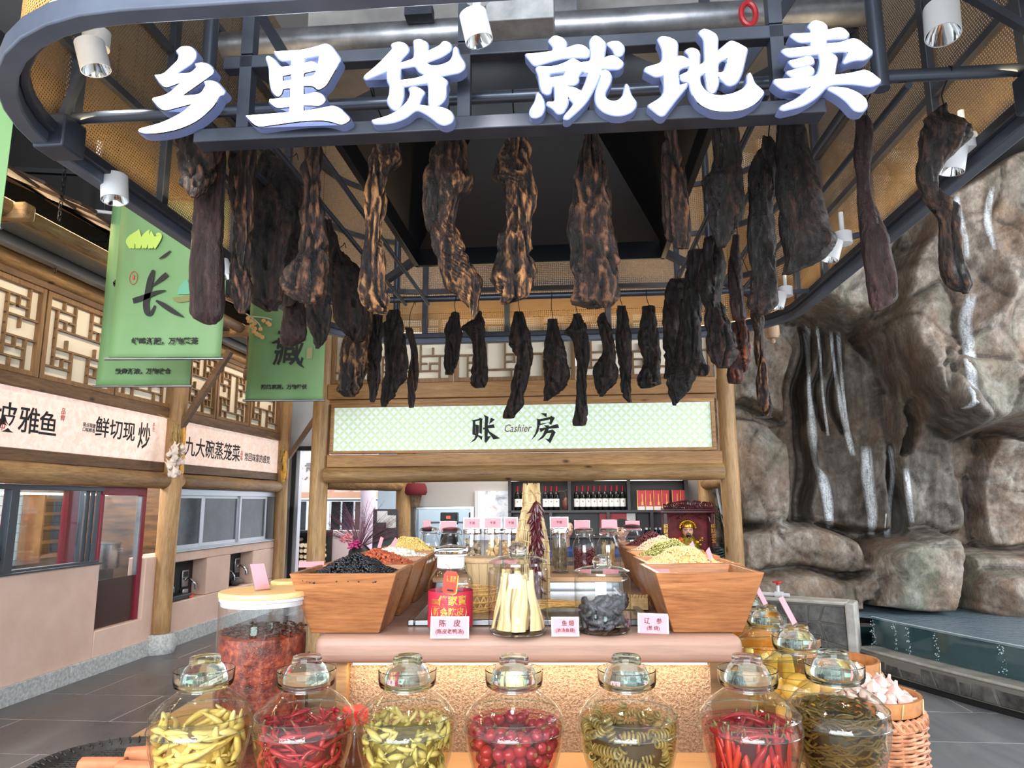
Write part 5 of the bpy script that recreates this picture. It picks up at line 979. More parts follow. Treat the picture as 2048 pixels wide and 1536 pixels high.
# ---------------- spotlights
def spotlight(px, py, v, label, aim=(0, 0, -1), size=.1, single=True, pw=6, base=(0, .03, .10)):
    q = K.onf(px, py, v); s = thing('spotlight', label, 'spotlight', K.W(q.x, v, q.z), K.rz); r = size/2; zq = Vector((0, 0, -1)).rotation_difference(Vector(aim).normalized()); Mq = zq.to_matrix().to_4x4()
    MB().open_lathe([(r*.94, -size*.55), (r, -size*.55), (r, size*.5), (r*.9, size*.52), (0, size*.52)], 28, M=Mq).build('lamp_body', M_white, s)
    MB().open_lathe([(r*.93, -size*.545), (r*.7, -size*.2), (r*.38, size*.1)], 24, M=Mq).build('reflector', M_chrome, KIDS[s.name][0]); MB().lathe([(r*.38, size*.08), (r*.38, size*.1), (0, size*.1)], 16, M=Mq).build('led_chip', emis('spot_chip', (1, .95, .85), 12), KIDS[s.name][0])
    bx = Vector(base); MB().lathe([(r*.95, -size*.3), (r*.95, size*.35), (r*.85, size*.37), (0, size*.37)], 24, M=Matrix.Translation(bx)).lathe([(r*.95, -size*.3), (0, -size*.31)], 24, M=Matrix.Translation(bx)).cyl(bx*.35, bx*.8, r*.3).build('base_canister', M_white, s)
    MB().cyl(bx, bx+Vector((0, 0, .12)), r*.25).build('stem', M_white, s)
    du = (CU1 if q.x > 0 else CU0) - q.x
    if abs(du) < .6: MB().bar(bx, (du, bx.y, min(2.75-q.z, .1)), .022).build('bracket', M_steelblk, s)
    elif v < 1.7: MB().bar(bx+Vector((0, 0, .1)), (0, CV0+.03-v, bx.z+.1), .03).build('bracket', M_steelblk, s)
    d = K.r*Vector(aim).x + K.f*Vector(aim).y + Vector((0, 0, Vector(aim).z)); o = s.location + d.normalized()*size*.3
    lamp('spot_beam', 'SPOT', o, pw, (1, .93, .82), .03, o+d, spot=math.radians(75))
spotlight(185, 112, 1.86, 'white spotlight at the rounded corner beside the first sign letter', (.25, .15, -1), .086, base=(-.04, .06, .10), pw=14)
spotlight(229, 376, 2.2, 'white swivel spotlight on the rail above the green banner', (.15, -.05, -1), .088, base=(-.085, .02, .07), pw=14)
spotlight(952, 54, 1.62, 'white spotlight hanging above the middle of the sign', (.22, .1, -1), .072, base=(0, .02, .12), pw=14)
spotlight(1884, 42, 1.80, 'white spotlight at the far corner above the curved meat strip', (-.12, -.15, -1), .088, base=(.03, .0, .11), pw=14)
spotlight(1905, 318, 2.25, 'white swivel spotlight hidden behind the curved meat strip', (-.2, .1, -1), .08, base=(.055, .02, .06), pw=10)
spotlight(1662, 500, 2.95, 'white swivel spotlight on the rail beside the widest meat slab', (-.3, .05, -1), .08, base=(.06, .02, .055), pw=10)
spotlight(446, 538, 2.95, 'white spotlight half hidden behind the smooth long meat slab', (.4, .1, -1), .075, base=(-.05, .02, .05), pw=10)
spotlight(1556, 600, 3.85, 'small white spotlight at the far end of the side rail', (-.3, .0, -1), .08, base=(.05, .02, .05), pw=10)
# ================================================================ SMOKED MEAT HANGING FROM THE CANOPY RODS
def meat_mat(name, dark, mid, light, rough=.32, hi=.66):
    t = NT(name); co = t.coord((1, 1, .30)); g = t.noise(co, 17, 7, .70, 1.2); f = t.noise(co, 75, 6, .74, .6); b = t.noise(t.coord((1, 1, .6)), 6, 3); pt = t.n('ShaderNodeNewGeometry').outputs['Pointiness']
    k = t.math('ADD', t.math('MULTIPLY', t.math('SUBTRACT', pt, .5), 2.2), t.math('ADD', t.math('MULTIPLY', g, .62), t.math('MULTIPLY', f, .38)))  # pointiness paints highlights on the ridges and shade into the creases
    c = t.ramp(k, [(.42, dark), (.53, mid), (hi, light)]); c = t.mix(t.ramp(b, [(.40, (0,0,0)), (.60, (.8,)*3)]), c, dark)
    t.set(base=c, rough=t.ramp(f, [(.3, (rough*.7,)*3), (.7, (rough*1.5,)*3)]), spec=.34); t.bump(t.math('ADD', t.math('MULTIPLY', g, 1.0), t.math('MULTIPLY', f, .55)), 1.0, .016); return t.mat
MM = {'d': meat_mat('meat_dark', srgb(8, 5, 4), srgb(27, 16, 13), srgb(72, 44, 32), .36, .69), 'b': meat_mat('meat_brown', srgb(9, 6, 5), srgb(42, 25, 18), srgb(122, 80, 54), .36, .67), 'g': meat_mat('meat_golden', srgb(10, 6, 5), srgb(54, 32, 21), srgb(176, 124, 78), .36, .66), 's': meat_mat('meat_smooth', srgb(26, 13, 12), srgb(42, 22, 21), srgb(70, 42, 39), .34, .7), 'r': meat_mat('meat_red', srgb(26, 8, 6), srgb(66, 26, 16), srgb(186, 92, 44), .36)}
M_wire = mat('hook_wire', srgb(28, 28, 30), .4, .6)
def meat(rows, v, mk, label, hook=None, thick=.55, seed=0, lump=1.0):
    """rows: (picture y, edge x, edge x) of the strip from top to bottom, hung at distance v"""
    Y0 = v*math.cos(K.a); C = []
    for y, a, b in rows:
        p, q = K.onf(a, y, v), K.onf(b, y, v); C.append(Vector(((p.x+q.x)/2, (p.z+q.z)/2, (q.x-p.x)/2)))
    C = spline(C, max(5, int(84/len(rows)))); n = 44; O = Vector((C[0].x, v, C[0].y)); vs = []; fs = []; rr = random.Random(seed); k = len(C); sd = rr.uniform(0, 50)
    bend = [rr.uniform(-.03, .03) for _ in range(4)]
    for i, c in enumerate(C):
        t = i/(k-1); w = max(c.z, .004); d = w*thick + .004; d = min(d, .048); yy = bend[0]*math.sin(t*3+bend[1]*40) + bend[2]*t
        for j in range(n):
            a = 2*math.pi*j/n; ca, sa = math.cos(a), math.sin(a); sq = (abs(ca)**3.2+abs(sa)**3.2)**(-1/3.2)*.97
            p = Vector((c.x + w*ca*min(sq, 1.06), yy + d*sa*sq, c.y)); q = Vector((p.x*1.0+sd, p.y, p.z))
            nn = noise.fractal(Vector((q.x*12, q.y*12, q.z*8)), 1.0, 2.1, 4)*.011 + noise.noise(Vector((q.x*40+sd, q.y*36, q.z*6)))*.006 + (abs(noise.noise(Vector((q.x*60, q.y*60, q.z*11+sd))))-.25)*.011 + noise.fractal(Vector((q.x*90, q.y*90, q.z*38)), 1.0, 2.0, 2)*.0022
            cr = -.012*max(0, 1-abs(noise.noise(Vector((q.x*22, q.y*6+3, q.z*3.4))))/.09)
            m = lump*(nn+cr)*min(1.0, w/.02+.3); out = Vector((ca*.95, sa, 0)); p = p + out*m
            vs.append((p.x - O.x, p.y, p.z - O.z + .004*noise.noise(q*20)))
    for i in range(k-1):
        for j in range(n): fs.append((i*n+j, i*n+(j+1) % n, (i+1)*n+(j+1) % n, (i+1)*n+j))
    fs += [tuple(range(n-1, -1, -1)), tuple((k-1)*n+j for j in range(n))]
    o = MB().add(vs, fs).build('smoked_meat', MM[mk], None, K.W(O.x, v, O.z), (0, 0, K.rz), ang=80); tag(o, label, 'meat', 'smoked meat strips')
    top = .02; zr = 2.82 if v < 2.2 or v > 3.95 else 2.79
    rv = (1.95 if v < 2.4 else 4.05 if v > 3.85 else v); hz = zr - O.z; mb = MB(); ru = 0 if rv != v else min((-1.25, -1.12, -.98, -.84, .6, .72, .86, 1.0), key=lambda q: abs(q-O.x))-O.x
    mb.tube(spline([(0, .0, -.035), (.006, 0, .0), (-.003, (rv-v)*.3, max(hz*.5, .02)), (ru, rv-v-.02, max(hz, .03)+.0), (ru, rv-v, max(hz, .03)+.021), (ru, rv-v+.021, max(hz, .03)+.0)], 4), .0022, 5)
    mb.build('hook', M_wire, o); return o
ML = [
 # --- group on the side of the green banners
 ([(262,345,440),(300,352,434),(340,356,425),(365,358,420),(385,376,412),(401,388,400)], 2.02, 'b', 'short knobbly smoked meat piece under the first sign letter', 1.2),
 ([(270,405,455),(340,400,455),(400,397,450),(440,392,447),(500,385,446),(560,379,446),(600,380,445),(632,383,440),(648,412,430)], 2.12, 's', 'long smooth smoked meat slab with a flat end beside the green banner', .45),
 ([(270,458,515),(330,456,510),(400,458,508),(450,462,503),(480,465,500),(520,460,497),(560,456,497),(600,463,496),(625,475,488)], 2.18, 'b', 'narrow dark smoked meat strip next to the smooth slab', 1),
 ([(300,522,546),(340,514,575),(380,508,590),(430,502,596),(480,500,590),(530,505,580),(570,512,575),(605,518,572),(626,535,560)], 2.45, 'd', 'broad blackened smoked meat side behind the second sign letter', 1.1),
 ([(330,548,580),(360,542,600),(420,537,612),(480,540,612),(520,542,608),(565,555,602),(612,566,585)], 2.65, 'd', 'rounded black smoked meat half hidden by the wrinkled strip', 1.1),
 ([(270,607,640),(330,604,642),(380,605,640),(430,603,643),(480,600,648),(515,590,652),(545,570,655),(572,566,656),(590,580,655),(607,602,640)], 2.08, 'b', 'wrinkled smoked meat strip flaring to a wide foot under the second letter', 1.3),
 ([(560,580,614),(600,576,613),(640,572,616),(668,570,618),(684,568,612),(696,570,590)], 2.75, 's', 'glossy flat smoked meat slab below the wide footed strip', .6),
 ([(520,612,662),(560,611,662),(610,609,661),(650,612,657),(672,618,648),(692,624,632)], 2.55, 'd', 'pointed black smoked meat below the wide footed strip', .9),
 ([(440,649,662),(480,654,674),(520,656,692),(560,660,722),(600,664,730),(640,668,728),(670,690,720),(682,692,712)], 3.0, 'd', 'large black smoked meat flap in the dark cluster', 1),
 ([(505,668,690),(540,672,720),(590,690,738),(630,686,740),(660,690,738),(684,700,730)], 3.3, 'd', 'black smoked meat flap behind the bright footed strip', 1),
 ([(620,716,745),(650,700,742),(690,683,738),(730,679,736),(760,680,730),(780,675,722),(794,690,708)], 3.55, 'g', 'smoked meat curving to a tan rind end in the far corner cluster', 1.1),
 ([(630,742,768),(680,737,765),(740,735,763),(780,738,757),(806,743,750)], 3.65, 'd', 'slim pointed smoked meat between the tan ended piece and the wide one', .8),
 ([(620,776,800),(650,766,806),(700,765,812),(740,768,815),(770,762,800),(798,757,782),(813,759,768)], 3.75, 'd', 'wide dark smoked meat with a hooked lower end in the far corner cluster', 1),
 ([(655,810,824),(690,818,834),(730,816,836),(780,812,831),(814,816,825)], 3.9, 'b', 'thin smoked meat strip with golden crumbs at the end of the corner cluster', .7),
 # --- the four big strips before the hood and their neighbours
 ([(258,756,785),(300,748,800),(335,742,807),(360,737,780),(400,732,778),(450,732,776),(480,735,772),(530,730,775),(580,727,778),(602,727,782),(620,735,770),(628,758,772)], 2.10, 'g', 'straight two stranded smoked meat with a golden brown foot under the third letter', 1.2),
 ([(268,882,928),(300,866,936),(340,852,940),(370,847,945),(400,846,916),(440,850,912),(470,858,922),(500,868,932),(530,878,944),(560,888,962),(580,896,962),(600,920,958),(620,938,955),(640,942,948)], 2.02, 'g', 'banana shaped smoked meat strip in front of the black hood', 1.0),
 ([(256,1018,1045),(290,1005,1058),(320,988,1062),(350,986,1068),(372,1008,1070),(410,1012,1070),(450,1010,1068),(490,1002,1066),(530,995,1068),(560,985,1068),(585,996,1062),(602,1003,1054),(613,1003,1016)], 2.05, 'g', 'wrinkled smoked meat with a notched top and pale tan foot', 1.35),
 ([(256,1168,1190),(300,1160,1200),(340,1152,1212),(380,1147,1222),(420,1142,1224),(455,1140,1228),(500,1138,1230),(530,1136,1238),(560,1146,1240),(590,1150,1235),(608,1150,1228),(617,1195,1216)], 2.05, 'b', 'tapering smoked meat joint with a swirled round foot before the hood', 1.3),
 ([(246,1330,1352),(300,1326,1362),(350,1321,1372),(400,1325,1380),(440,1327,1380),(470,1336,1378),(497,1356,1375)], 2.10, 'b', 'narrow crusty smoked meat strip at the edge of the black hood', 1.2),
 ([(243,1425,1474),(300,1425,1482),(335,1420,1488),(358,1401,1492),(400,1415,1493),(440,1420,1486),(470,1430,1468),(490,1437,1455)], 2.12, 'd', 'smoked meat with a forked flap under the fifth sign letter', 1),
 ([(272,1522,1545),(300,1516,1555),(330,1497,1556),(380,1498,1552),(430,1497,1550),(480,1498,1552),(540,1505,1556),(580,1500,1558),(610,1496,1554),(629,1520,1536)], 2.20, 'd', 'long dark smoked meat with a bright wet edge under the last letter', .9),
 ([(238,1556,1608),(280,1555,1618),(330,1555,1630),(380,1555,1645),(420,1558,1655),(460,1560,1664),(488,1566,1675),(518,1572,1650),(545,1566,1590)], 2.12, 'd', 'widest smoked meat slab spreading downward under the last sign letter', .5),
 ([(227,1719,1740),(250,1715,1752),(300,1712,1748),(350,1716,1745),(400,1717,1750),(440,1718,1762),(480,1722,1775),(540,1726,1785),(580,1728,1788),(610,1728,1782),(629,1733,1746)], 2.06, 's', 'smooth reddish smoked meat slab hanging alone before the rock wall', .4),
 ([(213,1876,1892),(235,1851,1895),(255,1845,1932),(275,1842,1944),(296,1842,1925),(320,1840,1900),(350,1845,1885),(380,1856,1896),(400,1870,1924),(430,1888,1930),(470,1895,1935),(510,1898,1945),(540,1906,1955),(562,1920,1960),(578,1945,1957)], 2.0, 'b', 'S curved smoked meat with a flap hanging alone nearest the corner spotlight', .9),
 # --- cluster on the rock side
 ([(470,1406,1438),(520,1400,1450),(560,1402,1448),(600,1410,1450),(650,1412,1464),(690,1415,1468),(715,1418,1460),(738,1430,1448)], 2.7, 'd', 'lumpy black smoked meat with knotted lower end in the rock side cluster', 1.5),
 ([(468,1463,1480),(520,1456,1482),(560,1455,1484),(600,1456,1488),(625,1459,1492),(640,1463,1490)], 2.6, 's', 'glossy reddish smoked meat slab with square end in the rock side cluster', .6),
 ([(500,1380,1412),(560,1370,1412),(620,1368,1405),(680,1366,1402),(725,1370,1408),(738,1380,1420),(754,1386,1412)], 3.0, 'd', 'ragged smoked meat strip with a side spike in the rock side cluster', 1.1),
 ([(560,1340,1372),(590,1328,1376),(640,1322,1372),(690,1326,1368),(730,1330,1362),(758,1328,1352)], 3.5, 'd', 'dark smoked meat strip at the inner edge of the rock side cluster', 1),
 ([(600,1360,1392),(650,1356,1398),(700,1352,1398),(740,1336,1396),(765,1330,1384),(790,1338,1372),(811,1346,1354)], 3.3, 'd', 'smoked meat ending in a broad pointed tip before the signboard corner', 1),
 ([(640,1470,1492),(680,1463,1500),(720,1456,1502),(750,1453,1488),(768,1459,1480)], 3.2, 'r', 'reddish orange smoked meat beside the cashier post', 1),
 ([(620,1500,1519),(640,1500,1530),(660,1505,1525),(700,1508,1526),(740,1510,1532),(780,1512,1536),(812,1516,1545),(833,1530,1542)], 3.4, 'g', 'thin golden flecked smoked meat strip before the rock wall', .8),
]
BACK = [
 ([(625,901,917),(650,893,921),(690,888,919),(725,888,914),(748,890,904)], 'd', 'first smoked meat in the short back row, a plain narrow strip'),
 ([(622,950,962),(640,942,966),(656,920,969),(668,934,971),(690,946,972),(730,945,975),(760,940,978),(776,950,970)], 'd', 'second smoked meat in the short back row with a side strand and club foot'),
 ([(625,1030,1045),(660,1024,1059),(688,1016,1063),(702,1026,1065),(720,1034,1065),(750,1027,1060),(785,1021,1050),(812,1012,1047),(836,1008,1026)], 'd', 'sickle shaped smoked meat in the back row reaching over the signboard'),
 ([(640,1096,1112),(680,1089,1125),(720,1085,1135),(755,1089,1139),(780,1087,1124),(801,1083,1098)], 'd', 'wide leaf shaped smoked meat in the middle of the back row'),
 ([(628,1143,1162),(650,1141,1172),(664,1130,1175),(680,1145,1178),(730,1152,1178),(780,1152,1175),(810,1150,1177),(835,1146,1175),(850,1148,1170)], 'd', 'longest smoked meat of the back row hanging down over the sign pattern'),
 ([(626,1205,1213),(644,1191,1217),(660,1199,1222),(700,1205,1231),(738,1187,1236),(765,1190,1231),(785,1195,1214),(793,1200,1206)], 'd', 'back row smoked meat with a hooked flap beside the longest one'),
 ([(612,1233,1252),(650,1233,1258),(690,1231,1262),(740,1238,1265),(770,1240,1264),(790,1246,1262),(805,1257,1263)], 'd', 'slim tapering smoked meat second from the end of the back row'),
 ([(612,1284,1308),(650,1281,1315),(685,1277,1320),(720,1288,1323),(745,1279,1322),(768,1275,1320),(777,1281,1300)], 'd', 'last smoked meat of the back row with a bulbous foot'),
]
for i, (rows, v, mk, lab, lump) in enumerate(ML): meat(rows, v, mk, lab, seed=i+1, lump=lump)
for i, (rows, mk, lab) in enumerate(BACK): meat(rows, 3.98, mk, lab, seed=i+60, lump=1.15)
# ================================================================ GREEN BANNERS
def ban_mat():
    t = NT('green_banner'); co = t.coord((1, 1, .6)); g = t.noise(co, 2.2, 3); t.set(base=t.ramp(g, [(.3, srgb(100, 140, 90)), (.7, srgb(118, 154, 104))]), rough=.6); return t.mat
M_ban = ban_mat()
def brush(P, mb, d=-.0015):
    """a brush stroke: points (x, z, half width)"""
    Q = spline([Vector((p[0], p[1], p[2]*1.6)) for p in P], 6); L, Rr = [], []
    for i, q in enumerate(Q):
        t = Q[min(i+1, len(Q)-1)]-Q[max(i-1, 0)]; n = Vector((-t.y, t.x)).normalized(); L.append((q.x+n.x*q.z, d, q.y+n.y*q.z)); Rr.append((q.x-n.x*q.z, d, q.y-n.y*q.z))
    n = len(Q); mb.add(L+Rr, [(i, i+1, n+i+1, n+i) for i in range(n-1)])
def banner(Y, pl, pr, pyb, label, yaw, caption, capy, top=3.65, big=None):
    a, b = PY(pl, pyb, Y), PY(pr, pyb, Y); w = b.x-a.x; o = thing('hanging_banner', label, 'banner', a, yaw); w /= math.cos(yaw); h = top-a.z
    nx, nz = 14, 20; vs = [(i/nx*w, .012*math.sin(i*.9+j*.25)*(1-j/nz*.4)*.6, j/nz*h) for j in range(nz+1) for i in range(nx+1)]; fs = [(j*(nx+1)+i, j*(nx+1)+i+1, (j+1)*(nx+1)+i+1, (j+1)*(nx+1)+i) for j in range(nz) for i in range(nx)]
    c = MB().add(vs, fs).build('banner_cloth', M_ban, o, fix=False); s = c.modifiers.new('thickness', 'SOLIDIFY'); s.thickness = .003
    MB().cyl((-.02, 0, 0), (w+.02, 0, 0), .010).build('bottom_rod', M_steel, o); MB().cyl((-.02, 0, h), (w+.02, 0, h), .012).cyl((.1*w, 0, h), (.1*w, 0, 5.6-a.z), .003).cyl((.9*w, 0, h), (.9*w, 0, 5.6-a.z), .003).build('top_rod', M_black, o)
    ct = (PY((pl+pr)/2, capy, Y).z-a.z); text(caption, w*.066, M_ink, 'lettering', o, (w*.5, -.014, ct), RX, .03); return o, w, a
o, w, a = banner(4.5, 216, 441, 718, 'green banner with a large black brush character beside the smooth meat slab', 0, '蝉鸣渐起，万物葱茏', 684)
def B1(px, py, s=0): q = PY(px, py, 4.5)-a; return (q.x, q.z, s)
mb = MB()
brush([B1(298,622,.004),B1(285,615,.006)] if 0 else [B1(309,541,.006),B1(303,560,.013),B1(297,590,.013),B1(294,610,.013),B1(297,626,.012),B1(304,628,.008),B1(312,612,.004)], mb)
brush([B1(336,549,.010),B1(325,558,.010),B1(306,574,.002)], mb); brush([B1(268,603,.012),B1(290,596,.012),B1(315,586,.008),B1(333,582,.002)], mb); brush([B1(314,602,.004),B1(330,612,.010),B1(350,625,.009),B1(369,635,.002)], mb, -.0018); brush([B1(343,503,.003),B1(332,512,.006),B1(320,519,.002)], mb)
mb.build('brush_lettering', M_ink, o, loc=(0, -.012, 0))
mb = MB(); q = B1(269, 557); mb.tube([(q[0]+.026*math.cos(t_), 0, q[1]+.045*math.sin(t_)) for t_ in [i*math.pi/8 for i in range(17)]], .0022, 4); mb.box(q[0]-.006, q[0]+.006, -.001, .001, q[1]-.012, q[1]+.02); mb.build('red_seal', M_redink, o, loc=(0, -.013, 0))
mb = MB(); rr = random.Random(4)
for i in range(9): q = B1(264+i*6, 490); brush([(q[0], q[1]-.03, .004), (q[0]+rr.uniform(-.02, .02), q[1]+rr.uniform(.02, .06), .016), (q[0]+rr.uniform(-.03, .03), q[1]+rr.uniform(.06, .11), .002)], mb, -.001-i*.0001)
mb.build('printed_leaves', mat('pale_green_print', srgb(176, 204, 96), .7), o, loc=(0, -.013, 0))
mb = MB(); q0, q1 = B1(347, 597), B1(378, 592); brush([(q0[0], q0[1], .003), ((q0[0]+q1[0])/2, q0[1]-.012, .012), (q1[0]+.06, q1[1]-.005, .014)], mb); mb.build('printed_boat', mat('olive_print', srgb(120, 120, 70), .7), o, loc=(0, -.013, 0)); mb = MB()
q = B1(372, 575); brush([(q[0], q[1]-.05, .03), (q[0], q[1], .022), (q[0]+.008, q[1]+.05, .003)], mb); mb.build('printed_bundle', mat('teal_print', srgb(96, 160, 130), .7), o, loc=(0, -.0135, 0))
o, w, a = banner(5.3, 191, 379, 773, 'green banner mostly hidden behind the first one, lower caption showing', 0, '秋意渐浓，万物收仓', 744, 4.05)
mb = MB(); q = PY(230, 568, 5.3)-a; brush([(q.x, q.z+.02, .01), (q.x+.02, q.z, .016), (q.x, q.z-.02, .006)], mb); mb.build('brush_lettering', M_ink, o, loc=(0, -.014, 0))
o, w, a = banner(6.1, 490, 645, 801, 'green banner with printed fruit branch beside the cashier stall', 0, '朔风凛冽，万物蛰伏', 775, 3.5)
def B3(px, py, s=0): q = PY(px, py, 6.1)-a; return (q.x, q.z, s)
q = B3(578, 700); text('藏', .36, M_ink, 'brush_lettering', o, (q[0], -.014, q[1]), RX, .008, .12, sx=.78); mb = MB(); brush([B3(545,687,.004),B3(560,682,.010),B3(580,676,.003)], mb); brush([B3(583,690,.006),B3(592,712,.010),B3(600,728,.008),B3(609,736,.002)], mb); mb.build('brush_lettering', M_ink, o, loc=(0, -.0135, 0))
mb = MB()
for st in ([(493,628),(510,640),(520,650),(525,662)],[(505,634),(530,636),(545,640)],[(510,640),(505,655),(515,672),(530,676)]): brush([B3(x, y, .004) for x, y in st], mb)
mb.build('printed_twig', mat('grey_print', srgb(196, 196, 176), .7), o, loc=(0, -.0135, 0)); mb = MB()
for x, y in ((497,637),(503,642),(510,648),(499,643),(505,653),(511,658),(509,664),(514,668),(520,671),(526,675),(522,659),(528,642),(536,646),(540,650)): q = B3(x, y); mb.lathe([(.020, 0), (.016, .004), (0, .006)], 10, M=Matrix.Translation((q[0], 0, q[1])) @ Matrix.Rotation(math.pi/2, 4, 'X'))
mb.build('printed_fruit', mat('orange_print', srgb(226, 158, 96), .7, col2=srgb(238, 190, 140), scale=30), o, loc=(0, -.0135, 0))
q = B3(620, 707); MB().box(q[0]-.025, q[0]+.025, 0, .001, q[1]-.05, q[1]+.05).build('red_seal', mat('faded_seal', srgb(150, 146, 104), .7), o, loc=(0, -.0135, 0))
p = PY(16, 455, 3.3); o = thing('hanging_banner', 'green banner edge at the log post, cut by the picture border', 'banner', (p.x-.54, 3.3, p.z), .0); MB().box(0, .5, 0, .003, 0, 3.7-p.z).build('banner_cloth', M_ban, o); MB().cyl((.1, 0, 3.7-p.z), (.1, 0, 5.6-p.z), .004).cyl((-.02, 0, 3.7-p.z), (.51, 0, 3.7-p.z), .009).build('hanging_line', M_black, o); MB().cyl((-.02, 0, 0), (.51, 0, 0), .009).build('bottom_rod', M_steel, o)
# garlic braid and corn on the stall posts
def braid(px, y0, y1, u, label, kind):
    a = B.onr(px, y0, u); b = B.onr(px, y1, u); o = thing('garlic_braid' if kind == 'g' else 'corn_bunch', label, 'garlic' if kind == 'g' else 'corn', B.W(u, a.y, b.z), B.rz); h = a.z-b.z; rr = random.Random(3)
    MB().tube(spline([(-.25, 0, h+.12), (-.05, 0, h+.04), (0, 0, h), (.0, .02, h*.6)], 5), .006).build('twine', mat('jute', srgb(150, 120, 80), .9), o); mb = MB()
    for i in range(26): mb.tube(spline([(rr.uniform(-.02, .02), rr.uniform(-.03, .03), h), (rr.uniform(-.05, .05), rr.uniform(-.05, .05), h*.7), (rr.uniform(-.05, .05), rr.uniform(-.06, .06), h*.35)], 3), .007, 5)
    mb.build('dry_stalks', mat('straw_stalk', srgb(178, 148, 92), .85, col2=srgb(120, 94, 56), scale=20), o)
    if kind == 'g':
        m = MB().lathe([(0, -.034), (.02, -.03), (.033, -.01), (.030, .012), (.014, .03), (.006, .05), (.004, .07)], 10, wob=lambda a, z: .06*math.cos(a*5)).build('garlic_bulb', mat('garlic_skin', srgb(232, 222, 210), .6, col2=srgb(206, 180, 170), scale=14), o, loc=(.03, -.06, h*.55))
        for i in range(31): z = h*(.02+.56*i/31); inst(m, 'garlic_bulb', o, (rr.uniform(-.01, .06), rr.choice((-.07, -.04, .05, .08))+rr.uniform(-.02, .02), z), (rr.uniform(-.9, .9), rr.uniform(-.9, .9), rr.uniform(0, 6)), rr.uniform(.8, 1.1))
    mc = MB().lathe([(0, 0), (.018, .01), (.024, .05), (.022, .12), (.012, .17), (0, .18)], 12, wob=lambda a, z: .07*math.cos(a*12)*abs(math.sin(z*330))).build('corn_cob', mat('corn_yellow', srgb(224, 172, 60), .45, col2=srgb(196, 136, 40), scale=60), o, loc=(.02, .12, h*.1))
    for i in range(8 if kind == 'c' else 4): inst(mc, 'corn_cob', o, ((.02 + .03*(i % 2)) if kind == 'c' else .02, (.02*(-1)**i if kind == 'c' else .12+rr.uniform(-.01, .02)), (.02+h*.07*i) if kind == 'c' else h*(.05+.2*i)), (rr.uniform(-.15, .15), rr.uniform(-.15, .15), i))
    return o
braid(353, 848, 955, -4.36, 'braided string of garlic and corn hanging on the log post', 'g'); braid(566, 888, 968, -4.30, 'bunch of yellow corn cobs hanging on the end post', 'c')
# ================================================================ DISPLAY COUNTER (frame T)
ZC, ZS = 1.1695, .7815   # a hair above the boards, so that things rest on them
M_slab = wood('pale_pink_wood', 'x', srgb(148, 114, 100), srgb(178, 142, 124), scale=.8, rough=.5, bump=.12, knots=False)
M_shelf = wood('honey_shelf_wood', 'x', srgb(186, 138, 96), srgb(214, 170, 122), scale=.8, rough=.45, bump=.08, knots=False)
t = NT('hammered_plaster'); n1 = t.noise(t.coord(), 110, 3, .6); n2 = t.noise(t.coord(), 200, 3); t.set(base=t.ramp(n1, [(.38, srgb(146, 112, 88)), (.6, srgb(186, 154, 128))]), rough=.5); t.bump(t.math('ADD', n1, t.math('MULTIPLY', n2, .4)), 1.0, .02); M_ham = t.mat
dc = thing('display_counter', 'two tier display counter with pale wood slab and glowing plaster riser', 'counter', T.W(0, 0, 0), T.rz)
MB().box(-.70, .71, 2.40, 4.45, 1.078, 1.168).build('top_slab', M_slab, dc, bevel=.03, seg=4)
MB().box(-.60, .62, 2.50, 4.15, .78, 1.078).build('plaster_riser', M_ham, dc); MB().box(-.635, -.60, 2.46, 2.52, ZS, 1.08).build('corner_post', M_plank_x, dc)
MB().box(-1.42, 1.10, 1.72, 4.1, .70, .78).build('lower_shelf', M_shelf, dc, bevel=.008); MB().box(-1.2, 1.0, 1.85, 3.95, 0, .70).build('plinth', M_ham, dc)
MB().box(-.58, .60, 2.455, 2.475, 1.066, 1.078).build('led_strip', emis('counter_led', (1, .78, .48), 4), dc)
lamp('counter_led_light', 'AREA', T.W(.01, 2.455, 1.064), 2.2, (1, .80, .52), 1.2, T.W(.01, 2.52, .78), .03); bpy.data.objects['counter_led_light'].rotation_euler.z = T.rz
lamp('shelf_lamp', 'AREA', T.W(.6, 3.3, 1.6), 2, (1, .85, .6), .1, T.W(.95, 2.8, .8), .1)
MB().box(-.44, .46, 3.55, 4.15, 1.168, 1.215).box(-.60, -.44, 3.86, 4.15, 1.168, 1.215).box(.5, .70, 4.24, 4.42, 1.168, 1.215).build('step_front', M_steel, dc, bevel=.003); MB().box(-.455, .475, 3.53, 4.17, 1.215, 1.2385).box(-.61, -.455, 3.85, 4.17, 1.215, 1.2385).box(.49, .70, 4.22, 4.43, 1.215, 1.2385).build('step_top', mat('step_wood', srgb(206, 160, 118), .5), dc, bevel=.004)
tr = thing('steel_tray', 'flat stainless steel tray with raised rim on the counter between the bins', 'tray', T.W(0, 0, ZC), T.rz)
MB().box(-.40, .43, 2.60, 3.50, 0, .006).build('tray_sheet', mat('worn_steel', srgb(150, 152, 154), .25, .9, col2=srgb(196, 198, 198), scale=6), tr); MB().box(-.42, -.395, 2.58, 3.52, 0, .022).box(.425, .45, 2.58, 3.52, 0, .022).box(-.395, .425, 2.58, 2.602, 0, .022).build('tray_rim', M_steel, tr, bevel=.004)
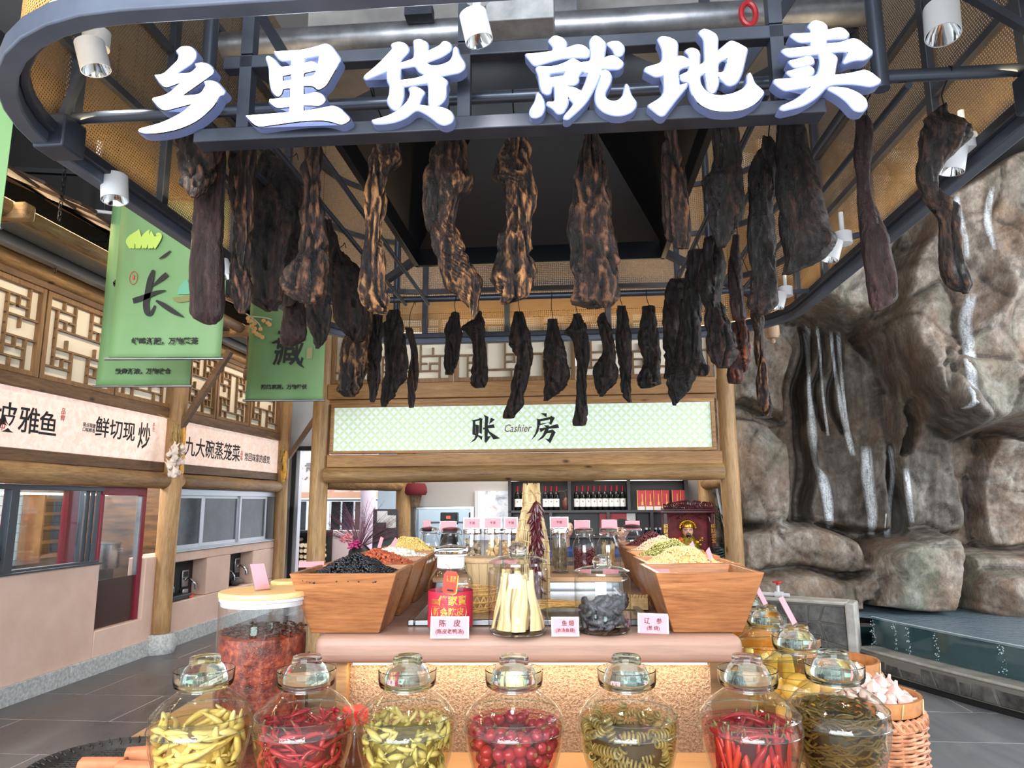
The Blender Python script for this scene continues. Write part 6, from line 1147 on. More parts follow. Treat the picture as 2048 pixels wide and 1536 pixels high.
# ---------------- wooden bins with beans
M_bin = wood('orange_bin_wood', 'x', srgb(112, 62, 34), srgb(206, 140, 88), scale=1.3, rough=.42, bump=.25, knots=False)
def hopper(name, u, v, label, yaw=0):
    """square bin flaring upward; (u, v) = middle of its base"""
    o = thing(name, label, 'bin', T.W(u, v, ZC), T.rz+yaw); a, b, h, w = .115, .178, .20, .016
    def ring4(s, z): return [(-s, -s, z), (s, -s, z), (s, s, z), (-s, s, z)]
    for i, nm in enumerate(('front_board', 'side_board', 'back_board', 'side_board')):
        o0, o1, i0, i1 = ring4(a, 0), ring4(b, h), ring4(a-w, .0), ring4(b-w, h); j = (i+1) % 4
        MB().add([o0[i], o0[j], o1[j], o1[i], i0[i], i0[j], i1[j], i1[i]], [(0,1,2,3),(7,6,5,4),(3,2,6,7),(0,4,5,1),(0,3,7,4),(1,5,6,2)]).build(nm, M_bin, o, bevel=.002)
    MB().box(-a+w, a-w, -a+w, a-w, 0, .014).build('base_board', M_bin, o); return o
ICO = [(0,0,-1),(.7236,-.5257,-.4472),(-.2764,-.8507,-.4472),(-.8944,0,-.4472),(-.2764,.8507,-.4472),(.7236,.5257,-.4472),(.2764,-.8507,.4472),(-.7236,-.5257,.4472),(-.7236,.5257,.4472),(.2764,.8507,.4472),(.8944,0,.4472),(0,0,1)]
ICF = [(0,1,2),(1,0,5),(0,2,3),(0,3,4),(0,4,5),(1,5,10),(2,1,6),(3,2,7),(4,3,8),(5,4,9),(1,10,6),(2,6,7),(3,7,8),(4,8,9),(5,9,10),(6,10,11),(7,6,11),(8,7,11),(9,8,11),(10,9,11)]
def grains(P, size, shape, seed):
    """joined little beans at the points P (n x 3): vertices, faces, tone"""
    rs = np.random.RandomState(seed); n = len(P); base = np.array(ICO); q = rs.normal(size=(n, 4)); q /= np.linalg.norm(q, axis=1)[:, None]; w, x, y, z = q.T
    Rm = np.stack([np.stack([1-2*(y*y+z*z), 2*(x*y-w*z), 2*(x*z+w*y)], -1), np.stack([2*(x*y+w*z), 1-2*(x*x+z*z), 2*(y*z-w*x)], -1), np.stack([2*(x*z-w*y), 2*(y*z+w*x), 1-2*(x*x+y*y)], -1)], 1)
    s = size*(1+.15*rs.uniform(-1, 1, n)); vb = base*np.array(shape); V = np.einsum('nij,kj->nki', Rm, vb)*s[:, None, None] + P[:, None, :]
    f = np.array(ICF)[None] + (np.arange(n)*12)[:, None, None]; return V.reshape(-1, 3), f.reshape(-1, 3), np.repeat(rs.uniform(0, 1, n), 12)
def bean_mat(name, stops, rough=.35):
    t = NT(name); a = t.n('ShaderNodeAttribute', attribute_name='tone'); t.set(base=t.ramp(a.outputs['Fac'], stops), rough=rough); return t.mat
def heap(o, name, m, size, shape, n, peak, label, cat, seed, rim=.165, lo=.175):
    rs = np.random.RandomState(seed); xy = rs.uniform(-.166, .166, (n, 2)); rr = np.maximum(np.abs(xy[:, 0]), np.abs(xy[:, 1]))/.166; r2 = np.minimum(np.hypot(xy[:, 0], xy[:, 1])/.18, 1); k = .5*rr+.5*r2
    z = lo + peak*(np.cos(np.minimum(k, 1)*math.pi)*.5+.5) + .006*np.sin(xy[:, 0]*60+seed)*np.cos(xy[:, 1]*50) + rs.uniform(-.002, .003, n)
    V, f, tn = grains(np.column_stack([xy, z]), size, shape, seed); g = np.linspace(-.17, .17, 15)
    ob = numesh(name, V, f, m, None, tn, 'stuff'); ob.location = o.location; ob.rotation_euler = o.rotation_euler; tag(ob, label, cat)
    mb = MB(); gv = []; 
    for y in g:
        for x in g: k_ = min(.5*max(abs(x), abs(y))/.166+.5*min(math.hypot(x, y)/.18, 1), 1); gv.append((x*.965, y*.965, lo-.004+peak*(math.cos(k_*math.pi)*.5+.5)))
    c = mb.add(gv, [(j*15+i, j*15+i+1, j*15+i+16, j*15+i+15) for j in range(14) for i in range(14)]).build('heap_bed', m, ob, fix=False); c['kind'] = 'stuff'; a = c.data.attributes.new('tone', 'FLOAT', 'POINT'); a.data.foreach_set('value', [.35]*225)
BM = {'black': bean_mat('black_beans', [(0, srgb(12, 12, 15)), (1, srgb(38, 38, 44))], .28), 'peanut': bean_mat('red_peanuts', [(0, srgb(140, 58, 36)), (1, srgb(192, 98, 62))], .45), 'white': bean_mat('white_beans', [(0, srgb(228, 218, 200)), (1, srgb(246, 240, 228))], .35), 'millet': bean_mat('millet', [(0, srgb(220, 186, 104)), (1, srgb(238, 212, 140))], .6), 'soy': bean_mat('soybeans', [(0, srgb(222, 180, 118)), (1, srgb(242, 210, 152))], .4), 'mung': bean_mat('mung_beans', [(0, srgb(92, 94, 44)), (1, srgb(146, 144, 82))], .4), 'rice': bean_mat('rice', [(0, srgb(232, 204, 168)), (1, srgb(246, 226, 196))], .5), 'red': bean_mat('red_beans', [(0, srgb(70, 26, 30)), (1, srgb(124, 58, 58))], .3)}
LU = -.607
for i, (k_, nm, size, shp, n, pk, lab, blab) in enumerate((('black', 'black_beans', .0058, (1.25, .9, .85), 2400, .07, 'front wooden bin heaped with black beans', 'heap of shiny black beans in the front bin'), ('peanut', 'peanuts', .0078, (1.35, .85, .85), 1300, .06, 'wooden bin of red peanuts behind the black bean bin', 'heap of red skinned peanuts behind the black beans'), ('white', 'white_beans', .0105, (1.4, .95, .7), 800, .045, 'wooden bin of large white beans, third from the front', 'heap of large white beans behind the peanuts'), ('millet', 'millet', .003, (1, 1, 1), 3000, .085, 'wooden bin of yellow millet at the rear of its row', 'smooth heap of yellow millet behind the white beans'))):
    b = hopper('wooden_bin', LU+.003*i, 2.562+.368*i, lab); heap(b, nm, BM[k_], size, shp, n, pk, blab, 'beans' if k_ != 'millet' else 'grain', 20+i)
hopper('wooden_bin', .607, 2.562, 'empty front wooden bin with a pink card inside')
for i, (k_, nm, size, shp, n, pk, lab, blab) in enumerate((('soy', 'soybeans', .0055, (1.1, 1, .95), 2400, .075, 'wooden bin of soybeans behind the empty bin', 'heap of pale yellow soybeans behind the empty bin'), ('mung', 'mung_beans', .0042, (1.15, .9, .9), 2800, .085, 'wooden bin of green mung beans behind the soybeans', 'heap of green mung beans behind the soybeans'), ('rice', 'rice_grains', .003, (1.6, .8, .8), 2600, .08, 'wooden bin of cream coloured grain behind the mung beans', 'smooth heap of cream coloured grain behind the mung beans'), ('red', 'red_beans', .0055, (1.2, .9, .9), 1800, .085, 'rearmost wooden bin with dark red beans by the storage jars', 'heap of dark red beans in the rearmost bin'))):
    b = hopper('wooden_bin', .616+.022*(i+1), 2.562+.36*(i+1), lab); heap(b, nm, BM[k_], size, shp, n, pk, blab, 'grain' if k_ == 'rice' else 'beans', 30+i)
# ---------------- cards
M_ac = glass_thin('card_acrylic', (.95, .95, .96), (.75, .78, .8), 1.0)
def card(loc, w, h, rz, tilt, lines, label, border=.006, acr=True):
    o = thing('price_card', label, 'card', loc, rz); o.rotation_euler = (tilt, 0, rz)
    MB().box(-w/2+border, w/2-border, .0, .0012, border, h-border).build('pink_sheet', M_pink, o)
    if acr: MB().box(-w/2, w/2, .0014, .0024, 0, h).box(-w/2, w/2, .0, .05, 0, .0015).build('acrylic_back', M_acryl, o)
    for s, z, sz in lines: text(s, sz, M_ink, 'lettering', o, (0, -.0022, z*h), RX, .003)
    return o
def cardpx(px0, py0, px1, py1, v, lines, label, tilt=-.14, rz=0, **kw):
    a, b = T.onf(px0, py1, v), T.onf(px1, py0, v); return card(T.W((a.x+b.x)/2, v, a.z), b.x-a.x, (b.z-a.z), T.rz+rz, tilt, lines, label, **kw)
cardpx(860, 1233, 938, 1277, 2.385, [('陈　皮', .66, .024), ('(陈皮老鸭汤)', .30, .0165)], 'pink name card before the red labelled bottle')
cardpx(1103, 1234, 1158, 1273, 2.40, [('　鱼 翅', .66, .018), ('(浓汤鱼翅)', .30, .014)], 'pink name card between the two big lidded jars')
cardpx(1276, 1227, 1336, 1271, 2.44, [('辽　参', .64, .020), ('(葱 烧)', .32, .015)], 'slanting pink name card before the empty wooden bin', rz=-.25)
def leaning(px, py, v, w, h, rz, tilt, label, roll=0):
    q = T.onf(px, py, v); c = card(T.W(q.x, v, q.z), w, h, T.rz+rz, tilt, [], label, .004, False); c.rotation_euler = (tilt, roll, T.rz+rz); return c
leaning(622, 1135, 2.70, .10, .05, .25, -1.15, 'pink card lying on the black bean heap'); leaning(757, 1098, 3.05, .035, .055, -.9, -.2, 'pink card standing in the peanut bin', .2); leaning(782, 1096, 3.42, .04, .055, -.9, -.4, 'pink card standing in the white bean bin', .4)
leaning(1321, 1092, 3.92, .05, .06, 1.0, -.2, 'pink card stuck in the rearmost red bean bin', -.3); leaning(1352, 1105, 3.55, .05, .065, 1.0, -.2, 'pink card stuck in the cream grain bin', -.3); leaning(1392, 1112, 3.15, .05, .065, 1.0, -.2, 'pink card stuck in the mung bean bin', -.3); leaning(1425, 1125, 2.85, .05, .06, 1.0, -.2, 'pink card stuck in the soybean bin', -.3); leaning(1322, 1150, 2.56, .08, .05, 0, -1.2, 'pink card lying inside the empty wooden bin')
# ---------------- the three big lidded jars on the slab
def storage_jar(name, u, v, R0, zs, h, label, lid=True):
    o = thing(name, label, 'jar', T.W(u, v, zs)); r = R0
    MB().open_lathe([(0, .004), (r*.86, .003), (r*.97, .014), (r, .03), (r, h*.84), (r*.96, h*.90), (r*.84, h*.94), (r*.83, h*.975), (r*.86, h*.99)], 40).build('jar_body', M_jarclear, o)
    MB().lathe([(0, .0), (r*.84, .0), (r*.95, .01), (r*.80, .018), (0, .014)], 32).build('thick_base', M_lidclear, o)
    l = MB().lathe([(r*.80, h*.985), (r*.98, h*.985), (r*1.0, h*.998), (r*.93, h*1.015), (r*.70, h*1.055), (r*.30, h*1.085), (r*.2, h*1.09), (0, h*1.09)], 36).build('lid', M_lidthin, o); MB().sphere((0, 0, h*1.15), r*.34, 20, 12, sc=(1, 1, .75)).build('knob', M_lidclear, l); return o
fu, fv = -.025, 2.44; FR_ = .101; storage_jar('glass_jar', fu, fv, FR_, ZC, .235, 'tall lidded glass jar of pale fish maw strips')
M_maw = mat('fish_maw', srgb(206, 172, 112), .45, col2=srgb(232, 206, 156), scale=9, stretch=(1, 1, .3), bump=.3, bscale=30)
for i in range(22):
    a = i*2*math.pi/22 + R.uniform(-.1, .1); inner = i % 3 == 0; rb, rt = (.080 if not inner else .05), (.052 if not inner else .03); b0 = Vector((rb*math.cos(a), rb*math.sin(a), .018)); b1 = Vector((rt*math.cos(a+.15), rt*math.sin(a+.15), R.uniform(.165, .212))); m_ = MB(); k = 9; n = 10; vs = []; tw = a+math.pi/2
    for j in range(k):
        t_ = j/(k-1); c = b0.lerp(b1, t_) + Vector((.005*math.sin(t_*5+i), .004*math.cos(t_*4+i), 0)); w = .0165*(1-.45*t_)*(1+.12*math.sin(t_*9+i)); d = .0065
        for q in range(n): e = 2*math.pi*q/n; x = w*math.cos(e); y = d*math.sin(e)+ .25*abs(x)*(-1 if math.cos(a) else 1)*.6; vs.append(c + Vector((math.cos(tw), math.sin(tw), 0))*x + Vector((math.cos(a), math.sin(a), 0))*y)
    m_.add([p-b0 for p in vs], [(j*n+q, j*n+(q+1) % n, (j+1)*n+(q+1) % n, (j+1)*n+q) for j in range(k-1) for q in range(n)] + [tuple(range(n)), tuple((k-1)*n+q for q in range(n))])
    tag(m_.build('fish_maw', M_maw, None, T.W(fu, fv, ZC)+b0, ang=70), 'pale dried fish maw strip standing in the tall lidded jar', 'fish maw', 'fish maw strips in the jar')
su, sv = .262, 2.475; storage_jar('glass_jar', su, sv, .095, ZC, .20, 'squat lidded glass jar of black dried sea cucumbers')
M_cuc = mat('sea_cucumber', srgb(20, 19, 22), .42, col2=srgb(74, 72, 78), scale=60, bump=.5, bscale=120)
cm = []
for i in range(3):
    m_ = MB(); k, n = 12, 10; vs = []; L = .052+.006*i
    for j in range(k):
        t_ = j/(k-1); r_ = .0125*math.sin(math.pi*(.08+.84*t_))**.6
        for q in range(n): e = 2*math.pi*q/n; r3 = r_*(1+.28*((q % 2)*2-1)*(1 if j % 2 else -.3)); vs.append(((t_-.5)*L, r3*math.cos(e), r3*math.sin(e)+.006*math.sin(t_*3)))
    cm.append(m_.add(vs, [(j*n+q, j*n+(q+1) % n, (j+1)*n+(q+1) % n, (j+1)*n+q) for j in range(k-1) for q in range(n)]+[tuple(range(n)), tuple((k-1)*n+q for q in range(n))]).build('sea_cucumber', M_cuc, None, ang=80))
protos = list(cm)
def scatter(pr, n, cu, cv, z0, zmax, Rf, L, rad, name, label, cat, group, bias=.5, tilt=.5, up=False, seed=1, minr=.0, gap=0):
    rs = random.Random(seed); done = 0; P = []; tries = 0
    while done < n and tries < n*60:
        tries += 1; z = rs.uniform(.012, zmax); RR = Rf(z)
        hl = L*.5; rho_max = math.sqrt(max(RR*RR-(hl*.9)**2, 1e-6))-rad if not up else RR-rad
        if rho_max < .004: continue
        rho = rho_max*(1-bias*rs.random()**1.4); ph = rs.uniform(0, 2*math.pi); p = Vector((rho*math.cos(ph), rho*math.sin(ph), z))
        if gap and any((p-q).length < gap for q in P): continue
        P.append(p); s = pr[done % len(pr)]; o = s if done < len(pr) else s.copy()
        if done >= len(pr): COL.objects.link(o)
        yaw = ph+math.pi/2+rs.uniform(-.25, .25); pit = rs.gauss(0, tilt)
        if up: M_ = Matrix.Rotation(yaw, 4, 'Z') @ Matrix.Rotation(math.pi/2+rs.gauss(0, .28), 4, 'Y')
        else: M_ = Matrix.Rotation(yaw, 4, 'Z') @ Matrix.Rotation(pit, 4, 'Y')
        M_ = M_ @ Matrix.Rotation(rs.uniform(0, 6.3), 4, 'X'); k = rs.uniform(.85, 1.12)
        o.matrix_world = Matrix.Translation(T.W(cu, cv, z0)+p) @ M_ @ Matrix.Diagonal((k, k, k, 1)); tag(o, label, cat, group); done += 1
scatter(protos, 62, su, sv, ZC+.004, .10, lambda z: .088, .055, .012, 'sea_cucumber', 'black knobbly dried sea cucumber in the squat lidded jar', 'sea cucumber', 'sea cucumbers in the jar', .75, .5, seed=3)
# apothecary bottle with red label
bu, bv = -.258, 2.49; bt = thing('apothecary_bottle', 'wide glass apothecary bottle with red gold lettered label and stopper', 'bottle', T.W(bu, bv, ZC), T.rz); r = .076
MB().open_lathe([(0, .004), (r*.9, .003), (r, .014), (r, .155), (r*.95, .175), (r*.75, .195), (r*.66, .205), (r*.64, .215)], 40).build('bottle_body', M_jarclear, bt)
MB().open_lathe([(r*.63, .21), (r*.62, .247), (r*.74, .25), (r*.74, .256)], 32).build('frosted_neck', mat('frosted_glass', srgb(226, 224, 224), .6), bt); MB().lathe([(r*.62, .256), (r*.72, .259), (r*.80, .27), (r*.74, .278), (r*.3, .285), (0, .285)], 32).build('stopper', M_lidclear, bt)
M_redl = mat('crimson_label', srgb(186, 36, 64), .45); MB().open_lathe([(r*1.012, .018), (r*1.012, .135)], 40).build('label_paper', M_redl, bt); MB().lathe([(r*.9, .012), (r*.93, .12), (r*.5, .13), (0, .132)], 24).build('packed_peel', mat('dark_peel', srgb(96, 44, 36), .7, col2=srgb(60, 26, 24), scale=50), bt)
def wrap_text(s, size, z, m, bold=.01, a0=0.0):
    o = text(s, size, m, 'lettering', bt, (0, 0, 0), (0, 0, 0), bold)
    for v in o.data.vertices: a = v.co.x/(r*1.02) + a0; d = r*1.02+v.co.z; v.co = (d*math.sin(a), -d*math.cos(a), z+v.co.y)
    return o
wrap_text('傳家寶', .034, .106, M_gold, .02, .2); wrap_text('新会陈皮', .028, .070, M_gold, .025); wrap_text('· 理气健脾 ·', .012, .046, M_gold, .01); wrap_text('传统工艺\n匠心臻选', .0085, .103, M_gold, .01, -.62)
mb = MB()
for z in (.088, .053): mb.tube([((r*1.022)*math.sin(a), -(r*1.022)*math.cos(a), z) for a in [-.80+i*.1 for i in range(17)]], .0009, 5)
for s_ in (-1, 1): mb.tube([((r*1.022)*math.sin(s_*(.80+.06*math.sin(q))), -(r*1.022)*math.cos(s_*(.80+.06*math.sin(q))), .053+.035*q/math.pi) for q in [i*math.pi/6 for i in range(7)]], .0009, 5)
mb.build('gold_border', M_gold, bt)
hg = thing('hanging_tag', 'red and gold paper tag hanging from the bottle neck', 'tag', T.W(bu+.012, bv-.087, ZC+.205), T.rz); hg.rotation_euler = (.10, .12, T.rz)
MB().prism([(-.016, 0), (.016, 0), (.024, -.012), (.024, -.066), (.018, -.074), (-.018, -.074), (-.024, -.066), (-.024, -.012)], 0, .0012).build('tag_paper', mat('scarlet_paper', srgb(216, 60, 44), .5), hg); MB().prism([(.022, -.012), (.0255, -.012), (.0255, -.07), (.018, -.076), (-.018, -.076), (.0165, -.0725), (.022, -.066)], -.0008, .0016).build('gold_edge', M_gold, hg)
text('傳家寶\n陈皮礼', .0105, M_gold, 'lettering', hg, (.003, -.001, -.026), RX, .012); MB().box(-.008, .014, -.001, 0, -.066, -.060).build('printed_mark', M_ink, hg); MB().tube(spline([(0, 0, -.005), (-.02, .03, .012), (-.06, .09, .008)], 4), .0012, 5).build('gold_cord', M_gold, hg)
# ---------------- goods on the tray
def weave(mb, Rf, z0, z1, nr, ns, rr):
    for i in range(nr):
        z = z0+(z1-z0)*i/(nr-1); r0 = Rf((z-z0)/(z1-z0)); mb.tube([((r0+rr*.9*math.sin(a*ns*.5+math.pi*i))*math.cos(a), (r0+rr*.9*math.sin(a*ns*.5+math.pi*i))*math.sin(a), z) for a in [k*2*math.pi/(ns*2) for k in range(ns*2+1)]], rr, 5, caps=False)
q = T.onf(968, 1190, 3.38); bk = thing('wooden_bucket', 'small tapered wooden bucket with a pale wooden lid on the tray', 'bucket', T.W(q.x, 3.38, ZC+.006)); Mbw = wood('pale_bucket', 'z', srgb(196, 160, 116), srgb(228, 198, 156), scale=2, knots=False)
for i in range(14):
    a0, a1 = i*2*math.pi/14, (i+1)*2*math.pi/14-.02; MB().add([(R_*math.cos(a), R_*math.sin(a), z) for R_, z in ((.066, 0), (.088, .15)) for a in (a0, a1)] + [((R_-.01)*math.cos(a), (R_-.01)*math.sin(a), z) for R_, z in ((.066, 0), (.088, .15)) for a in (a0, a1)], [(0,1,3,2),(6,7,5,4),(0,2,6,4),(1,5,7,3),(2,3,7,6),(0,4,5,1)]).build('stave', Mbw, bk)
MB().lathe([(0, .15), (.094, .15), (.097, .156), (.097, .166), (.09, .172), (0, .174)], 32).build('lid', Mbw, bk); MB().lathe([(0, 0), (.06, 0), (.06, .006), (0, .006)], 24).build('base', Mbw, bk)
M_bam = mat('golden_bamboo', srgb(214, 168, 96), .5, col2=srgb(160, 112, 58), scale=30); M_bam2 = mat('straw_bamboo', srgb(196, 160, 104), .6, col2=srgb(148, 112, 66), scale=30)
q = T.onf(958, 1232, 2.95); hb = thing('hexagon_basket', 'low open weave bamboo basket behind the red labelled bottle', 'basket', T.W(q.x-.03, 2.95, ZC+.007)); mb = MB()
for z in (.0, .03, .06, .075): mb.tube([(.105*math.cos(a), .105*math.sin(a), z+.004) for a in [k*math.pi/16 for k in range(33)]], .0045, 6, caps=False)
for i in range(24):
    for s_ in (-1, 1): mb.tube([(.104*math.cos(a), .104*math.sin(a), z) for a, z in [(i*math.pi/12+s_*t_*.35, .004+.07*t_) for t_ in (0, .25, .5, .75, 1)]], .0028, 5)
weave(mb, lambda t_: .108, .0, .014, 4, 20, .003); mb.build('woven_wall', M_bam, hb); MB().lathe([(0, 0), (.1, 0), (.1, .004), (0, .004)], 20).build('base', M_bam2, hb)
q = T.onf(1130, 1232, 2.9); sk = thing('stick_bundle', 'loose bundle of thin golden bamboo sticks lying on the tray', 'sticks', T.W(q.x, 2.88, ZC+.008), T.rz); mb = MB()
for i in range(26): y = R.uniform(-.05, .05); mb.tube(spline([(-.13, y*1.1, .004+R.uniform(0, .03)), (0, y+R.uniform(-.02, .02), .012+R.uniform(0, .02)), (.13, y*.6-.02, .006+R.uniform(0, .02))], 3), .0032, 5)
mb.build('bamboo_sticks', M_bam, sk)
q = T.onf(1290, 1230, 2.95); cb = thing('woven_case', 'small woven bamboo case beside the slanting name card', 'basket', T.W(q.x-.04, 2.95, ZC+.008), T.rz-.2); mb = MB().box(-.055, .055, -.05, .05, 0, .045)
for i in range(9):
    for j in range(4): mb.box(-.055+.0122*i, -.045+.0122*i, -.0525+.001*((i+j) % 2), -.05, .002+.011*j, .012+.011*j)
    for j in range(8): mb.box(-.055+.0122*i, -.045+.0122*i, -.05+.0125*j, -.04+.0125*j, .045, .046+.0018*((i+j) % 2))
mb.build('woven_box', M_bam2, cb)
# straw fish trap with chilli string
q = T.onf(1070, 1215, 3.30); ft = thing('straw_fish_trap', 'tall bottle shaped woven straw fish trap standing behind the lidded jars', 'fish trap', T.W(q.x-.012, 3.30, ZC+.006)); M_straw = mat('pale_straw', srgb(232, 208, 160), .75, col2=srgb(150, 116, 68), scale=26, stretch=(1, 1, .25))
fr_ = lambda z: .078 if z < .22 else (.078-.040*((z-.22)/.19)**1.2 if z < .41 else .038+.002*math.sin(z*60))
mb = MB(); fl_ = lambda z: fr_(z)
for i in range(52):
    a = i*2*math.pi/52+R.uniform(-.02, .02); mb.tube([(fl_(z)*math.cos(a+.03*math.sin(z*30+i)), fl_(z)*math.sin(a+.03*math.sin(z*30+i)), z) for z in [0, .06, .12, .18, .22, .26, .30, .34, .38, .41, .45, .48, .505+R.uniform(-.008, .008)]], .0034, 4)
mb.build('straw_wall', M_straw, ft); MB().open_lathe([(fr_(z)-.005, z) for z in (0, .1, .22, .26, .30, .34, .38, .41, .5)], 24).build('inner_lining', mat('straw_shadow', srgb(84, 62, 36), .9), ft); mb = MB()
for z in (.03, .09, .15, .205, .25, .30, .345, .385, .41, .417, .424, .465): mb.tube([((fr_(z)+.003)*math.cos(a), (fr_(z)+.003)*math.sin(a), z+.004*math.sin(a*5)) for a in [k*math.pi/12 for k in range(25)]], .003, 5, caps=False)
mb.build('binding', M_straw, ft)
cs_ = thing('chilli_string', 'string of dark red dried chillies hanging on the straw fish trap', 'chillies', ft.location + Vector((.018, -.095, .02)), T.rz); M_chd = mat('dried_chilli', srgb(84, 24, 28), .28, col2=srgb(54, 14, 20), scale=16); pc = []
MB().tube(spline([(0, .015, .43), (.004, .005, .3), (-.004, 0, .15), (.01, .0, .04)], 6), .004).tube(spline([(0, .015, .42), (-.02, .04, .455), (-.03, .08, .46)], 4), .002).build('cord', mat('jute', srgb(150, 120, 80), .9), cs_)
for i in range(3): pc.append(MB().tube(spline([(0, 0, 0), (.018, .002, -.004), (.038, .003*(i-1), -.012), (.055, 0, -.024+.006*i)], 4), [.0035, .0045, .0052, .0056, .0058, .0058, .0057, .0055, .005, .0044, .0034, .002, .0008], 7).build('dried_chilli', M_chd, cs_))
for i in range(135):
    z = .41-.40*i/135; a = -math.pi/2 + R.uniform(-1.5, 1.5); loc = (.006*math.cos(a), .0+.012*math.sin(a), z); rot = (R.uniform(-.4, .4), R.uniform(.55, 1.25), a)
    if i < 3: pc[i].location = loc; pc[i].rotation_euler = rot
    else: inst(pc[i % 3], 'dried_chilli', cs_, loc, rot, R.uniform(.9, 1.15))
# ---------------- storage jars on the step
SV_, ZT_ = 3.76, 1.24
def lidjar(px, label, fill):
    u = T.onf(px, 1100, SV_).x; o = thing('storage_jar', label, 'jar', T.W(u, SV_, ZT_), T.rz); r = .047
    MB().open_lathe([(0, .003), (r*.96, .003), (r, .008), (r, .196), (r*.97, .2)], 28).build('jar_body', M_jarclear, o); MB().lathe([(0, .0), (r*.97, 0), (r*.97, .003), (0, .003)], 24).build('base', M_lidclear, o); MB().lathe([(r*1.02, .196), (r*1.03, .2), (r*1.03, .222), (r, .225), (0, .225)], 28).build('metal_lid', M_chrome, o); fill(u, r*.9); return u
def swing(px, v, label, fill, zs=ZT_, sc=1.0):
    u = T.onf(px, 1100, v).x; o = thing('swing_top_jar', label, 'jar', T.W(u, v, zs), T.rz+.5); r = .062*sc
    MB().open_lathe([(0, .003), (r*.9, .003), (r, .02), (r, .13), (r*.9, .155), (r*.68, .178), (r*.66, .195), (r*.72, .197), (r*.72, .203)], 32).build('jar_body', M_jarclear, o); MB().lathe([(r*.72, .205), (r*.75, .21), (r*.74, .222), (r*.4, .228), (0, .23)], 28).build('lid', M_lidclear, o)
    MB().tube([(r*.74*math.cos(a), r*.74*math.sin(a), .192) for a in [k*math.pi/10 for k in range(21)]], .0018, 5).tube(spline([(r*.74, -.01, .19), (r*.95, -.012, .185), (r*.98, 0, .205), (r*.8, .01, .222)], 4), .0018, 5).tube(spline([(-r*.74, -.01, .19), (-r*.9, 0, .2), (-r*.76, .01, .222)], 4), .0018, 5).build('wire_bail', M_chrome, o); fill(u, v, r*.93, zs); return u
def chips(u, r, v, zs, h, n, size, shape, m, name, label, cat, seed):
    rs = np.random.RandomState(seed); a = rs.uniform(0, 6.28, n); q = r*np.sqrt(rs.uniform(.35, 1, n))*.94; z = rs.uniform(.01, h, n); w = T.W(u, v, zs); V, f, tn = grains(np.column_stack([q*np.cos(a), q*np.sin(a), z]), size, shape, seed); ob = numesh(name, V, f, m, None, tn, 'stuff', False if size > .008 else True); ob.location = w; tag(ob, label, cat)
    MB().lathe([(0, .006), (r*.72, .006), (r*.72, h*.97), (0, h)], 14).build('inner_mass', m, ob)['kind'] = 'stuff'
M_mush = bean_mat('mushroom_chips', [(0, srgb(92, 76, 62)), (.5, srgb(160, 138, 112)), (1, srgb(206, 188, 160))], .8); M_nut = bean_mat('nut_pieces', [(0, srgb(176, 132, 88)), (1, srgb(222, 186, 140))], .7)
lidjar(944.5, 'metal lidded jar of dried mushroom slices on the step', lambda u, r: chips(u, r, SV_, ZT_, .165, 260, .0115, (1.2, .9, .35), M_mush, 'dried_mushrooms', 'dried grey brown mushroom slices in the metal lidded jar', 'mushrooms', 41))
M_ging = mat('dried_ginger', srgb(226, 196, 144), .6, col2=srgb(200, 160, 104), scale=14, bump=.3)
def ginger(u, r):
    for i in range(9):
        a = i*2.4; q = r*.48; mb = MB(); L = R.uniform(.04, .07); mb.tube(spline([(0, 0, -L*.6), (.004, .0, -L*.2), (-.003, .002, L*.2), (.003, 0, L*.6)], 4), [.006, .010, .013, .014, .0145, .015, .015, .0145, .0135, .012, .010, .008, .004], 9, flat=.7); mb.sphere((.010, 0, .008), .010, 8, 6)
        tag(mb.build('dried_root', M_ging, None, T.W(u, SV_, ZT_) + Vector((q*math.cos(a), q*math.sin(a), .045+.014*i)), (R.uniform(-.25, .25), R.uniform(-.25, .25), a)), 'thick pale dried root piece in the middle metal lidded jar', 'dried root', 'dried roots in the jar')
lidjar(986, 'metal lidded jar of thick pale dried roots', ginger); lidjar(1021, 'metal lidded jar of tan nut pieces half behind the fish trap', lambda u, r: chips(u, r, SV_, ZT_, .155, 260, .009, (1.3, .9, .6), M_nut, 'nut_pieces', 'tan nut pieces in the jar beside the fish trap', 'nuts', 43))
def twigs(u, v, r, zs, h, n, name, label, m, seed):
    rs = random.Random(seed); mb = MB()
    for i in range(n):
        a, q = rs.uniform(0, 6.3), r*math.sqrt(rs.uniform(.3, 1))*.9; b = a+rs.uniform(-.5, .5); z0 = rs.uniform(.008, h*.5); mb.tube(spline([(q*math.cos(a), q*math.sin(a), z0), (q*.93*math.cos((a+b)/2+.1), q*.93*math.sin((a+b)/2+.1), z0+h*.22), (q*math.cos(b), q*math.sin(b), z0+h*.46)], 2), .0016, 4)
    tag(mb.build(name, m, None, T.W(u, v, zs), kind='stuff'), label, 'dried herbs')
M_twig = mat('dark_twigs', srgb(92, 78, 60), .8, col2=srgb(150, 130, 100), scale=40)
lidjar(1119, 'metal lidded jar packed with thin dark twigs beside the fish trap', lambda u, r: twigs(u, SV_, r, ZT_, .185, 330, 'dried_twigs', 'thin dark dried twigs packed in the metal lidded jar', M_twig, 5))
swing(1169, SV_, 'swing top jar half full of dark red beans', lambda u, v, r, zs: chips(u, r, v, zs, .125, 1500, .0046, (1.2, .9, .9), BM['red'], 'red_beans', 'dark red beans in the swing top jar', 'beans', 45))
swing(1217, SV_, 'swing top jar of pale dried stalks behind the sea cucumber jar', lambda u, v, r, zs: twigs(u, v, r*.7, zs, .17, 60, 'dried_stalks', 'pale dried stalks standing in a swing top jar', M_bam2, 6))
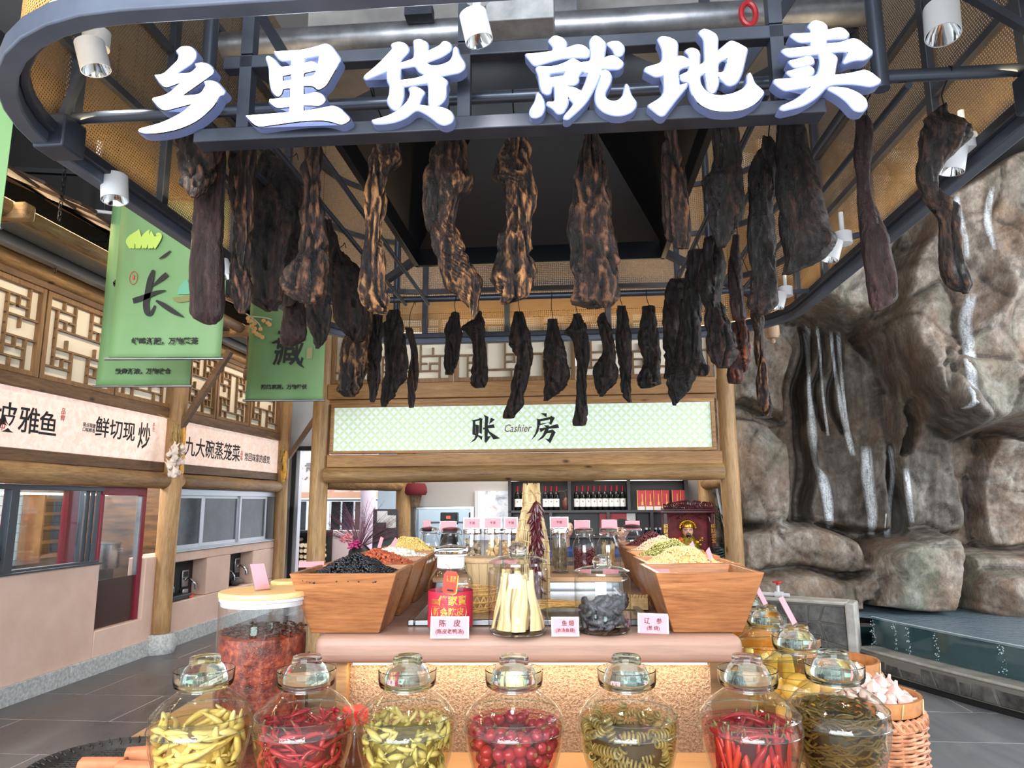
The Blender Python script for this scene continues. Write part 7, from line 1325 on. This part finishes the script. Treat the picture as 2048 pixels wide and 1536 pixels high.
swing(1265, 4.32, 'swing top jar behind the red bean bin', lambda u, v, r, zs: twigs(u, v, r*.6, zs, .12, 50, 'dried_petals', 'pale dried petals in the jar behind the red bean bin', M_straw, 8), sc=1.05)
swing(858, 3.98, 'empty looking swing top jar behind the millet bin', lambda u, v, r, zs: chips(u, r, v, zs, .06, 120, .008, (1.3, .9, .5), M_nut, 'dried_slices', 'tan dried slices low in the jar behind the millet', 'dried slices', 49)); swing(902, 3.93, 'swing top jar between the millet bin and the mushroom jar', lambda u, v, r, zs: chips(u, r, v, zs, .07, 120, .008, (1.3, .9, .5), M_mush, 'dried_slices', 'grey dried slices low in the jar next to the mushroom jar', 'dried slices', 50))
for px0, px1, y0, y1, v, lab, kw in ((926, 962, 1035, 1058, SV_, 'clear framed pink card on the mushroom jar', {}), (967, 1004, 1034, 1058, SV_, 'clear framed pink card on the dried root jar', {}), (1008, 1036, 1034, 1058, SV_, 'clear framed pink card on the nut jar by the fish trap', {}), (1100, 1137, 1033, 1057, SV_, 'clear framed pink card on the twig jar', {}), (1149, 1180, 1040, 1061, SV_, 'pink card on the red bean swing top jar', {'border': .002}), (1204, 1235, 1039, 1060, SV_, 'pink card on the dried stalk jar before the peering person', {'border': .002}), (1251, 1280, 1041, 1062, 4.32, 'pink card on the jar behind the red bean bin', {'border': .002}), (879, 913, 1042, 1063, 3.93, 'pink card on the swing top jar beside the mushroom jar', {'border': .002}), (846, 864, 1040, 1064, 3.98, 'turned pink card on the jar behind the millet bin', {'border': .002, 'rz': .6})): cardpx(px0, y0, px1, y1, v, [('干货', .5, .016)] if not kw else [], lab, **kw)
# ================================================================ PICKLE JARS IN FRONT
JP = [(0, .083), (.02, .086), (.05, .090), (.11, .107), (.18, .127), (.225, .1335), (.262, .128), (.29, .106), (.312, .075), (.322, .060)]
def jr(z):
    for (a, ra), (b, rb) in zip(JP, JP[1:]):
        if a <= z <= b: return ra+(rb-ra)*(z-a)/(b-a)
    return .06
M_ring = glass_thin('ring_glass', (.72, .80, .74), (.30, .42, .36), 1.2)
def brine_mat(name, tint):
    t = NT(name); t.N.remove(t.bsdf); tr = t.n('ShaderNodeBsdfTransparent', ins={0: (*tint, 1)}); gl = t.n('ShaderNodeBsdfGlossy', ins={'Roughness': .05}); lf = t.n('ShaderNodeLayerWeight', ins={'Blend': .5}); m = t.n('ShaderNodeMixShader', ins={0: t.math('MULTIPLY', t.math('POWER', lf.outputs['Facing'], 5.0), .35)}); t.l(tr.outputs[0], m.inputs[1]); t.l(gl.outputs[0], m.inputs[2]); t.l(m.outputs[0], t.out.inputs[0]); return t.mat
def pickle_jar(u, v, label, brine, level, sc=1.0, zs=ZS):
    o = thing('pickle_jar', label, 'jar', T.W(u, v, zs), T.rz+R.uniform(-1, 1)); o.scale = (sc,)*3
    prof = [(0, .004), (.08, .003)] + [(r, max(z, .008)) for z, r in JP[1:6]] + [(.1345, .2255), (.1335, .228), (.1295, .258), (.1302, .2615), (.1275, .265)] + [(r, z) for z, r in JP[7:]] + [(.057, .333)]
    MB().open_lathe(prof, 56).build('jar_body', M_jar, o)
    MB().lathe([(0, .0), (.076, 0), (.084, .008), (.076, .014), (0, .012)], 32).build('thick_base', M_lidglass, o)
    MB().open_lathe([(.058, .325), (.068, .327), (.0755, .334), (.078, .345), (.079, .373), (.077, .3745), (.0755, .350), (.072, .340), (.066, .334), (.055, .332)], 48).build('water_saucer', M_lidglass, o)
    for zr_, rr_ in ((.2615, .1300), (.2262, .1345), (.334, .0575)): MB().tube([(rr_*math.cos(a), rr_*math.sin(a), zr_) for a in [k*2*math.pi/56 for k in range(57)]], .0016, 6, caps=False).build('moulded_ring', M_ring, o)
    l = MB().lathe([(.061, .341), (.0615, .352), (.058, .366), (.051, .378), (.044, .385), (.040, .388), (.0395, .402), (.037, .408), (.02, .4095), (0, .4085)], 48, wob=lambda a, z: (.012*math.cos(a*48) if .384 < z < .404 else .006*math.cos(a*72) if .366 < z < .38 else 0)).build('lid', M_lidglass, o)
    z0 = [(.0, .013)] + [(jr(z)*.955, z) for z in (.014, .03, .06, .1, .14, .18, .21, .23, .245, .26) if z < level] + [(jr(level)*.955, level), (0, level)]
    MB().lathe(z0, 40).build('brine', brine, o); return o
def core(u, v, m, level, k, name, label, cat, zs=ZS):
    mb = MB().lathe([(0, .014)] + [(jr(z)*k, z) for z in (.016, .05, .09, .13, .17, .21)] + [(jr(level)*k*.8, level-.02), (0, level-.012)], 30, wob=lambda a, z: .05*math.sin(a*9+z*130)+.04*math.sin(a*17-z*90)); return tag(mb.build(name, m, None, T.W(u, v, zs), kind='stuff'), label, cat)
def pod(L, r, curve, m, name, stem=None, n=9, prof=None):
    k = 10; P = []; rs = []
    for i in range(k): t = i/(k-1); P.append(((t-.5)*L, 0, curve*L*(1-(2*t-1)**2))); rs.append(r*(prof(t) if prof else (.35+.65*min(1, t*6))*(1-max(0, t-.25)**1.6*1.25)))
    rs = [max(a, r*.08) for a in rs]; mb = MB().tube(P, rs, n)
    if stem is not None: mb.tube([Vector(P[0]), Vector(P[0])-Vector((r*1.6, 0, r*.6))], [r*.3, r*.22], 5, m=1)
    return mb.build(name, [m] + ([stem] if stem is not None else []), None, ang=80)
M_stem = mat('green_stalk', srgb(110, 112, 50), .5)
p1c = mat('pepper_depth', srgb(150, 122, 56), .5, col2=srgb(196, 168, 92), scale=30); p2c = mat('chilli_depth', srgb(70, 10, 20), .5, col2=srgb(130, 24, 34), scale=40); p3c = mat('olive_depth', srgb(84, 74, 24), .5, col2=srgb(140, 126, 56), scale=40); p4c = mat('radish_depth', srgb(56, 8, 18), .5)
JU = [-.878, -.598, -.322, -.033, .271, .596]; JV = 2.0
p1 = mat('pale_pepper', srgb(198, 174, 100), .3, col2=srgb(222, 204, 142), scale=14); p2 = mat('pickled_red_chilli', srgb(128, 20, 38), .25, col2=srgb(164, 44, 54), scale=16); p3 = mat('pickled_green_pepper', srgb(128, 116, 44), .3, col2=srgb(184, 170, 104), scale=12, lo=.45, hi=.6); p3b = mat('pickled_green_pepper_b', srgb(164, 148, 80), .3, col2=srgb(206, 194, 140), scale=12)
p4 = mat('red_radish', srgb(112, 20, 42), .22, col2=srgb(142, 38, 54), scale=20); p4b = mat('red_radish_b', srgb(140, 34, 38), .22); p5 = mat('pickled_coil', srgb(112, 98, 54), .35, col2=srgb(150, 136, 88), scale=20); p6 = mat('long_red_chilli', srgb(122, 20, 30), .25, col2=srgb(156, 44, 42), scale=9); p6b = mat('long_orange_chilli', srgb(170, 60, 36), .25); p7 = mat('brown_bean_pod', srgb(70, 56, 28), .3, col2=srgb(112, 94, 54), scale=14)
by = brine_mat('yellow_brine', (.99, .95, .78)); brd = brine_mat('red_brine', (.97, .78, .74)); bol = brine_mat('olive_brine', (.98, .95, .80)); bdk = brine_mat('brown_brine', (.94, .86, .68)); bpk = brine_mat('crimson_brine', (.96, .70, .70)); bor = brine_mat('orange_brine', (.99, .90, .62))
Rin = lambda z: jr(z)*.945
pickle_jar(JU[0], JV, 'glass pickle jar of pale yellow finger peppers beside the dark round tray', by, .243)
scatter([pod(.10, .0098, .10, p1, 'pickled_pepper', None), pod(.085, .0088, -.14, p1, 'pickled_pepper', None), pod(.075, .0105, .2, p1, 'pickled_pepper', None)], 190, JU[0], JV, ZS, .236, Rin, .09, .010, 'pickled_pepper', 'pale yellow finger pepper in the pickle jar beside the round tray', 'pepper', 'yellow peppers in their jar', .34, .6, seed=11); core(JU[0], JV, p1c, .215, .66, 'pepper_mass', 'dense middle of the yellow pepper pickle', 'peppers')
pickle_jar(JU[1], JV, 'glass pickle jar of small crimson chillies before the sauce cylinder', brd, .243)
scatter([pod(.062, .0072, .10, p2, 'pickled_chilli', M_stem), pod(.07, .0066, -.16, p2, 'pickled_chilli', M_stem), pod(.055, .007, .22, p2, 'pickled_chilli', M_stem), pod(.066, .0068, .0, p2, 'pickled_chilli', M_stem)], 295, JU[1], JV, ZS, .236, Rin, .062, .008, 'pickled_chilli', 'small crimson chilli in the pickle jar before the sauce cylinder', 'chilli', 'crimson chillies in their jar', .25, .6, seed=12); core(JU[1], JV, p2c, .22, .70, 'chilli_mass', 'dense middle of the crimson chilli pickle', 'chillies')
pickle_jar(JU[2], JV, 'glass pickle jar of stubby olive green peppers', bol, .248); fat = lambda t: (.55+.45*math.sin(min(1, t*2)*math.pi/2))*(1-max(0, t-.55)**1.5*2.2)
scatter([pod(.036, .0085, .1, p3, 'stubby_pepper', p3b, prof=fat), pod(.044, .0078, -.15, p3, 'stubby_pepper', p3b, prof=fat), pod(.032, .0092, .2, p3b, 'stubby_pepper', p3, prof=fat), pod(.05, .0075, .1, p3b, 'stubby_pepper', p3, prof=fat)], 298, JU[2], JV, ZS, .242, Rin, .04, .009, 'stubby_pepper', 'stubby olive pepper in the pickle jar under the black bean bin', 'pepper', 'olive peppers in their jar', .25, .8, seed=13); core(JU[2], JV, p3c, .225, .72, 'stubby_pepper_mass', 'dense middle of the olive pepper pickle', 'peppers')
pickle_jar(JU[3], JV, 'glass pickle jar of round red radishes', bpk, .240)
def radish(m, k):
    mb = MB().lathe([(0, -.0165), (.009, -.0145), (.0155, -.006), (.0168, .002), (.0135, .011), (.006, .0158), (.0035, .0165)], 14); mb.lathe([(.0055, .0155), (.0055, .0172), (0, .0172)], 8, m=1); return mb.build('red_radish', [m, M_stem], None)
scatter([radish(p4, 0), radish(p4, 1), radish(p4b, 2)], 150, JU[3], JV, ZS, .230, Rin, .030, .0168, 'red_radish', 'round red radish in the pickle jar at the counter middle', 'radish', 'red radishes in their jar', .35, 1.2, seed=14, gap=.0275); core(JU[3], JV, p4c, .19, .62, 'radish_mass', 'dense middle of the red radish pickle', 'radishes')
pickle_jar(JU[4], JV, 'glass pickle jar of coiled brown green stems', bdk, .250)
def coil(turns, m): return MB().tube([((t-.5)*.0105*turns, .0095*math.cos(2*math.pi*t*turns), .0095*math.sin(2*math.pi*t*turns)) for t in [i/(turns*12) for i in range(turns*12+1)]], .0033, 6).build('pickled_coil', m, None)
scatter([coil(4, p5), coil(6, p5), coil(3, p5)], 150, JU[4], JV, ZS, .240, Rin, .05, .0128, 'pickled_coil', 'coiled brown green pickled stem in the jar before the sea cucumber jar', 'pickle', 'coiled pickles in their jar', .25, .7, seed=15, gap=.0195); core(JU[4], JV, mat('dark_coil', srgb(60, 46, 24), .4), .232, .76, 'coil_mass', 'dark middle of the coiled stem pickle', 'pickles')
pickle_jar(JU[5], JV, 'glass pickle jar of long red chillies before the empty bin', bpk, .238)
scatter([pod(.125, .0092, .03, p6, 'long_chilli', M_stem), pod(.11, .0085, -.05, p6, 'long_chilli', M_stem), pod(.13, .0088, .06, p6b, 'long_chilli', M_stem)], 190, JU[5], JV, ZS+.066, .11, lambda z: Rin(max(.01, z*1.25)), .12, .011, 'long_chilli', 'long red chilli standing in the pickle jar before the empty bin', 'chilli', 'long chillies in their jar', .3, .3, True, seed=16); core(JU[5], JV, p4c, .19, .70, 'long_chilli_mass', 'dense middle of the long chilli pickle', 'chillies')
scatter([pod(.10, .009, .1, p6, 'long_chilli', M_stem), pod(.11, .0085, -.1, p6, 'long_chilli', M_stem)], 26, JU[5], JV, ZS+.205, .03, lambda z: .118, .10, .01, 'long_chilli', 'long red chilli lying on top in the jar before the empty bin', 'chilli', 'long chillies lying on top', .8, .06, seed=17)
def jar_at(px, py_top, v): return T.onf(px, py_top, v).x
u7 = jar_at(1665, 1297, 2.06); pickle_jar(u7, 2.06, 'glass pickle jar of thin brown bean pods at the corner', bdk, .262)
def pods_stuff(u, v, n, m, name, label, cat, seed, zmax=.265, rr=.0042, zs=ZS):
    rs = random.Random(seed); mb = MB()
    for i in range(n):
        z = rs.uniform(.015, zmax); Rm = jr(z)*.93; q = Rm*(1-.35*rs.random()**1.5)-rr; a = rs.uniform(0, 6.3); L = rs.uniform(.05, .12); s = rs.gauss(0, .25); pts = []
        for j in range(5): t = (j/4-.5)*L; pts.append((q*math.cos(a+t/q), q*math.sin(a+t/q), min(max(z+t*s+.006*math.sin(j*1.9+i), .012), zmax)))
        pts = [(min(1, jr(p[2])*.94/max(math.hypot(p[0], p[1]), 1e-4))*p[0], min(1, jr(p[2])*.94/max(math.hypot(p[0], p[1]), 1e-4))*p[1], p[2]) for p in pts]; mb.tube(spline(pts, 2), rr, 5, flat=.7)
    return tag(mb.build(name, m, None, T.W(u, v, zs), kind='stuff'), label, cat)
pods_stuff(u7, 2.06, 520, p7, 'pickled_bean_pods', 'tangled thin brown green bean pods filling the corner pickle jar', 'bean pods', 7); core(u7, 2.06, mat('dark_pods', srgb(44, 36, 20), .5), .25, .72, 'bean_pod_mass', 'dark middle of the bean pod pickle', 'bean pods')
M_turn = mat('pale_turnip', srgb(226, 184, 104), .3, col2=srgb(240, 206, 138), scale=8); M_lot = mat('pale_root', srgb(232, 204, 122), .3, col2=srgb(244, 224, 160), scale=8)
u8 = jar_at(1592, 1260, 2.47); pickle_jar(u8, 2.47, 'glass pickle jar of plump orange yellow turnips behind the bean pod jar', bor, .285)
tm = [MB().sphere((0,0,0), .04, 16, 12, sc=(1, .85, .8)).build('pickled_turnip', M_turn, None), MB().sphere((0,0,0), .036, 16, 12, sc=(1.2, .8, .85)).build('pickled_turnip', M_turn, None)]
scatter(tm, 16, u8, 2.47, ZS+.03, .215, lambda z: jr(z+.03)*.95, .02, .038, 'pickled_turnip', 'plump orange yellow turnip in the jar behind the bean pods', 'turnip', 'turnips in their jar', .9, .6, seed=18, gap=.048)
u9 = jar_at(1534, 1232, 2.92); pickle_jar(u9, 2.92, 'glass pickle jar of long pale yellow roots beside the empty bin', by, .285)
scatter([pod(.17, .026, .03, M_lot, 'pickled_root', None, 14, lambda t: .75+.25*math.sin(t*math.pi)), pod(.15, .023, -.04, M_lot, 'pickled_root', None, 14, lambda t: .75+.25*math.sin(t*math.pi))], 11, u9, 2.92, ZS+.11, .06, lambda z: .115, .12, .03, 'pickled_root', 'long pale yellow root standing in the jar beside the empty bin', 'root', 'pale roots in their jar', .8, .3, True, seed=19, gap=.038)
u10 = jar_at(1494, 1215, 3.4); pickle_jar(u10, 3.4, 'glass pickle jar of orange pickle hidden behind the bins', bor, .25); core(u10, 3.4, mat('orange_pickle', srgb(214, 128, 48), .4, col2=srgb(236, 170, 80), scale=20), .25, .9, 'orange_pickle', 'orange mixed pickle in the jar half hidden behind the bins', 'pickle')
# cards standing on the far jars
def jcard(u, v, rz, label): card(T.W(u, v, ZS+.4095), .07, .10, T.rz+rz, -.45, [], label, .004, True)
jcard(u9, 2.92, 1.0, 'pink card leaning on the lid of the pale root jar'); jcard(u8, 2.47, 1.0, 'pink card leaning on the lid of the turnip jar')
# ================================================================ CHILLI SAUCE CYLINDER AND SMALL THINGS ON THE SHELF
cu, cv = -.882, 2.44; cy = thing('sauce_cylinder', 'large clear cylinder jar of dark red chilli sauce with a wooden lid', 'jar', T.W(cu, cv, ZS), T.rz); r = .145
MB().open_lathe([(0, .004), (r*.97, .004), (r, .012), (r, .50)], 56).build('jar_body', M_jarclear, cy); MB().lathe([(0, 0), (r*.98, 0), (r*.98, .004), (0, .004)], 40).build('base', M_lidclear, cy)
MB().lathe([(r*.96, .485), (r*.97, .50), (r*1.0, .502), (r*1.0, .512), (r*.9, .513), (0, .513)], 48).build('white_seal', M_white, cy); MB().lathe([(0, .513), (r*1.015, .513), (r*1.02, .517), (r*1.02, .526), (r*1.0, .530), (0, .530)], 56).build('wooden_lid', wood('bamboo_lid', 'x', srgb(226, 176, 110), srgb(244, 204, 146), scale=1.5, rough=.35, bump=.05, knots=False), cy)
t = NT('chilli_sauce'); co = t.coord(); g = t.noise(co, 42, 5, .7); g2 = t.noise(co, 9, 4); c = t.ramp(g, [(.36, srgb(70, 18, 12)), (.5, srgb(142, 48, 26)), (.66, srgb(190, 92, 54))]); c = t.mix(t.ramp(g2, [(.45, (0,0,0)), (.66, (.7,)*3)]), c, srgb(60, 22, 14)); v = t.n('ShaderNodeTexVoronoi', ins={'Vector': co, 'Scale': 70.0}).outputs['Distance']; c = t.mix(t.ramp(v, [(.05, (.6,)*3), (.14, (0,)*3)]), c, srgb(226, 170, 110)); t.set(base=c, rough=.3); t.bump(g, .8, .01); M_sauce = t.mat
sc_ = MB().lathe([(0, .01), (r*.955, .012)] + [(r*.958, .012+.37*i/10) for i in range(1, 11)] + [(r*.95, .388), (r*.8, .396), (r*.5, .40), (r*.2, .398), (0, .402)], 64, wob=lambda a, z: .012*math.sin(a*7+z*20)*math.sin(z*60) + (.02*math.sin(a*5)+.02*math.sin(a*13) if z > .385 else 0)).build('chilli_sauce', M_sauce, None, T.W(cu, cv, ZS), kind='stuff'); tag(sc_, 'dark red flaky chilli sauce in the big cylinder jar', 'sauce')
mb = MB(); rs = random.Random(5)
for i in range(420): a = rs.uniform(0, 6.3); z = rs.uniform(.37, .41); q = r*.93*math.sqrt(rs.random()); mb.sphere((q*math.cos(a), q*math.sin(a), .402+rs.uniform(-.006, .008)), rs.uniform(.003, .007), 6, 4, sc=(1.4, .9, .6))
tag(mb.build('dark_beans_layer', mat('dark_bean', srgb(44, 20, 16), .35, col2=srgb(80, 36, 26), scale=30), None, T.W(cu, cv, ZS), kind='stuff'), 'dark fermented bean layer on top of the chilli sauce', 'beans')
l = card(T.W(cu+.0, cv-.02, ZS+.531), .06, .10, T.rz+.9, -.5, [], 'pink card in a clear stand on the wooden lid of the cylinder', .004); MB().box(-.03, .03, -.05, .0, 0, .002).build('foot', M_acryl, l)
q = T.onf(577, 1160, 3.0); gc = thing('glass_canister', 'clear glass canister with a small bamboo lid half hidden by the front black bean bin', 'canister', T.W(q.x, 3.0, q.z-.30)); MB().lathe([(0, .286), (.07, .286), (.072, .294), (.066, .30), (0, .30)], 24).build('bamboo_lid', mat('bamboo_disc', srgb(236, 196, 130), .4), gc); MB().open_lathe([(0, 0), (.07, 0), (.07, .285)], 24).build('jar_body', M_jarclear, gc); MB().box(-.08, .08, -.08, .08, -(q.z-.30-.7815), 0).build('stand', M_steel, gc)
pj = thing('plastic_jar', 'small plastic jar of brown sauce with bright red cap behind the chilli jar', 'jar', T.W(-.545, 2.36, ZS)); MB().lathe([(0, .014), (.044, .014), (.047, .02), (.047, .10), (.038, .11), (0, .11)], 28).build('brown_sauce', mat('brown_sauce', srgb(120, 60, 36), .3, col2=srgb(84, 38, 26), scale=30), pj); MB().open_lathe([(0, .004), (.046, .004), (.05, .012), (.05, .04), (.0485, .045), (.05, .05), (.05, .11), (.042, .13), (.036, .136)], 32).build('jar_body', M_jarclear, pj); MB().lathe([(.04, .133), (.042, .135), (.042, .17), (.038, .175), (0, .175)], 28, wob=lambda a, z: .02*math.cos(a*28) if .136 < z < .168 else 0).build('red_cap', mat('bright_red_plastic', srgb(226, 40, 40), .35), pj)
# round dark tray with terracotta blocks
M_ratt = mat('black_rattan', srgb(34, 32, 32), .5, col2=srgb(62, 58, 56), scale=60); rt = thing('round_tray', 'dark round fretwork tray beside the yellow pepper jar', 'tray', T.W(-1.25, 2.25, ZS+.02)); mb = MB().lathe([(0, -.02), (.10, -.02), (.10, .0), (.20, .0), (.20, .008), (0, .008)], 48); mb.build('tray_base', M_ratt, rt)
mb = MB().open_lathe([(.19, .006), (.20, .02), (.23, .034), (.237, .030), (.235, .02), (.20, .0)], 64)
for i in range(48):
    a = i*2*math.pi/48; mb.tube([((.203+.026*q)*math.cos(a+.03*s_), (.203+.026*q)*math.sin(a+.03*s_), .024+.012*q) for q, s_ in ((0, 0), (.5, 0), (.5, 1), (1, 1))], .002, 4)
mb.build('fretwork_rim', M_ratt, rt); mb = MB()
for i in range(22):
    o_ = -.19+.38*i/21; h = math.sqrt(max(.195**2-o_*o_, 0)); mb.bar((o_, -h, .010), (o_, h, .010), .004).bar((-h, o_, .012), (h, o_, .012), .004)
mb.build('woven_mat', M_ratt, rt); M_terra = mat('terracotta', srgb(222, 142, 100), .8, col2=srgb(190, 112, 78), scale=9, bump=.2)
for i, (u, v, a, L) in enumerate(((-1.25, 2.20, .25, .13), (-1.16, 2.30, .5, .14), (-1.22, 2.10, .1, .15), (-1.13, 2.17, .2, .12))):
    o = MB().prism([(-.028, 0), (.028, 0), (.03, .02), (.022, .04), (0, .047), (-.022, .04), (-.03, .02)], -L/2, L/2).build('terracotta_piece', M_terra, None, T.W(u, v, ZS+.036), (0, 0, 1.3+a), bevel=.004); tag(o, ['terracotta half round piece at the outer edge of the dark tray', 'larger terracotta half round piece against the pepper jar', 'front terracotta half round piece on the dark tray', 'terracotta half round piece nearest the pepper jar base'][i], 'terracotta')
# ================================================================ GARLIC BASKETS BESIDE THE COUNTER
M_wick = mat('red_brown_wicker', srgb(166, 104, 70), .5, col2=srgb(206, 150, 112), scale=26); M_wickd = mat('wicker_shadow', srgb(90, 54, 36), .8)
def tall_basket(u, v, r, h, label, tlabel):
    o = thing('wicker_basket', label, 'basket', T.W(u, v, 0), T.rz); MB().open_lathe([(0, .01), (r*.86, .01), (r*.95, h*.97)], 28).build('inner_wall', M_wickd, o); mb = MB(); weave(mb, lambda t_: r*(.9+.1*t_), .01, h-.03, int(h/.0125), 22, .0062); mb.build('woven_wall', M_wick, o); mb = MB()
    for i in range(22): a = i*2*math.pi/22; mb.tube([(r*.9*math.cos(a), r*.9*math.sin(a), 0), (r*math.cos(a), r*math.sin(a), h)], .005, 5)
    mb.build('stakes', M_wick, o); mb = MB()
    for s_ in (0, math.pi): mb.tube([((r+.004*math.sin(a*20+s_))*math.cos(a), (r+.004*math.sin(a*20+s_))*math.sin(a), h-.012+.014*math.cos(a*20+s_)) for a in [k*2*math.pi/120 for k in range(121)]], .009, 6, caps=False)
    mb.build('braided_rim', M_wick, o)
    tr_ = thing('bamboo_tray', tlabel, 'tray', T.W(u, v, h+.008), T.rz); MB().lathe([(0, 0), (r*.9, 0), (r*.9, .006), (0, .006)], 36).build('tray_base', M_bam2, tr_); MB().open_lathe([(r*.88, 0), (r*.95, 0), (r*.99, .045), (r*.99, .05), (r*.93, .05), (r*.88, .006)], 44).build('hoop_rim', mat('brown_bamboo', srgb(160, 100, 56), .45, col2=srgb(200, 140, 88), scale=14), tr_); mb = MB()
    for i in range(9): a = i*.7; mb.bar((r*.995*math.cos(a), r*.995*math.sin(a), .004), (r*1.0*math.cos(a+.05), r*1.0*math.sin(a+.05), .05), .004)
    mb.build('lashing', M_straw, tr_)
q = T.onf(1732, 1395, 2.66); gu, gvv, gr_ = q.x, 2.66, .178; gh = .875
tall_basket(gu, gvv, gr_, gh, 'tall red brown wicker basket under the garlic tray', 'round bamboo tray heaped with garlic beside the bean pod jar')
q = T.onf(1690, 1330, 3.3); tall_basket(q.x-.02, 3.32, .17, .85, 'second wicker basket mostly hidden behind the garlic', 'round bamboo tray behind the garlic heap')
M_gar = mat('garlic_skin_pink', srgb(238, 216, 204), .55, col2=srgb(206, 156, 150), scale=18, stretch=(1, 1, .3)); gm = []
for i in range(3): gm.append(MB().lathe([(.004, -.021), (.013, -.021), (.021, -.012), (.0235, -.002), (.020, .010), (.011, .018), (.006, .023), (.004, .029+.004*i)], 15, wob=lambda a, z: .10*math.cos(a*(5+i)) if z < .012 else .02).build('garlic_bulb', M_gar, None))
rs = random.Random(9); n = 0; P = []
for lay, (rmax, z, cnt) in enumerate(((.135, .034, 30), (.11, .058, 26), (.075, .082, 14), (.03, .10, 4))):
    k = 0; tr_ = 0
    while k < cnt and tr_ < 900:
        tr_ += 1; a = rs.uniform(0, 6.3); q = rmax*math.sqrt(rs.random()); p = Vector((q*math.cos(a), q*math.sin(a), z+rs.uniform(-.006, .006)))
        if any((p-x).length < .034 for x in P): continue
        P.append(p); o = gm[n] if n < 3 else gm[n % 3].copy()
        if n >= 3: COL.objects.link(o)
        o.location = T.W(gu, gvv, gh+.006)+p; o.rotation_euler = (rs.gauss(0, .7), rs.gauss(0, .7), rs.uniform(0, 6.3)); o.scale = (rs.uniform(.85, 1.15),)*3; tag(o, 'pinkish white garlic bulb heaped on the bamboo tray', 'garlic', 'garlic bulbs on the bamboo tray'); n += 1; k += 1
bpy.context.view_layer.update()
